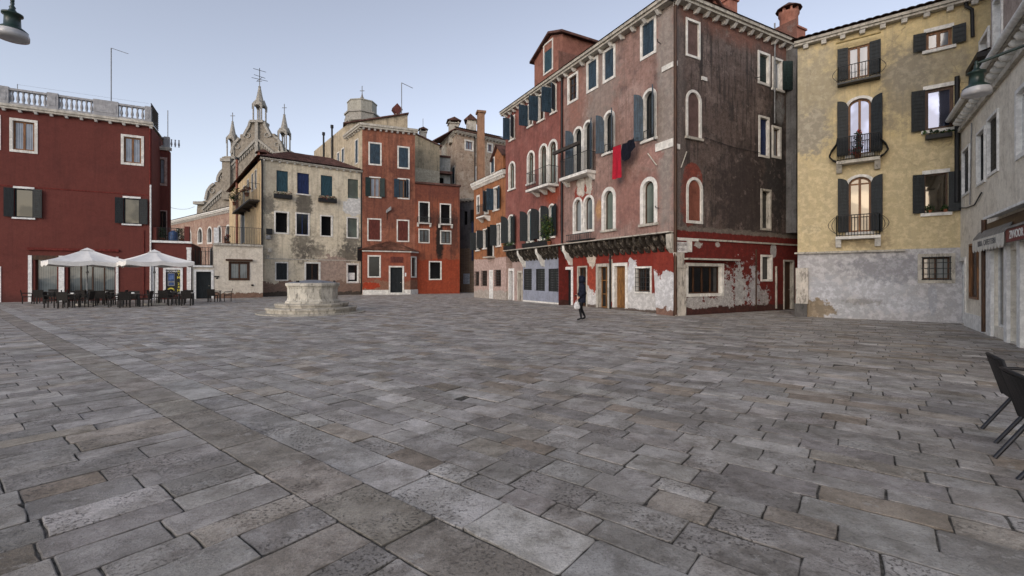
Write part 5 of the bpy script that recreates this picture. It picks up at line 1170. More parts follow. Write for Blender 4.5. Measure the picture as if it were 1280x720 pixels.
mb.hexa([FS.P(.1, 2.202, .09), FS.P(uc * .8, 2.202, .09), FS.P(uc * .8, 2.202, 0.002), FS.P(.1, 2.202, .002), FS.P(-.05, 2.7, .16), FS.P(uc * .7, 2.7, .16), FS.P(uc * .7, 2.7, .002), FS.P(-.05, 2.7, .002)], m_col); mb.build("corner_pilaster", H9c)
for (a, b, t_, bt) in ((836, 842, 80, 86.5), (828, 841.8, 177.5, 187.5)): mb = MB(); mb.fbox(FM, FM.u(a - 8), FM.L, FM.z(a, bt), FM.z(a, t_), .002, .05, M.stone); mb.build("quoin_stone", H9c)
for (a, b, t_, bt) in ((842.5, 846, 76, 82), (842.5, 849, 180, 186.5), (876.5, 883, 96.5, 101), (843, 872, 297.5, 301), (858.2, 864, 301.2, 315)): mb = MB(); mb.fbox(FS, FS.u(a) if a > 843 else .01, FS.u(b), FS.z((a + b) / 2, bt), FS.z((a + b) / 2, t_), .002, .05, M.stone); mb.build("quoin_stone", H9c)
# iron wall ties
for (F_, a, t_, b, bt) in ((FM, 811, 192, 822, 207), (FS, 850, 210, 857, 190)):
    mb = MB(); mb.tube([F_.P(*F_.uv(a, t_), .06), F_.P(*F_.uv(b, bt), .06)], .03, M.stoneold, 5); mb.build("wall_tie", H9c)
for (px, py) in ((827, 54), (823, 176), (825, 260), (944, 98)):
    F_ = FM if px < 840 else FS; u, z = F_.uv(px, py); mb = MB(); mb.tube([F_.P(u - .05, z, .02), F_.P(u + .05, z - .02, .3), F_.P(u + .12, z + .04, .4)], .02, M.black, 5); mb.build("shutter_hook", H9c)
mb = MB(); mb.tube([FS.P(FS.u(879), FS.z(879, 172), .06), FS.P(FS.u(915), FS.z(915, 182) - .1, .06), FS.P(FS.u(948), FS.z(948, 191), .06)], .012, M.black, 4); mb.build("cable", H9c)
# roof: dormer, chimneys
c = FS.P(FS.u(890, -1.6), 0, -1.6); rz = math.atan2(FS.d.y, FS.d.x); zd = FS.z(890, 12, -1.6)
mb = MB(); mb.box((c.x, c.y, (ZT + zd) / 2 - .1), (1.3, 1.3, zd - ZT), m_att, rz)
FDm = Fac(FS.P(FS.u(875, -.9), 0, -.9), FS.P(FS.u(905, -.9), 0, -.9)); hw = FDm.L
for s_ in (0, 1):
    a_ = FDm.P(-.1 if s_ == 0 else hw + .1, zd - .55, .1); b_ = FDm.P(hw / 2, zd + .1, .1); mb.prism([a_, b_, b_ + Vector((0, 0, .12)), a_ + Vector((0, 0, .12))], Vector((*(-FDm.n * 2.4), 0)), M.tiledark)
mb.build("dormer", H9c)
m_chr = plaster("chimney_red", (.36, .16, .115), (.22, .09, .065), (.42, .22, .17), .3)
c = FS.P(FS.u(910.5, -2.4), 0, -2.4); zt_ = FS.z(910.5, 4, -2.4); mb = MB(); chimney_box(mb, c, .62, .62, ZT, zt_, m_chr, rz); mb.build("chimney", H9c)
o_ = -1.3; uc = FS.u(986, o_); c = FS.P(uc, 0, o_); z0_, z1_ = FS.z(986, 47, o_), FS.z(986, 21, o_)
mb = MB(); mb.box((c.x, c.y, (ZT + z0_) / 2), (1.15, 1.15, z0_ - ZT + .6), m_chr, rz); mb.box((c.x, c.y, z0_ + .3), (1.28, 1.28, .1), m_chr, rz)
mb.lathe((c.x, c.y, z0_ + .35), [(.46, 0), (.45, z1_ - z0_ - .4), (.52, z1_ - z0_ - .3), (.52, z1_ - z0_ - .18)], m_chr, 18, rot=rz); ch_ = mb.build("chimney", H9c)
mb = MB()
for k in range(8):
    t = rz + k * math.pi / 4; mb.box((c.x + .42 * math.cos(t), c.y + .42 * math.sin(t), z1_ + .25), (.16, .1, .2), m_chr, t)
mb.lathe((c.x, c.y, z1_ + .36), [(.66, 0), (.62, .06), (.3, .26), (.06, .42)], M.tiledark, 12); mb.build("cowl", ch_)
# street sign plate
sg = thing("street_sign", "pale marble street name plate with two lines of black capitals on the corner", "sign", FS.P(FS.u(850), FS.z(850, 315)))
mb = MB(); s0, s1 = FS.u(841.8), FS.u(858); mb.fbox(FS, .02, s1, FS.z(850, 315.5), FS.z(850, 302.5), .003, .06, simple("marble_plate", (.62, .60, .58), .7)); mb.build("plate", sg)
m_ink = simple("black_ink", (.03, .03, .03), .8); zc_ = FS.z(850, 309); um = (.02 + s1) / 2
text("lettering", "CALLE DEI", FS, um, zc_ + .10, .058, .15, m_ink, sg); text("lettering", "BOTERI", FS, um, zc_ - .10, .058, .15, m_ink, sg)

# ================================================================== YELLOW HOUSE
PA = ground(997, 19.15); DY = Vector((.793, -.609)).normalized(); FY = Fac(PA, PA + DY * 6.6)
ZY = 11.28
m_y = plaster("ochre_yellow_wall", (.59, .475, .255), (.36, .30, .205), (.64, .53, .33), .45, [
    bl(FY, 1012, 120, 1.0, 2.0, (.34, .31, .24), amp=1.5, soft=.4, k2=.7), bl(FY, 1130, 105, .7, 1.6, (.25, .225, .175), amp=1.6, soft=.4, k2=.7), bl(FY, 1160, 85, 1.2, .8, (.30, .27, .21), amp=1.5, soft=.4, k2=.7), bl(FY, 1012, 165, .7, 1.0, (.37, .33, .25), amp=1.3, soft=.2), bl(FY, 1014, 287, .35, .18, (.53, .45, .28), amp=.1),
    bl(FY, 1062, 304, .6, .25, (.26, .18, .10), amp=1.2, soft=.3), bl(FY, 1098, 303, .35, .4, (.20, .15, .10), amp=1.2, soft=.3),
    dict(k='z', z=6.6, amp=2.5, sc=.4, col=(.58, .485, .30), soft=.6, k2=.7),
    dict(k='z', z=FY.z(1165, 310.5), amp=.02, sc=1, col=(.47, .465, .475), soft=.01),
    bl(FY, 1090, 360, 1.0, .5, (.53, .54, .57), amp=2.2, sc=5, soft=.06), bl(FY, 1032, 365, .7, .6, (.50, .51, .54), amp=2.2, sc=5, soft=.06), bl(FY, 1120, 380, 1.1, .35, (.50, .51, .54), amp=2.2, sc=5, soft=.06), bl(FY, 1058, 386, .8, .35, (.47, .48, .50), amp=2.2, sc=5, soft=.06), bl(FY, 1078, 377, .6, .12, (.27, .26, .24), amp=2.4, sc=4, soft=.3, k2=.6),
    bl(FY, 1018, 386, .45, .45, (.27, .215, .15), amp=1.8, sc=4, soft=.12), bl(FY, 1032, 388, .35, .22, (.27, .22, .16), amp=1.8, sc=4, soft=.12), bl(FY, 1166, 375, .12, .5, (.44, .45, .48), amp=1.0), bl(FY, 1120, 335, 1.6, .5, (.245, .25, .28), amp=1.5, soft=.4, k2=.6)], patchy=.3, bump=.5, cracks=1.5, grit=.34)
HY = thing("yellow_house", "peeling ochre yellow house with dark shutters and iron balconies over a grey ground floor", "house", (*((FY.A + FY.B) / 2), 0))
YS = dict(fill='glass', fc=M.oak, shm=M.shutblack)
window(FY, HY, 1060, 1087, 57, 97, fw=0, rec=.14, pane=M.glasspale, shut=(('l', None, 172), ('r', None, 172)), sw=.07, **YS)
window(FY, HY, 1157, 1190, 38, 60.5, fw=0, rec=.14, pane=M.glasspale, shut=(('l', None, 172), ('r', None, 172)), sill=True, sillm=M.stone, head=True, sw=.09, **YS)
window(FY, HY, 1056.5, 1093, 120, 196, fw=.10, arch=True, archk=.75, rec=.16, pane=M.glasssky, shut=(('l', None, 172), ('r', None, 160)), sw=.07, **YS)
window(FY, HY, 1156, 1192, 110, 161.5, fw=0, rec=.12, pane=M.glasssky, mull=0, shut=(('l', None, 172),), head=True, sill=True, sillm=M.stone, fill='glass', fc=M.oakdark, shm=M.shutblack, sw=.1)
window(FY, HY, 1057, 1093, 218, 293, fw=.10, arch=True, archk=.75, rec=.16, pane=M.glasslow, shut=(('l', None, 172), ('r', None, 168)), sw=.07, trans=1, **YS)
window(FY, HY, 1155, 1185, 217, 266, fw=0, rec=.14, pane=M.glasslow, mull=0, shut=(('l', None, 172), ('r', None, 174)), sill=True, sillm=M.stone, head=True, fill='glass', fc=M.oakdark, shm=M.shutblack, sw=.05)
window(FY, HY, 1147, 1194, 317, 354, fw=.13, fm=M.stoneold, fill='grille', fc=M.oakdark, pane=M.glassgrey, rec=.22)
mb = MB(); FY.wall(mb, 0, FY.L, 0, ZY, m_y); by = [FY.P(0, 0), FY.P(FY.L, 0), FY.P(FY.L, 0, -8), FY.P(0, 0, -8)]; body(mb, by, 0, ZY, m_y, (0,)); mb.build("wall", HY)
cornice(FY, HY, -.1, FY.L, ZY, .2, .30, M.stoneold, .62, M.stone, ch=.12, cw=.17)
mb = MB(); zz = ZY + .205; tiled(mb, FY.P(-.2, zz, .42), FY.P(FY.L, zz, .42), FY.P(-.2, zz + 1.3, -4), FY.P(FY.L, zz + 1.3, -4), M.tiledark, .24, .4, .03); mb.poly([FY.P(-.2, zz + 1.3, -4), FY.P(FY.L, zz + 1.3, -4), FY.P(FY.L, zz, -8), FY.P(-.2, zz, -8)], M.tiledark); mb.build("roof", HY)
# balconies, top to bottom
u0, u1 = FY.u(1047), FY.u(1100.5); zf = FY.z(1073, 102.5)
mb = MB(); mb.fbox(FY, u0, u1, zf - .07, zf, .004, .38, M.iron); bo = mb.build("balcony", HY)
mb = MB(); railing(mb, [FY.P(u0 + .02, 0, .02), FY.P(u0 + .02, 0, .36), FY.P(u1 - .02, 0, .36), FY.P(u1 - .02, 0, .02)], zf, zf + .62, .105, .011)
for u in (u0, u1):
    s_ = -1 if u == u0 else 1; mb.tube([FY.P(u + s_ * .16 * math.sin(t), zf + .1 + .5 * t / math.pi, .25) for t in [math.pi * i / 8 for i in range(9)]], .012, M.iron, 4)
mb.build("railing", bo)
mb = MB(); mb.tube([FY.P(FY.u(1045), FY.z(1045, 58.5), .3), FY.P(FY.u(1101), FY.z(1101, 44.5), .3)], .035, simple("ochre_bar", (.30, .22, .08)), 6); mb.build("awning_bar", HY)
u0, u1 = FY.u(1046), FY.u(1100); zf = FY.z(1073, 201)
balcony(FY, HY, u0, u1, zf, zf + .92, .42, .12, M.stoneold, 2, bulge=.27, step=.05)
u0, u1 = FY.u(1045), FY.u(1100.5); zf = FY.z(1073, 295.5)
balcony(FY, HY, u0, u1, zf, zf + .82, .42, .11, M.stone, 2, step=.095, scroll=True)
mb = MB(); mb.fbox(FY, -.1, FY.u(1131), FY.z(1060, 316), FY.z(1060, 313.8), .002, .14, M.stoneold); mb.build("ledge", HY)
mb = MB(); mb.fbox(FY, -.06, FY.u(1010.5), 0.55, FY.z(1003, 335), .002, .10, m_col); mb.fbox(FY, -.10, FY.u(1009), 0, .55, .002, .12, stone("grimy_base", (.10, .095, .09), .6)); mb.build("corner_post", HY)
uP = FY.u(1198.2)
q_ = lambda px, py: FY.uv(px, py, .12)
pipe(FY, HY, [q_(1207, 3), q_(1208, 8), q_(1215, 12), q_(1216, 46)], .055, M.black, .12)

# ================================================================== PALE HOUSE ON THE RIGHT, with the shop
PB = FY.P(FY.u(1200.5), 0).to_2d(); DW = Vector((-.589, -.808)).normalized(); FWh = Fac(PB, PB + DW * 13.5)
ZW1 = 6.75
m_w = plaster("pale_grey_cream_wall", (.74, .69, .59), (.58, .53, .45), (.76, .72, .63), .35, patchy=.4, bump=.25)
m_w2 = plaster("pinkish_upper_wall", (.40, .33, .29), (.27, .22, .20), None, .4)
HW_ = thing("pale_house", "pale cream house along the right edge with a shop front and round gutter", "house", (*PB, 0))
for (a, b, t_, bt) in ((1203.5, 1213, 184, 244), (1221.8, 1232.4, 161.5, 230.5), (1235, 1249, 142, 218)):
    window(FWh, HW_, a, b, t_, bt, fw=.08, fm=M.white, fill='shut' if a != 1221.8 else 'glass', fc=M.shutblack, pane=M.glassdark, shm=M.shutblack, rec=.14)
window(FWh, HW_, 1271, 1296, 101, 193, fw=.10, fm=M.white, fill='glass', fc=M.white, pane=M.glasspale, rec=.14)
window(FWh, HW_, 1212.8, 1223.7, 304, 374, fw=.07, fm=M.oak, fill='glass', fc=M.oakdark, pane=M.glassgrey, rec=.12)
window(FWh, HW_, 1196.8, 1207.8, 322, 405, fw=.13, fm=M.stone, fill='door', fc=M.white, rec=.12, name='door', z0=.02)
window(FWh, HW_, 1243.2, 1259, 306, 414, fw=.0, fill='doorglass', fc=M.white, pane=M.glassdark, rec=.15, mull=0, name='shop_window', z0=.3)
window(FWh, HW_, 1263.5, 1275.5, 312, 432, fw=.0, fill='doorglass', fc=M.white, pane=M.glassdark, rec=.25, mull=0, trans=1, name='shop_door', z0=.05)
window(FWh, HW_, 1281, 1330, 312, 445, fw=.0, fill='doorglass', fc=M.white, pane=M.glassdark, rec=.15, mull=1, name='shop_window', z0=.3)
mb = MB(); FWh.wall(mb, 0, FWh.L, 0, ZW1, m_w); bwh = [FWh.P(0, 0), FWh.P(FWh.L, 0), FWh.P(FWh.L, 0, -6), FWh.P(0, 0, -6)]; body(mb, bwh, 0, ZW1, m_w, (0,)); mb.build("wall", HW_)
FU = FWh.off(-.45); uB = FU.u(1238.5); za_, zb_ = 8.75, 12.5
for (a, b, t_, bt, q) in ((1204.5, 1213.5, 86, 128, 0), (1225, 1237, 42, 92, 0), (1242, 1254, -8, 76, 0), (1287, 1305, -100, 10, 0)):
    window(FU, HW_, a, b, t_, bt, fw=.12, fm=M.white, fill='glass', fc=M.white, pane=M.glassdark, rec=.2, mull=0)
mb = MB(); FU.wall(mb, 0, uB, ZW1, za_, m_w2); FU.wall(mb, uB, FU.L, ZW1, zb_, m_w2); mb.poly([FU.P(uB, ZW1), FU.P(uB, zb_), FU.P(uB, zb_, -5), FU.P(uB, ZW1, -5)], m_w2); mb.build("upper_wall", HW_)
mb = MB(); mb.prism([FU.P(.0, za_, .32), FU.P(uB, za_, .32), FU.P(uB, za_ + .16, .32), FU.P(.0, za_ + .16, .32)], Vector((*(-FU.n * .9), 0)), M.black); mb.poly([FU.P(0, za_ + .17, .3), FU.P(uB, za_ + .17, .3), FU.P(uB, za_ + 1.4, -4), FU.P(0, za_ + 1.4, -4)], M.tiledark); mb.prism([FU.P(uB - .1, zb_, .4), FU.P(FU.L, zb_, .4), FU.P(FU.L, zb_ + .2, .4), FU.P(uB - .1, zb_ + .2, .4)], Vector((*(-FU.n * 5), 0)), M.tiledark); mb.build("roof", HW_)
co = MB(); co.fbox(FWh, 0.02, FWh.L, ZW1 - .02, ZW1 + .12, .002, .10, M.stoneold); cob = co.build("cornice", HW_)
u = .35
while u < FWh.L - .3: mc = MB(); mc.tube([FWh.P(u, ZW1 + .26, -.02), FWh.P(u, ZW1 + .30, .17), FWh.P(u, ZW1 + .34, .23)], [.10, .10, .055], M.stone, 8); mc.build("corbel", cob); u += .42
mc = MB(); mc.fbox(FWh, 0, FWh.L, ZW1 + .13, ZW1 + .46, -.46, .0, m_w); mc.fbox(FWh, 0, FWh.L, ZW1 + .42, ZW1 + .47, -.45, .26, M.stoneold); mc.build("eaves_board", cob)
mb = MB(); mb.tube([FWh.P(.05, ZW1 + .50, .32), FWh.P(FWh.L, ZW1 + .50, .32)], .08, M.white, 10); mb.build("gutter", HW_)
mb = MB(); mb.fbox(FWh, FWh.u(1208), FWh.u(1234), 0, .45, .002, .06, M.white); mb.build("plinth", HW_)
# shop front of the right hand house
z1s = 2.78
for (a, b) in ((1236.5, 1242.8), (1259.3, 1263.3), (1276, 1280.5)):
    mb = MB(); mb.fbox(FWh, FWh.u(a), FWh.u(b), 0, z1s, .002, .07, M.white); mb.build("shop_pilaster", HW_)
zk = FWh.z(1244, 268.5, .3); uk = FWh.u(1228.5, .3)
mb = MB(); mb.fbox(FWh, FWh.u(1236), FWh.L - 2, z1s + .002, zk - .03, .002, .05, M.oakdark); mb.hexa([FWh.P(uk, zk, .3), FWh.P(FWh.L - 2, zk, .3), FWh.P(FWh.L - 2, zk + .06, .003), FWh.P(uk, zk + .06, .003), FWh.P(uk, zk + .06, .3), FWh.P(FWh.L - 2, zk + .06, .3), FWh.P(FWh.L - 2, zk + .16, .003), FWh.P(uk, zk + .16, .003)], M.white); mb.build("shop_canopy", HW_)
pipe(FWh, HW_, [(FWh.u(1233.5), 3.3), (FWh.u(1233.5), .05)], .06, M.oakdark, .06)
mb = MB(); mb.tube([FWh.P(.05, 4.1, .04), FWh.P(1.2, 3.95, .04), FWh.P(2.4, 3.9, .04), FWh.P(3.3, 4.15, .04)], .02, M.black, 5); mb.tube([FWh.P(FWh.u(1216), 6.6, .03), FWh.P(FWh.u(1214), 4.0, .03)], .018, M.greypipe, 5); mb.build("cable", HW_)
pipe(FWh, HW_, [(.12, za_), (.12, ZW1 + .2), (.12, 4.3)], .075, M.black, .1)
# striped awning and sign board
aw = thing("shop_awning", "cream scalloped shop awning with faint grey lettering on its valance", "awning", FWh.P(FWh.u(1240), 2.5, .3))
oe = .2; ua, ub = FWh.u(1216, oe), FWh.u(1255.4, oe); zb_ = FWh.z(1235, 296, oe); zlow = FWh.z(1238, 309, oe); za = zb_ + .20
m_aw = simple("awning_cloth", (.62, .60, .54), .9, .1, 0, .12); m_grey = simple("grey_lettering", (.16, .16, .16), .8)
mb = MB(); mb.hexa([FWh.P(ua, zb_, oe), FWh.P(ub, zb_, oe), FWh.P(ub, za, .07), FWh.P(ua, za, .07), FWh.P(ua, zb_ + .05, oe), FWh.P(ub, zb_ + .05, oe), FWh.P(ub, za + .05, .07), FWh.P(ua, za + .05, .07)], M.greypipe); mb.build("cover", aw)
FAw = FWh.off(oe + .012); n = 11
low = []
for i in range(n):
    a_ = ua + (ub - ua) * i / n; b_ = ua + (ub - ua) * (i + 1) / n
    for k in range(5): t = k / 4; low.append((a_ + (b_ - a_) * t, zlow + .02 - .09 * math.sin(math.pi * t)))
mb = MB(); mb.prism([FAw.P(u, z) for u, z in [(ub, zb_), (ua, zb_)] + low], Vector((*(FWh.n * -.01), 0)), m_aw); mb.build("valance", aw)
text("lettering", "BIRRA  CAFFETTERIA", FAw, (ua + ub) / 2, (zb_ + zlow) / 2, .002, .21, m_grey, aw, bold=True)
sb = thing("shop_sign", "dark red shop sign board with white capital letters over the shop door", "sign", FWh.P(FWh.u(1268), 2.6, .3))
m_sr = simple("sign_red", (.13, .012, .022), .5, .3, 0, .1)
so_ = .27; sa = FWh.u(1257, so_); sb_ = sa + 2.6; s0z, s1z = FWh.z(1257.5, 303, so_), FWh.z(1257.5, 287.5, so_)
mb = MB(); mb.fbox(FWh, sa, sb_, s0z, s1z, so_ - .07, so_, m_sr); mb.build("board", sb)
mb = MB(); mb.hexa([FWh.P(sa, s1z + .005, so_ + .03), FWh.P(sb_, s1z + .005, so_ + .03), FWh.P(sb_, s1z + .10, .07), FWh.P(sa, s1z + .10, .07), FWh.P(sa, s1z + .05, so_ + .03), FWh.P(sb_, s1z + .05, so_ + .03), FWh.P(sb_, s1z + .15, .07), FWh.P(sa, s1z + .15, .07)], M.greypipe); mb.build("sign_cover", sb)
text("lettering", "ZVVOOR", FWh, sa + .30, (s0z + s1z) / 2, so_ + .002, (s1z - s0z) * .85, M.white, sb, align='LEFT', bold=True)
# ================================================================== CHURCH behind the roofs
YC = 85.
def cpt(px, py, y=YC): return ((px - 640) / FPX * y, CAMH + (HZ - py) / FPX * y)
m_ch = plaster("church_brick", (.30, .265, .215), (.17, .15, .125), (.38, .34, .285), .5, patchy=.6, grit=1.0)
m_chs = stone("church_stone", (.36, .34, .30), .7)
HCh = thing("brick_church", "brick church with a curved stone crowned front and three slender pinnacles against the sky", "church", (*ground(322, YC), 0))
FCh = Fac(ground(244, YC), ground(362, YC))
def ch(px, py): return FCh.P(*FCh.uv(px, py))
def chy(lst, dy=0): return [ch(a, b + dy) for a, b in lst]
sil = [(246, 262), (247, 253), (257.5, 250), (258.5, 246), (260, 239), (264, 233), (268, 230), (268, 227.5), (272.5, 227), (273, 222), (276, 216), (280, 212), (280, 200), (290, 197), (290, 192), (292, 183), (296, 177), (300, 173), (300.2, 168), (304.5, 167.5), (305, 171), (308, 165), (312, 158), (313.5, 152), (330.5, 152), (332, 158), (336, 165), (339, 171), (339.2, 167), (343, 167), (343.5, 171), (348, 174), (352, 181), (354, 190), (362, 200)]
mb = MB(); g = [FCh.P(0, 0), FCh.P(FCh.L, 0)] + [FCh.P(*FCh.uv(*p)) for p in reversed(sil)]
mb.prism(g, Vector((*(-FCh.n * 1.3), 0)), m_ch); mb.build("front_wall", HCh)
def sweep(pts, w, o0, o1, mat, name, parent=None):
    mb = MB()
    for (a, b) in zip(pts, pts[1:]):
        ua, za = FCh.uv(*a); ub, zb = FCh.uv(*b); d = Vector((ub - ua, zb - za)); d.normalize(); nx, nz = -d.y * w, d.x * w
        q = [(ua - nx, za - nz), (ub - nx, zb - nz), (ub + nx, zb + nz), (ua + nx, za + nz)]
        mb.hexa([FCh.P(u, z, o0) for u, z in q] + [FCh.P(u, z, o1) for u, z in q], mat)
    return mb.build(name, parent or HCh)
for k, seg in enumerate((sil[2:7], sil[8:12], sil[14:18], sil[20:24], sil[24:28], sil[30:34])): sweep(seg, .22, .003, .32, m_chs, "crest_moulding")
for seg in (((322, 174), (300, 196), (289, 208)), ((322, 174), (345, 193), (358, 203)), ((286, 232), (268, 248), (254, 262))):
    o = sweep(seg, .2, .003, .4, m_chs, "raking_cornice"); mb = MB()
    for (a, b) in zip(seg, seg[1:]):
        n = int(math.hypot(b[0] - a[0], b[1] - a[1]) / 3.2)
        for i in range(n):
            t = (i + .5) / n; px, py = a[0] + (b[0] - a[0]) * t, a[1] + (b[1] - a[1]) * t
            u, z = FCh.uv(px, py + 3.5); mb.fbox(FCh, u - .11, u + .11, z - .45, z + .25, .003, .22, m_chs)
    mb.build("arcade", o)
for (px, py) in ((297, 183), (310, 169.5), (334, 169), (347, 181), (279, 222), (265.5, 238.5)):
    u, z = FCh.uv(px, py); mb = MB()
    for r0_, r1_, oo, mt in ((.50, .34, .16, m_chs),):
        po_ = [(u + r0_ * math.cos(t), z + r0_ * math.sin(t)) for t in [2 * math.pi * i / 16 for i in range(16)]]; pi_ = [(u + r1_ * math.cos(t), z + r1_ * math.sin(t)) for t in [2 * math.pi * i / 16 for i in range(16)]]
        ring(mb, FCh, list(reversed(po_)), list(reversed(pi_)), oo, .0, .0, mt, True); mb.poly([FCh.P(a, b, .02) for a, b in pi_], m_ch)
    mb.build("roundel", HCh)
sweep(((322.2, 152), (322.2, 215)), .28, .003, .5, m_chs, "pilaster"); sweep(((285, 197), (285, 250)), .75, .003, .6, m_ch, "buttress"); sweep(((285, 199), (285, 203)), .95, .003, .9, m_chs, "capital"); sweep(((251.5, 252.5), (251.5, 256)), 1.0, .003, .8, m_chs, "capital")
def pinnacle(px, ybase, ycol, yspire, ycross, wpx, big=1.):
    u, zb = FCh.uv(px, ybase); _, zc = FCh.uv(px, ycol); _, zs = FCh.uv(px, yspire); _, zx = FCh.uv(px, ycross); w = wpx / FPX * YC / 2
    mb = MB(); mb.fbox(FCh, u - w * 1.25, u + w * 1.25, zb - .45, zb, -w * 1.9, w * .6, m_chs)
    c = FCh.P(u, 0, -w * .65)
    for sx in (-1, 1):
        for sy in (-1, 1): mb.tube([(c.x + sx * w * .78, c.y + sy * w * .78, zb), (c.x + sx * w * .78, c.y + sy * w * .78, zc)], w * .16, m_chs, 6)
    mb.tube([(c.x, c.y, zb), (c.x, c.y, zc)], w * .13, m_chs, 6)
    for k in range(4):
        a = k * math.pi / 2; ca, sa = math.cos(a), math.sin(a); hz_ = (zc - zb)
        def q(x, z, d=1.0): return (c.x + (x * ca - d * w * sa), c.y + (x * sa + d * w * ca), z)
        ar = [q(w * math.cos(t), zc - hz_ * .28 + hz_ * .34 * math.sin(t), .92) for t in [math.pi * i / 6 for i in range(7)]]
        top = [q(-w, zc - hz_ * .30, .92), q(-w, zc + w * .15, .92), q(0, zc + w * 1.15, .92), q(w, zc + w * .15, .92), q(w, zc - hz_ * .3, .92)]
        ar = [q(w * .8 * math.cos(t), zc - hz_ * .28 + hz_ * .26 * math.sin(t), .92) for t in [math.pi * i / 6 for i in range(7)]]
        mb.poly(list(top) + list(ar), m_chs)
    mb.lathe((c.x, c.y, zc - .02), [(w * 1.12, 0), (w * 1.12, w * .12), (w * .84, w * .3), (w * .46, (zs - zc) * .55), (w * .2, (zs - zc) * .93), (w * .27, (zs - zc) * .95), (w * .12, zs - zc)], m_chs, 8, False, rot=math.pi / 8)
    mb.tube([(c.x, c.y, zs - .1), (c.x, c.y, zx)], .07, M.greypipe, 5); zz = zs + (zx - zs) * .62; mb.tube([(c.x - .42, c.y, zz), (c.x + .42, c.y, zz)], .06, M.greypipe, 5)
    return mb.build("pinnacle", HCh), c, zx
pinnacle(288.6, 196, 173, 150, 139.5, 10.8); o_, c_, zx = pinnacle(322.2, 151, 131, 105.5, 96, 13); pinnacle(353.5, 190, 165, 141, 128.5, 12)
mb = MB(); mb.tube([(c_.x, c_.y, zx - .5), (c_.x, c_.y, zx + 1.9)], .06, M.black, 5)
for zz, s_ in ((zx - .2, 1.), (zx + .35, .7), (zx + 1.5, .8)): mb.tube([(c_.x - 1.5 * s_, c_.y, zz + .35), (c_.x + 1.5 * s_, c_.y, zz - .35)], .05, M.black, 4)
mb.tube([(c_.x - .6, c_.y, zx - .6), (c_.x + .5, c_.y, zx + .2)], .04, M.black, 4); mb.build("antenna", HCh)
# nave roof behind the front and the side aisle with its arched windows
m_lead = simple("grey_roof", (.24, .225, .21), .8, .2, 0, .3, 1.0)
mb = MB(); a, b = FCh.P(*FCh.uv(322, 168), -1.3), FCh.P(*FCh.uv(322, 168), -40); l0, l1 = FCh.P(*FCh.uv(285, 215), -1.3), FCh.P(*FCh.uv(285, 215), -40); r0, r1 = FCh.P(*FCh.uv(392, 201), -1.3), FCh.P(*FCh.uv(392, 201), -40)
mb.poly([l0, a, b, l1], m_lead); mb.poly([a, FCh.P(*FCh.uv(359, 186), -1.3), r0, r1, b], m_lead); mb.poly([FCh.P(FCh.u(392), 0, -1.3), FCh.P(FCh.u(392), 0, -40), r1, r0], m_ch); mb.poly([FCh.P(FCh.u(355), 10, -1.31), FCh.P(FCh.u(392), 10, -1.31), r0, FCh.P(*FCh.uv(359, 186), -1.31)], m_ch); mb.build("roof", HCh)
FN = Fac(ground(209, 77.5), ground(292, 60.5)); m_nv = brickmat("aisle_brick", (.36, .20, .145), (.26, .15, .115), (.34, .27, .22), (.44, .33, .26))
HN = thing("brick_cloister", "long brick building with arched windows and pale eaves between red and cream houses", "building", (*((FN.A + FN.B) / 2), 0))
zn = FN.z(250, 271.5)
for px in (222, 236, 250, 262, 274, 285): window(FN, HN, px - 3.0, px + 3.4, FN and 284 + (250 - px) * .1, 305, fw=.22, arch=True, fill='dark', pane=M.glassdark, rec=.25)
mb = MB(); FN.wall(mb, 0, FN.L, 0, zn, m_nv); body(mb, [FN.P(0, 0), FN.P(FN.L, 0), FN.P(FN.L, 0, -8), FN.P(0, 0, -8)], 0, zn, m_nv, (0,)); mb.build("wall", HN)
cornice(FN, HN, 0, FN.L, zn, .35, .45, M.stone, .6, M.stone, ch=.3, cw=.25)
mb = MB(); tiled(mb, FN.P(-.2, zn + .36, .5), FN.P(FN.L + .2, zn + .36, .5), FN.P(-.2, zn + 1.75, -4), FN.P(FN.L + .2, zn + 1.75, -4), tilemat("grey_tiles", (.19, .15, .125)), .4, .6); mb.build("roof", HN)
# octagonal drum tower
YT = 105.
def tz(py): return CAMH + (HZ - py) / FPX * YT
c = ground(452.7, YT); k = YT / FPX
TW = thing("octagonal_tower", "pale octagonal bell tower top with a small spire and cross behind the orange house", "tower", (c.x, c.y, 0))
m_tw = plaster("tower_stone", (.40, .385, .33), (.27, .26, .22), (.44, .42, .37), .4)
mb = MB(); mb.box((c.x, c.y, tz(156) / 2), (17.5 * k * 1.7, 17.5 * k * 1.7, tz(156)), m_tw, .2); mb.build("shaft", TW)
mb = MB(); mb.lathe((c.x, c.y, tz(156) + .01), [(21 * k, 0), (21 * k, 1.0), (20 * k, 1.02), (20 * k, tz(146) - tz(156)), (21.5 * k, tz(146) - tz(156) + .02), (21.5 * k, tz(144) - tz(156))], m_chs, 8, False, rot=.25); mb.build("gallery", TW)
mb = MB(); mb.lathe((c.x, c.y, tz(144)), [(17.5 * k, 0), (17.5 * k, tz(131) - tz(144)), (18.2 * k, tz(131) - tz(144) + .05), (18.2 * k, tz(130) - tz(144) + .1)], m_tw, 8, False, rot=.25); mb.lathe((c.x, c.y, tz(130) + .11), [(18 * k, 0), (5 * k, 3.5 * k), (3.2 * k, 4.8 * k), (1.2 * k, 9 * k), (.5 * k, 12.5 * k)], m_lead, 8, False, rot=.25); mb.build("drum", TW)
mb = MB(); mb.tube([(c.x, c.y, tz(119)), (c.x, c.y, tz(107.5))], .09, M.greypipe, 5); mb.tube([(c.x - .5, c.y, tz(113.5)), (c.x + .5, c.y, tz(113.5))], .08, M.greypipe, 5); mb.build("cross", TW)

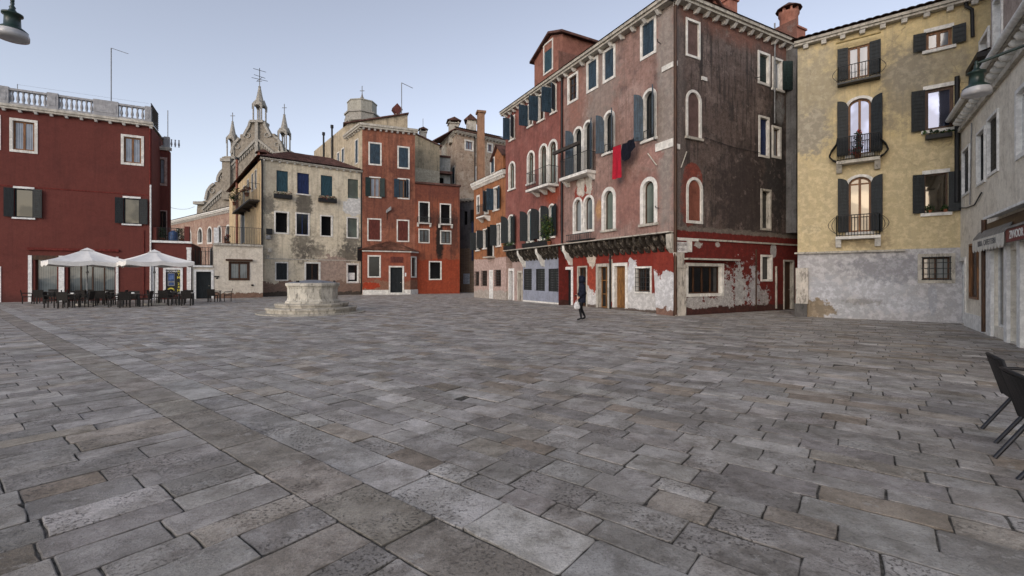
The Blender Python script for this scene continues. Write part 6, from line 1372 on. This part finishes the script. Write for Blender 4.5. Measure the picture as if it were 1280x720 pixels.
# ================================================================== WELL HEAD
cw = ground(391, 21.5)
WL = thing("stone_well", "weathered octagonal stone well head with a metal lid on two round steps", "well", (cw.x, cw.y, 0))
m_well = stone("well_stone", (.50, .47, .40), .85); m_step = stone("step_stone", (.40, .37, .31), .7)
mb = MB(); mb.lathe((cw.x, cw.y, -.02), [(2.38, 0), (2.38, .055), (1.9, .06)], m_step, 24, False); mb.build("base_slab", WL)
for r, z0, z1 in ((2.0, .035, .27), (1.63, .272, .46)):
    mb = MB(); mb.lathe((cw.x, cw.y, 0), [(r - .04, z0), (r - .04, z1 - .1), (r, z1 - .09), (r, z1 - .02), (r - .02, z1), (.8, z1)], m_step, 16, False, rot=.12); mb.build("step", WL)
mb = MB(); mb.lathe((cw.x, cw.y, .462), [(1.22, 0), (1.22, .08), (1.16, .10), (1.13, .17), (1.12, .2), (1.12, .68), (1.15, .74), (1.15, .77)], m_well, 12, False, rot=.2); mb.build("drum", WL)
mb = MB(); mb.lathe((cw.x, cw.y, 1.233), [(1.16, 0), (1.21, .03), (1.21, .14), (1.18, .16), (1.0, .165)], m_well, 12, False, rot=.2); mb.build("rim", WL)
mb = MB(); mb.lathe((cw.x, cw.y, 1.39), [(1.05, 0), (1.02, .03), (.6, .10), (.15, .14), (.02, .145)], simple("lid_metal", (.20, .21, .23), .5, .4, .4), 16, False); 
for a in (.3, 2.4, 4.4): mb.box((cw.x + .95 * math.cos(a), cw.y + .95 * math.sin(a), 1.46), (.1, .1, .08), M.iron, a)
mb.build("lid", WL)

# ================================================================== PARASOLS
DBn = F1.n; rzB = math.atan2(F1.d.y, F1.d.x)
def parasol(label, px, Y, zt=3.35, half=2.05, rz=0.):
    c = ground(px, Y); r = thing("parasol", label, "parasol", (c.x, c.y, 0), "white parasols over the cafe tables")
    ze = 2.62; cn = [Vector((sx * half, sy * half)) for sx, sy in ((-1, -1), (1, -1), (1, 1), (-1, 1))]
    ca, sa = math.cos(rz), math.sin(rz); rot = lambda p: Vector((c.x + p.x * ca - p.y * sa, c.y + p.x * sa + p.y * ca))
    mb = MB(); N = 8; rows = 6; V = []
    per = [cn[k].lerp(cn[(k + 1) % 4], i / N) for k in range(4) for i in range(N)]
    for j in range(rows + 1):
        t = j / rows
        for i, p in enumerate(per):
            s_ = (i % N) / N; sag = -.16 * t * (1 - t) * 2 * .6 - .10 * math.sin(math.pi * (2 * s_ % 1)) * t * 1.0 if False else -.10 * t * (1 - t) * 2 + (.09 * t * abs(math.sin(2 * math.pi * s_)) * -1)
            q = rot(p * (.06 + .94 * t)); V.append((q.x, q.y, zt + (ze - zt) * t + sag))
    n = len(per)
    mb.mesh(V, [(j * n + i, (j + 1) * n + i, (j + 1) * n + (i + 1) % n, j * n + (i + 1) % n) for j in range(rows) for i in range(n)], M.canvas)
    rim = V[-n:]
    low = [(x, y, z - .24 + .02 * math.sin(i * 1.7)) for i, (x, y, z) in enumerate(rim)]
    mb.mesh(rim + low, [(i, n + i, n + (i + 1) % n, (i + 1) % n) for i in range(n)], M.canvas)
    cap = [rot(p * .17) for p in per]; capz = zt + .0
    mb.mesh([(q.x, q.y, zt - .06) for q in cap] + [(c.x, c.y, zt + .12)], [(i, (i + 1) % n, n) for i in range(n)], M.canvas)
    mb.build("canopy", r)
    mb = MB()
    for p in [*cn, *[cn[k].lerp(cn[(k + 1) % 4], .5) for k in range(4)]]:
        q = rot(p * .97); mb.tube([(c.x, c.y, zt - .12), (q.x, q.y, ze - .10)], .016, M.oak, 4)
    mb.build("ribs", r)
    mb = MB(); mb.tube([(c.x, c.y, .05), (c.x, c.y, zt)], .034, M.greypipe, 8); mb.lathe((c.x, c.y, 1.9), [(.03, 0), (.07, .02), (.07, .1), (.03, .14)], M.greypipe, 8); mb.build("pole", r)
    mb = MB(); mb.box((c.x, c.y, .05), (.95, .95, .09), M.stoneold, rz); mb.build("base", r)
    return r
parasol("left of two white parasols, in front of the shop windows", 109, 27.2, 3.32, 1.8, .88)
parasol("right of two white parasols, beside the cash machine", 193, 27.6, 3.24, 1.62, .88)

# ================================================================== CAFE TABLES AND CHAIRS
m_wick = simple("dark_wicker", (.022, .019, .017), .7, .25, 0, .5, 40., .3); m_tt = simple("table_top", (.075, .068, .060), .4, .4, 0, .3); m_ttl = simple("pale_table_top", (.30, .29, .27), .35, .4, 0, .2)
def cafe_chair():
    r = thing("cafe_chair", "dark wicker cafe chair", "chair", (0, 0, 0)); mb = MB()
    mb.box((0, 0, .44), (.46, .45, .05), m_wick); mb.build("seat", r)
    mb = MB(); mb.hexa([(-.23, .20, .46), (.23, .20, .46), (.23, .235, .46), (-.23, .235, .46), (-.24, .27, .88), (.24, .27, .88), (.24, .305, .88), (-.24, .305, .88)], m_wick); mb.build("backrest", r)
    for sx in (-1, 1):
        for sy in (-1, 1): mb = MB(); mb.box((sx * .21, sy * .2, .21), (.045, .045, .42), m_wick); mb.build("leg", r)
        mb = MB(); mb.tube([(sx * .24, -.2, .42), (sx * .25, -.22, .63), (sx * .25, -.16, .66), (sx * .25, .25, .67)], .022, m_wick, 6); mb.build("armrest", r)
    return r
def cafe_table(top):
    r = thing("cafe_table", "dark square cafe table", "table", (0, 0, 0)); mb = MB(); mb.box((0, 0, .735), (.78, .78, .035), top); mb.build("tabletop", r)
    for sx in (-1, 1):
        for sy in (-1, 1): mb = MB(); mb.box((sx * .34, sy * .34, .358), (.045, .045, .716), M.iron); mb.build("leg", r)
    return r
CH0, TB0, TB1 = cafe_chair(), cafe_table(m_tt), cafe_table(m_ttl)
used = dict(c=0, t=0, l=0)
SEATS = {'left': (-.72, 0, math.pi / 2), 'right': (.72, 0, -math.pi / 2), 'wall': (0, .72, 0), 'square': (0, -.72, math.pi)}
WORD = {'left': 'on the left of', 'right': 'on the right of', 'wall': 'on the house side of', 'square': 'on the near side of'}
rb = rzB
TABS = [(57, 29.2, 'd', 'the leftmost cafe table', ('left', 'wall', 'right', 'square')), (87, 25.0, 'd', 'the foremost cafe table, under the left parasol', ('left', 'right', 'wall', 'square')),
        (106, 28.6, 'd', 'the cafe table against the shop window', ('left', 'right', 'wall', 'square')), (131, 27.6, 'd', 'the cafe table right of the left parasol pole', ('left', 'right', 'wall', 'square')),
        (163, 25.6, 'd', 'the cafe table between the two parasols', ('left', 'right', 'wall', 'square')), (209, 28.4, 'd', 'the cafe table before the cash machine', ('left', 'right', 'wall', 'square')),
        (233, 27.2, 'l', 'the pale topped cafe table', ('left', 'wall', 'square')), (268, 31.4, 'd', 'the rightmost cafe table by the cream house', ('right', 'square'))]
for i, (px, Y, kind, desc, seats) in enumerate(TABS):
    c = ground(px, Y); src = TB0 if kind == 'd' else TB1; key = 't' if kind == 'd' else 'l'
    t = src if not used[key] else copy_tree(src); used[key] = 1
    t.location = (c.x, c.y, 0); t.rotation_euler.z = rb + rng.normal(0, .08); t['group'] = 'cafe tables'
    t['label'] = ("pale topped square table among the dark ones" if kind == 'l' else "dark square table, " + desc.replace('the ', '', 1))
    for s_ in seats:
        x, y, a = SEATS[s_]; x += rng.normal(0, .06); y += rng.normal(0, .06); ca, sa = math.cos(rb), math.sin(rb)
        k = CH0 if not used['c'] else copy_tree(CH0); used['c'] = 1
        k.location = (c.x + x * ca - y * sa, c.y + x * sa + y * ca, 0); k.rotation_euler.z = rb + a + rng.normal(0, .15); k['group'] = 'cafe chairs'
        k['label'] = "wicker chair " + WORD[s_] + " " + desc
for (i, px, Y, what) in ((1, 87, 25.0, 'foremost'), (3, 131, 27.6, 'middle'), (4, 163, 25.6, 'parasol gap'), (5, 209, 28.4, 'cash machine')):
    c = ground(px, Y); mb = MB(); mb.box((c.x + .15, c.y, .785), (.13, .09, .065), M.white, .4)
    w = {'foremost': "white napkin box on the foremost dark cafe table", 'middle': "white napkin box on the table right of the parasol pole", 'parasol gap': "white napkin box on the table between the parasols", 'cash machine': "white napkin box on the table before the cash machine"}[what]
    tag(mb.build("napkin_box", None, dict(at=(c.x + .15, c.y, .753))), w, "napkin box", "napkin boxes on the cafe tables")

# ================================================================== CHAIRS IN THE RIGHT FOREGROUND
m_sling = simple("black_sling", (.007, .007, .008), .55, .3, 0, .4, 90., .2); m_leg = simple("dark_steel", (.028, .030, .036), .4, .5, .6, .2)
def terrace_chair():
    r = thing("terrace_chair", "black metal terrace chair", "chair", (0, 0, 0)); W2 = .27
    mb = MB(); mb.hexa([(-W2, -.24, .42), (W2, -.24, .42), (W2, .20, .40), (-W2, .20, .40), (-W2, -.24, .44), (W2, -.24, .44), (W2, .20, .43), (-W2, .20, .43)], m_sling); mb.build("seat", r)
    mb = MB(); N = 7
    for i in range(N):
        x0, x1 = -W2 + 2 * W2 * i / N, -W2 + 2 * W2 * (i + 1) / N; c0, c1 = .03 * (1 - (2 * i / N - 1) ** 2), .03 * (1 - (2 * (i + 1) / N - 1) ** 2)
        mb.hexa([(x0, .19, .41), (x1, .19, .41), (x1, .215, .41), (x0, .215, .41), (x0, .30 + c0, .80), (x1, .30 + c1, .80), (x1, .325 + c1, .80), (x0, .325 + c0, .80)], m_sling)
    mb.build("backrest", r)
    mb = MB(); mb.tube([(-W2, .20, .40), (-W2, .315, .81), (-W2 * .5, .34, .82), (0, .345, .822), (W2 * .5, .34, .82), (W2, .315, .81), (W2, .20, .40)], .017, M.black, 8); mb.build("back_frame", r)
    for s in (-1, 1):
        mb = MB(); mb.tube([(s * W2, .10, .43), (s * (W2 - .01), .36, 0.0)], .017, m_leg, 8); mb.build("leg", r)
        mb = MB(); mb.tube([(s * W2, -.18, .43), (s * (W2 - .01), -.27, 0.0)], .017, m_leg, 8); mb.build("leg", r)
        mb = MB(); mb.tube([(s * W2, .265, .66), (s * (W2 + .03), .1, .665), (s * (W2 + .03), -.22, .65), (s * W2, -.24, .43)], .017, M.black, 8); mb.build("armrest", r)
    mb = MB(); mb.tube([(-W2, -.2, .41), (W2, -.2, .41)], .015, m_leg, 6); mb.tube([(-W2, .15, .41), (W2, .15, .41)], .015, m_leg, 6); mb.build("seat_frame", r)
    return r
def put_chair(r, fa, fb):     # rear feet on the ground points fa (far) and fb (near)
    fa, fb = Vector(fa), Vector(fb); mid = (fa + fb) / 2; d = (fb - fa).normalized(); a = math.atan2(d.y, d.x)    # local +x from far to near -> chair looks along -y
    a = a + math.pi if False else a
    bx, by = 0.0, .36; r.rotation_euler.z = a; r.location = (mid.x - (bx * math.cos(a) - by * math.sin(a)), mid.y - (bx * math.sin(a) + by * math.cos(a)), 0)
tc = terrace_chair(); tc['label'] = "black terrace chair at the right edge, the farther of the two"; tc['group'] = "black chairs at the right edge"
tc2 = copy_tree(tc); tc2['label'] = "black terrace chair at the right edge, nearest to the camera"
put_chair(tc, gnd(1243, 553), gnd(1228, 537)); put_chair(tc2, gnd(1273, 600), gnd(1243, 572))

# ================================================================== STREET LAMPS
m_opal = simple("opal_glass", (.42, .42, .43), .25, .5, 0, .1); m_lg = simple("lamp_green", (.010, .028, .022), .4, .5, 0, .2)
def lamp(label, c, k, arm_pts, extra=None):
    r = thing("street_lamp", label, "street lamp", c, "green street lamps"); x, y, z = c
    mb = MB(); mb.lathe((x, y, z), [(.285 * k, .02 * k), (.29 * k, .05 * k), (.235 * k, .10 * k), (.16 * k, .16 * k), (.15 * k, .42 * k), (.20 * k, .44 * k), (.20 * k, .48 * k), (.10 * k, .52 * k), (.05 * k, .60 * k), (.065 * k, .64 * k), (.03 * k, .70 * k), (.045 * k, .75 * k), (.01 * k, .80 * k)], m_lg, 20); mb.build("lamp_cap", r)
    mb = MB(); mb.lathe((x, y, z), [(.28 * k, .05 * k), (.315 * k, -.06 * k), (.31 * k, -.15 * k), (.22 * k, -.17 * k), (.02 * k, -.175 * k)], m_opal, 20); mb.build("lamp_shade", r)
    mb = MB(); mb.tube(arm_pts, .028, m_lg, 8)
    if extra: extra(mb)
    mb.build("arm", r); return r
# right lamp: on an arm from the pale house
Yl = 9.4; lc = ground(1220.5, Yl); lz = CAMH + (HZ - 112) / FPX * Yl
uw_ = (lc - FWh.A).dot(FWh.d); wp = FWh.P(uw_, lz + .80)
w2 = FWh.P(uw_ + .25, lz + .95, .0)
lamp("green street lamp with a white shade on a wall arm of the pale house", (lc.x, lc.y, lz), .75, [(lc.x, lc.y, lz + .48), (lc.x + .02, lc.y, lz + .54), (lc.x + (w2.x - lc.x) * .3, lc.y + (w2.y - lc.y) * .3, lz + .60), (w2.x, w2.y, w2.z - .2)])
# left lamp, top left corner, carried by a post outside the picture
Yl = 7.6; lc = ground(15.5, Yl); lz = CAMH + (HZ - 41) / FPX * Yl
def post(mb):
    px_, py_ = lc.x - 2.3, lc.y + .2; mb.tube([(px_, py_, 0), (px_, py_, 1.2), (px_, py_, lz + 1.3)], [.11, .07, .05], m_lg, 10)
lamp("green street lamp with a pale glass shade, high in the left corner of the view", (lc.x, lc.y, lz), .66, [(lc.x, lc.y, lz + .52), (lc.x, lc.y, lz + .78), (lc.x - .3, lc.y + .02, lz + 1.02), (lc.x - 1.2, lc.y + .1, lz + 1.05), (lc.x - 2.3, lc.y + .2, lz + 1.1)], post)

# ================================================================== LAUNDRY, PLANTS AND OTHER LOOSE THINGS
m_redcl = simple("red_cloth", (.36, .012, .028), .85, .2, 0, .15, 8); m_navy = simple("navy_cloth", (.007, .008, .016), .9, .2, 0, .3, 8)
mb = MB(); oo = .55; u0, u1 = FM.u(766, oo), FM.u(776, oo); z0, z1 = FM.z(771, 223, oo), FM.z(771, 182, oo); V = []
for j in range(13):
    for i in range(9): t, s = i / 8, j / 12; V.append(FM.P(u0 + (u1 - u0) * t, z1 + (z0 - z1) * s, oo + .04 * math.sin(t * 9 + s * 2) * s))
fc = [(j * 9 + i, (j + 1) * 9 + i, (j + 1) * 9 + i + 1, j * 9 + i + 1) for j in range(12) for i in range(8)]
mb.mesh(V, fc, m_redcl); mb.mesh([v + FM.n.to_3d() * -.012 for v in V], [tuple(reversed(f)) for f in fc], m_redcl)
tag(mb.build("red_cloth", None, dict(at=V[4])), "long red cloth hanging from a line below an arched window", "cloth")
mb = MB(); u0, u1 = FM.u(777.5, oo), FM.u(793, oo); z1, z0 = FM.z(785, 177, oo), FM.z(785, 200, oo); V = []
for j in range(11):
    for i in range(11): t, s = i / 10, j / 10; dz = (.14 * (t - .4)) ; drop = (.65 + .35 * math.sin(3.1 * t + .5)); V.append(FM.P(u0 + (u1 - u0) * t, z1 + dz + (z0 - z1) * s * drop, oo + .06 * math.sin(t * 14 + s * 3)))
fc = [(j * 11 + i, (j + 1) * 11 + i, (j + 1) * 11 + i + 1, j * 11 + i + 1) for j in range(10) for i in range(10)]
mb.mesh(V, fc, m_navy); mb.mesh([v + FM.n.to_3d() * -.015 for v in V], [tuple(reversed(f)) for f in fc], m_navy)
tag(mb.build("dark_garment", None, dict(at=V[5])), "dark navy garment hanging beside the red cloth", "garment")
mb = MB(); mb.tube([FM.P(FM.u(762), FM.z(762, 188), .03), FM.P(FM.u(765, oo), z1 + .12 - .3, oo)], .015, M.iron, 4); mb.tube([FM.P(FM.u(765, oo), FM.z(771, 182, oo), oo), FM.P(FM.u(794, oo), FM.z(794, 174, oo), oo)], .008, M.iron, 4); mb.tube([FM.P(FM.u(794, oo), FM.z(794, 174, oo), oo), FM.P(FM.u(801), FM.z(801, 171), .03)], .012, M.iron, 4); mb.build("laundry_line", H9c)

def flower_box(name, label, F, px0, px1, zt, h, dep, o=.0, flowers=False, dense=60, grp=None, leafh=.22):
    u0, u1 = F.u(px0), F.u(px1); r = thing(name, label, "flower box", F.P((u0 + u1) / 2, zt - h, o + dep / 2), grp)
    mb = MB(); mb.fbox(F, u0, u1, zt - h, zt, o + .01, o + dep, M.black); mb.build("box", r)
    mb = MB(); mats = [M.leaf, M.leafdark, M.leafdark] + ([M.flower] if flowers else [])
    n = int(dense * (u1 - u0))
    for _ in range(n):
        p = F.P(random.uniform(u0, u1), zt + random.uniform(-.05, leafh), o + dep * random.uniform(.1, 1.1)); mb.leaves(p, (.06, .06, .06), 2, .11, mats)
    mb.build("plants", r); return r
flower_box("flower_box", "dark flower box under the first top window of the cream house", F2, 342, 364.5, F2.z(353, 243.5), .35, .35, flowers=True, grp="flower boxes on the house fronts")
flower_box("flower_box", "flower box with red blooms under the third top window of the cream house", F2, 397.5, 420, F2.z(409, 248.5), .35, .35, flowers=True, dense=90, grp="flower boxes on the house fronts")
flower_box("flower_box", "dark flower box under the large upper window of the yellow house", FY, 1156, 1189, FY.z(1172, 169), .16, .22, .10, dense=50, grp="flower boxes on the house fronts", leafh=.14)
flower_box("planter", "row of dark planters with a few leaves along the jetty top", FM, 656, 689, ZJ + .36, .28, .2, .03, dense=10, leafh=.1)
flower_box("planter", "short planter with green leaves at the left end of the jetty top", FM, 632.6, 645, ZJ + .36, .28, .2, .03, dense=70, leafh=.25)
def pot_plant(name, label, c, hgt, rad, n, size, mats, pot=.16, squash=1.):
    r = thing(name, label, "plant", c); x, y, z = c; mb = MB(); mb.lathe((x, y, z), [(pot * .7, 0), (pot, pot * 1.5), (pot * 1.08, pot * 1.5), (pot * 1.08, pot * 1.75), (pot * .8, pot * 1.75)], M.terra, 12); mb.build("pot", r)
    mb = MB()
    for _ in range(5): mb.tube([(x, y, z + pot * 1.5), (x + random.uniform(-.5, .5) * rad, y + random.uniform(-.5, .5) * rad, z + pot * 1.5 + hgt * random.uniform(.4, .8))], .01, M.leafdark, 4)
    for _ in range(max(3, n // 40)):
        cc = (x + random.uniform(-.7, .7) * rad, y + random.uniform(-.5, .5) * rad * squash, z + pot * 1.6 + hgt * random.uniform(.15, .95)); mb.leaves(cc, (rad * .5, rad * .5 * squash, hgt * .22), 40, size, mats)
    mb.build("foliage", r); return r
q = FM.P(FM.u(686, .2), ZJ + .055, .17)
pot_plant("bush", "big yellowish green bush in a pot on the jetty of the faded red house", (q.x, q.y, q.z), 1.5, .62, 520, .13, [M.leaf, M.leaf, M.leafdark, simple("leaf_yellow", (.13, .13, .03), .7, .2, 0, .4, 30)], .13)
q = FY.P(FY.u(1072), FY.z(1072, 201) + .004, .22); pot_plant("pot_plant", "potted plant in the middle of the bulging balcony on the yellow house", (q.x, q.y, q.z), .85, .20, 240, .10, [M.leafdark, M.leafdark, M.flower], .11)
q = F2s.P(F2s.u(294, .7), F2s.z(302, 259) + .004, .75); pot_plant("pot_plant", "leafy potted plant on the side balcony of the cream house", (q.x, q.y, q.z), 1.7, .5, 400, .16, [M.leaf, M.leaf, M.leafdark], .2)
q = F2s.P(F2s.u(307, .7), F2s.z(302, 259) + .004, .6); pot_plant("pot_plant", "low reddish pot plant at the right end of the cream house side balcony", (q.x, q.y, q.z), .5, .5, 200, .13, [M.terra, M.leafdark, M.flower], .2)
q = FW.P(FW.u(200), ZW + .06, -.7); pot_plant("pot_plant", "green pot plant behind the terrace railing of the low red wing", (q.x, q.y, q.z), .8, .35, 240, .12, [M.leaf, M.leafdark], .2)
q = FW.P(FW.u(225), ZW + .06, -.9); pot_plant("pot_plant", "pot plant beside the red pier on the low wing terrace", (q.x, q.y, q.z), .8, .4, 240, .12, [M.leafdark, M.leafdark, M.leaf], .2)
q = FC.P(FC.u(285), ZC + .03, -.6); pot_plant("pot_plant", "pale pot plant behind the railing on the low cream house terrace", (q.x, q.y, q.z), .6, .35, 160, .12, [M.leafdark, M.flower], .2)
q = FW.P(FW.u(215), ZW + .056, -.55)
r = thing("blue_drum", "blue plastic drum on the low wing terrace behind the railing", "drum", (q.x, q.y, q.z)); mb = MB(); mb.lathe((q.x, q.y, q.z), [(.26, 0), (.29, .1), (.29, .75), (.24, .85), (.12, .88), (.12, .95)], simple("blue_plastic", (.05, .11, .25), .4, .4), 16); mb.build("body", r)
q = FY.P(FY.u(1165), FY.z(1170, 265.5), .02)
for k, rr, lb in ((0, .16, "left of two small plants on the lower right window sill of the yellow house"), (.42, .12, "right of two small plants on the lower right window sill of the yellow house")):
    p = FY.P(FY.u(1162) + k, FY.z(1170, 266), .03); r = thing("pot_plant", lb, "plant", p)
    mb = MB(); mb.leaves(p + Vector((0, 0, .14)), (rr, rr * .6, rr), 110, .07, [M.leafdark, M.leaf]); mb.build("foliage", r)
    mb = MB(); mb.lathe(tuple(p), [(.05, 0), (.07, .11), (.05, .11)], M.terra, 8); mb.build("pot", r)
# cable from the red house across to the church side
mb = MB(); a = F1.P(F1.u(189), F1.z(189, 250), .06); b = FN.P(FN.u(246), FN.z(246, 258.5), .3); pts = [a.lerp(b, t) + Vector((0, 0, -1.1 * 4 * t * (1 - t) * .5)) for t in [i / 10 for i in range(11)]]; mb.tube(pts, .02, M.black, 4)
tag(mb.build("overhead_cable", None, dict(at=a)), "thin dark cable sagging from the red house towards the church", "cable")

# ================================================================== THE WALKER
def person(at, face, label):
    """one continuous body from a jointed skeleton; local +x is the walking direction, z up"""
    J = {'pelvis': (0, 0, .93), 'waist': (.005, 0, 1.06), 'chest': (.02, 0, 1.28), 'neck': (.035, 0, 1.455), 'headb': (.055, 0, 1.53), 'head': (.07, 0, 1.64), 'crown': (.06, 0, 1.71),
         'lhip': (.0, .09, .90), 'lknee': (.11, .10, .50), 'lank': (.05, .10, .09), 'ltoe': (.22, .11, .035), 'rhip': (0, -.09, .90), 'rknee': (.05, -.10, .49), 'rank': (-.12, -.10, .11), 'rtoe': (.04, -.11, .035),
         'lsh': (.03, .18, 1.40), 'lel': (-.04, .235, 1.13), 'lwr': (.14, .22, .93), 'lhd': (.19, .21, .87), 'rsh': (.01, -.18, 1.40), 'rel': (.0, -.235, 1.13), 'rwr': (.20, -.20, 1.0), 'rhd': (.26, -.17, .98)}
    rad = {'pelvis': (.145, .125), 'waist': (.13, .11), 'chest': (.165, .12), 'neck': (.055, .055), 'headb': (.06, .06), 'head': (.085, .075), 'crown': (.065, .06), 'lhip': (.09, .09), 'lknee': (.062, .062), 'lank': (.042, .042), 'ltoe': (.036, .036),
           'rhip': (.09, .09), 'rknee': (.062, .062), 'rank': (.042, .042), 'rtoe': (.036, .036), 'lsh': (.07, .07), 'lel': (.048, .048), 'lwr': (.032, .032), 'lhd': (.034, .022), 'rsh': (.07, .07), 'rel': (.048, .048), 'rwr': (.032, .032), 'rhd': (.034, .022)}
    E = [('pelvis', 'waist'), ('waist', 'chest'), ('chest', 'neck'), ('neck', 'headb'), ('headb', 'head'), ('head', 'crown'), ('pelvis', 'lhip'), ('lhip', 'lknee'), ('lknee', 'lank'), ('lank', 'ltoe'), ('pelvis', 'rhip'), ('rhip', 'rknee'), ('rknee', 'rank'), ('rank', 'rtoe'),
         ('chest', 'lsh'), ('lsh', 'lel'), ('lel', 'lwr'), ('lwr', 'lhd'), ('chest', 'rsh'), ('rsh', 'rel'), ('rel', 'rwr'), ('rwr', 'rhd')]
    for s, hd, sy in (('l', 'lhd', -1), ('r', 'rhd', 1)):
        hx, hy, hz = J[hd]; dx, dz = (.6, -.8) if s == 'l' else (.95, -.3)
        for k in range(4):
            n1, n2 = f'{s}f{k}', f'{s}g{k}'; off = (k - 1.5) * .018; L = (.045, .052, .048, .036)[k]
            J[n1] = (hx + dx * L * .8, hy + off * (1 if s == 'l' else 1), hz + dz * L * .8); J[n2] = (hx + dx * L * 1.2 - .012, hy + off, hz + dz * L * 1.4 - .02)
            rad[n1] = (.009, .009); rad[n2] = (.008, .008); E += [(hd, n1), (n1, n2)]
        J[s + 't'] = (hx + .03, hy + sy * .035, hz + .015); rad[s + 't'] = (.010, .010); E.append((hd, s + 't'))
    def skin(Jn, En, rd, root, mats, name, parent, sub=2):
        keys = list(Jn); me = bpy.data.meshes.new(name); me.from_pydata([Jn[k] for k in keys], [(keys.index(a), keys.index(b)) for a, b in En], [])
        ob = bpy.data.objects.new(name, me); COL.objects.link(ob)
        md = ob.modifiers.new("skin", 'SKIN'); md.use_smooth_shade = True
        for i, k in enumerate(keys): me.skin_vertices[0].data[i].radius = rd[k]; me.skin_vertices[0].data[i].use_root = (k == root)
        ob.modifiers.new("sub", 'SUBSURF').levels = sub
        dg = bpy.context.evaluated_depsgraph_get(); m2 = bpy.data.meshes.new_from_object(ob.evaluated_get(dg)); bpy.data.objects.remove(ob)
        m2.materials.clear()
        for m in mats: m2.materials.append(m)
        for p in m2.polygons: p.use_smooth = True
        o2 = bpy.data.objects.new(name, m2); COL.objects.link(o2); o2.parent = parent; return o2
    m_skin = simple("skin", (.42, .24, .17), .55, .3, 0, .1); m_tr = simple("black_trousers", (.012, .012, .014), .85, .2, 0, .3); m_coat = simple("navy_coat", (.010, .013, .026), .8, .2, 0, .4, 14., .3); m_shoe = simple("dark_shoes", (.008, .008, .008), .5, .3)
    r = thing("person", label, "person", at); r.rotation_euler.z = face; r.scale = (.96, 1.0, .955)
    b = skin(J, E, rad, 'pelvis', [m_skin, m_tr, m_shoe], "body", r)
    for p in b.data.polygons:
        z = p.center.z; p.material_index = 2 if z < .085 else (1 if z < 1.0 and abs(p.center.y) < .17 else 0)
    def subset(keys): return {k: J[k] for k in keys}, [(a, c) for a, c in E if a in keys and c in keys]
    ck = ['pelvis', 'waist', 'chest', 'neck', 'lsh', 'lel', 'lwr', 'rsh', 'rel', 'rwr']; Jc, Ec = subset(ck); Jc['hem'] = (.02, 0, .70); Ec.append(('pelvis', 'hem'))
    rc = {k: (rad[k][0] + .05, rad[k][1] + .045) for k in ck}; rc['hem'] = (.215, .185); rc['neck'] = (.085, .085); rc['lwr'] = rc['rwr'] = (.05, .05); rc['pelvis'] = (.19, .165)
    skin(Jc, Ec, rc, 'pelvis', [m_coat], "coat", r)
    # hood, open towards the face
    mb = MB(); V = []; Fq = []; nr, nc = 9, 14; cx, cz = .045, 1.625
    for j in range(nr):
        th = math.pi * (.04 + .66 * j / (nr - 1))          # from the back of the head forwards
        for i in range(nc):
            ph = 2 * math.pi * i / nc; rr = .145 * math.sin(th); V.append((cx - .15 * math.cos(th), rr * math.cos(ph) * .92, cz + rr * math.sin(ph) * 1.05))
    for j in range(nr - 1):
        for i in range(nc): Fq.append((j * nc + i, (j + 1) * nc + i, (j + 1) * nc + (i + 1) % nc, j * nc + (i + 1) % nc))
    loc = r.location.copy(); me = bpy.data.meshes.new("hood"); me.from_pydata(V, [], Fq); me.materials.append(m_coat)
    for p in me.polygons: p.use_smooth = True
    o = bpy.data.objects.new("hood", me); COL.objects.link(o); o.parent = r; sm = o.modifiers.new("th", 'SOLIDIFY'); sm.thickness = .02
    # face: nose, brow, eyes, mouth, ears are shaped on one small mesh joined to the head surface
    mb = MB(); f = .145
    mb.mesh([(f, -.012, 1.645), (f, .012, 1.645), (f + .030, 0, 1.615), (f + .004, -.018, 1.605), (f + .004, .018, 1.605)], [(0, 2, 1), (0, 3, 2), (1, 2, 4), (3, 4, 2)], m_skin, True)
    for s in (-1, 1): mb.lathe((f - .006, s * .030, 1.645), [(.0, -.008), (.011, 0), (0, .008)], m_shoe, 8)
    mb.box((f - .002, 0, 1.578), (.012, .045, .01), simple("lips", (.30, .12, .10), .6)); me = bpy.data.meshes.new("face"); me.from_pydata(mb.v, [], mb.f)
    for m in mb.mats: me.materials.append(m)
    me.polygons.foreach_set('material_index', mb.mi); o = bpy.data.objects.new("face", me); COL.objects.link(o); o.parent = r
    return r, J
pc = gnd(728, 400.5); pr, J = person((pc.x, pc.y, 0), math.pi * .97, "person in a dark navy hooded coat walking to the left with a white bag")
# the white bag hanging from the hand
hx, hy, hz = J['lhd']; a = pr.rotation_euler.z
def L2W(x, y, z): return Vector((pc.x + x * math.cos(a) - y * math.sin(a), pc.y + x * math.sin(a) + y * math.cos(a), z * .955))
bx, by, bz = hx + .03, hy, hz - .06
bag = thing("shopping_bag", "crumpled white shopping bag hanging from the walker's hand", "bag", L2W(bx, by, bz - .36)); m_bag = simple("white_bag", (.50, .50, .50), .6, .3, 0, .2, 14., .3)
mb = MB(); V = []; n = 14; prof = [(.025, -.05), (.055, -.08), (.09, -.16), (.105, -.25), (.095, -.33), (.04, -.355)]
for k, (rr, dz) in enumerate(prof):
    for i in range(n):
        t = 2 * math.pi * i / n; w = 1 + .10 * math.sin(3 * t + k * 1.3); V.append(L2W(bx + rr * 1.15 * math.cos(t) * w, by + rr * .5 * math.sin(t) * w, bz + dz))
mb.mesh(V, [(k * n + i, k * n + (i + 1) % n, (k + 1) * n + (i + 1) % n, (k + 1) * n + i) for k in range(len(prof) - 1) for i in range(n)] + [tuple((len(prof) - 1) * n + i for i in range(n))], m_bag, True); mb.build("body", bag)
mb = MB(); mb.tube([L2W(bx + .04 * math.cos(t), by, bz - .06 + .08 * math.sin(t)) for t in [math.pi * i / 6 for i in range(7)]], .008, m_bag, 5); mb.build("handle", bag)
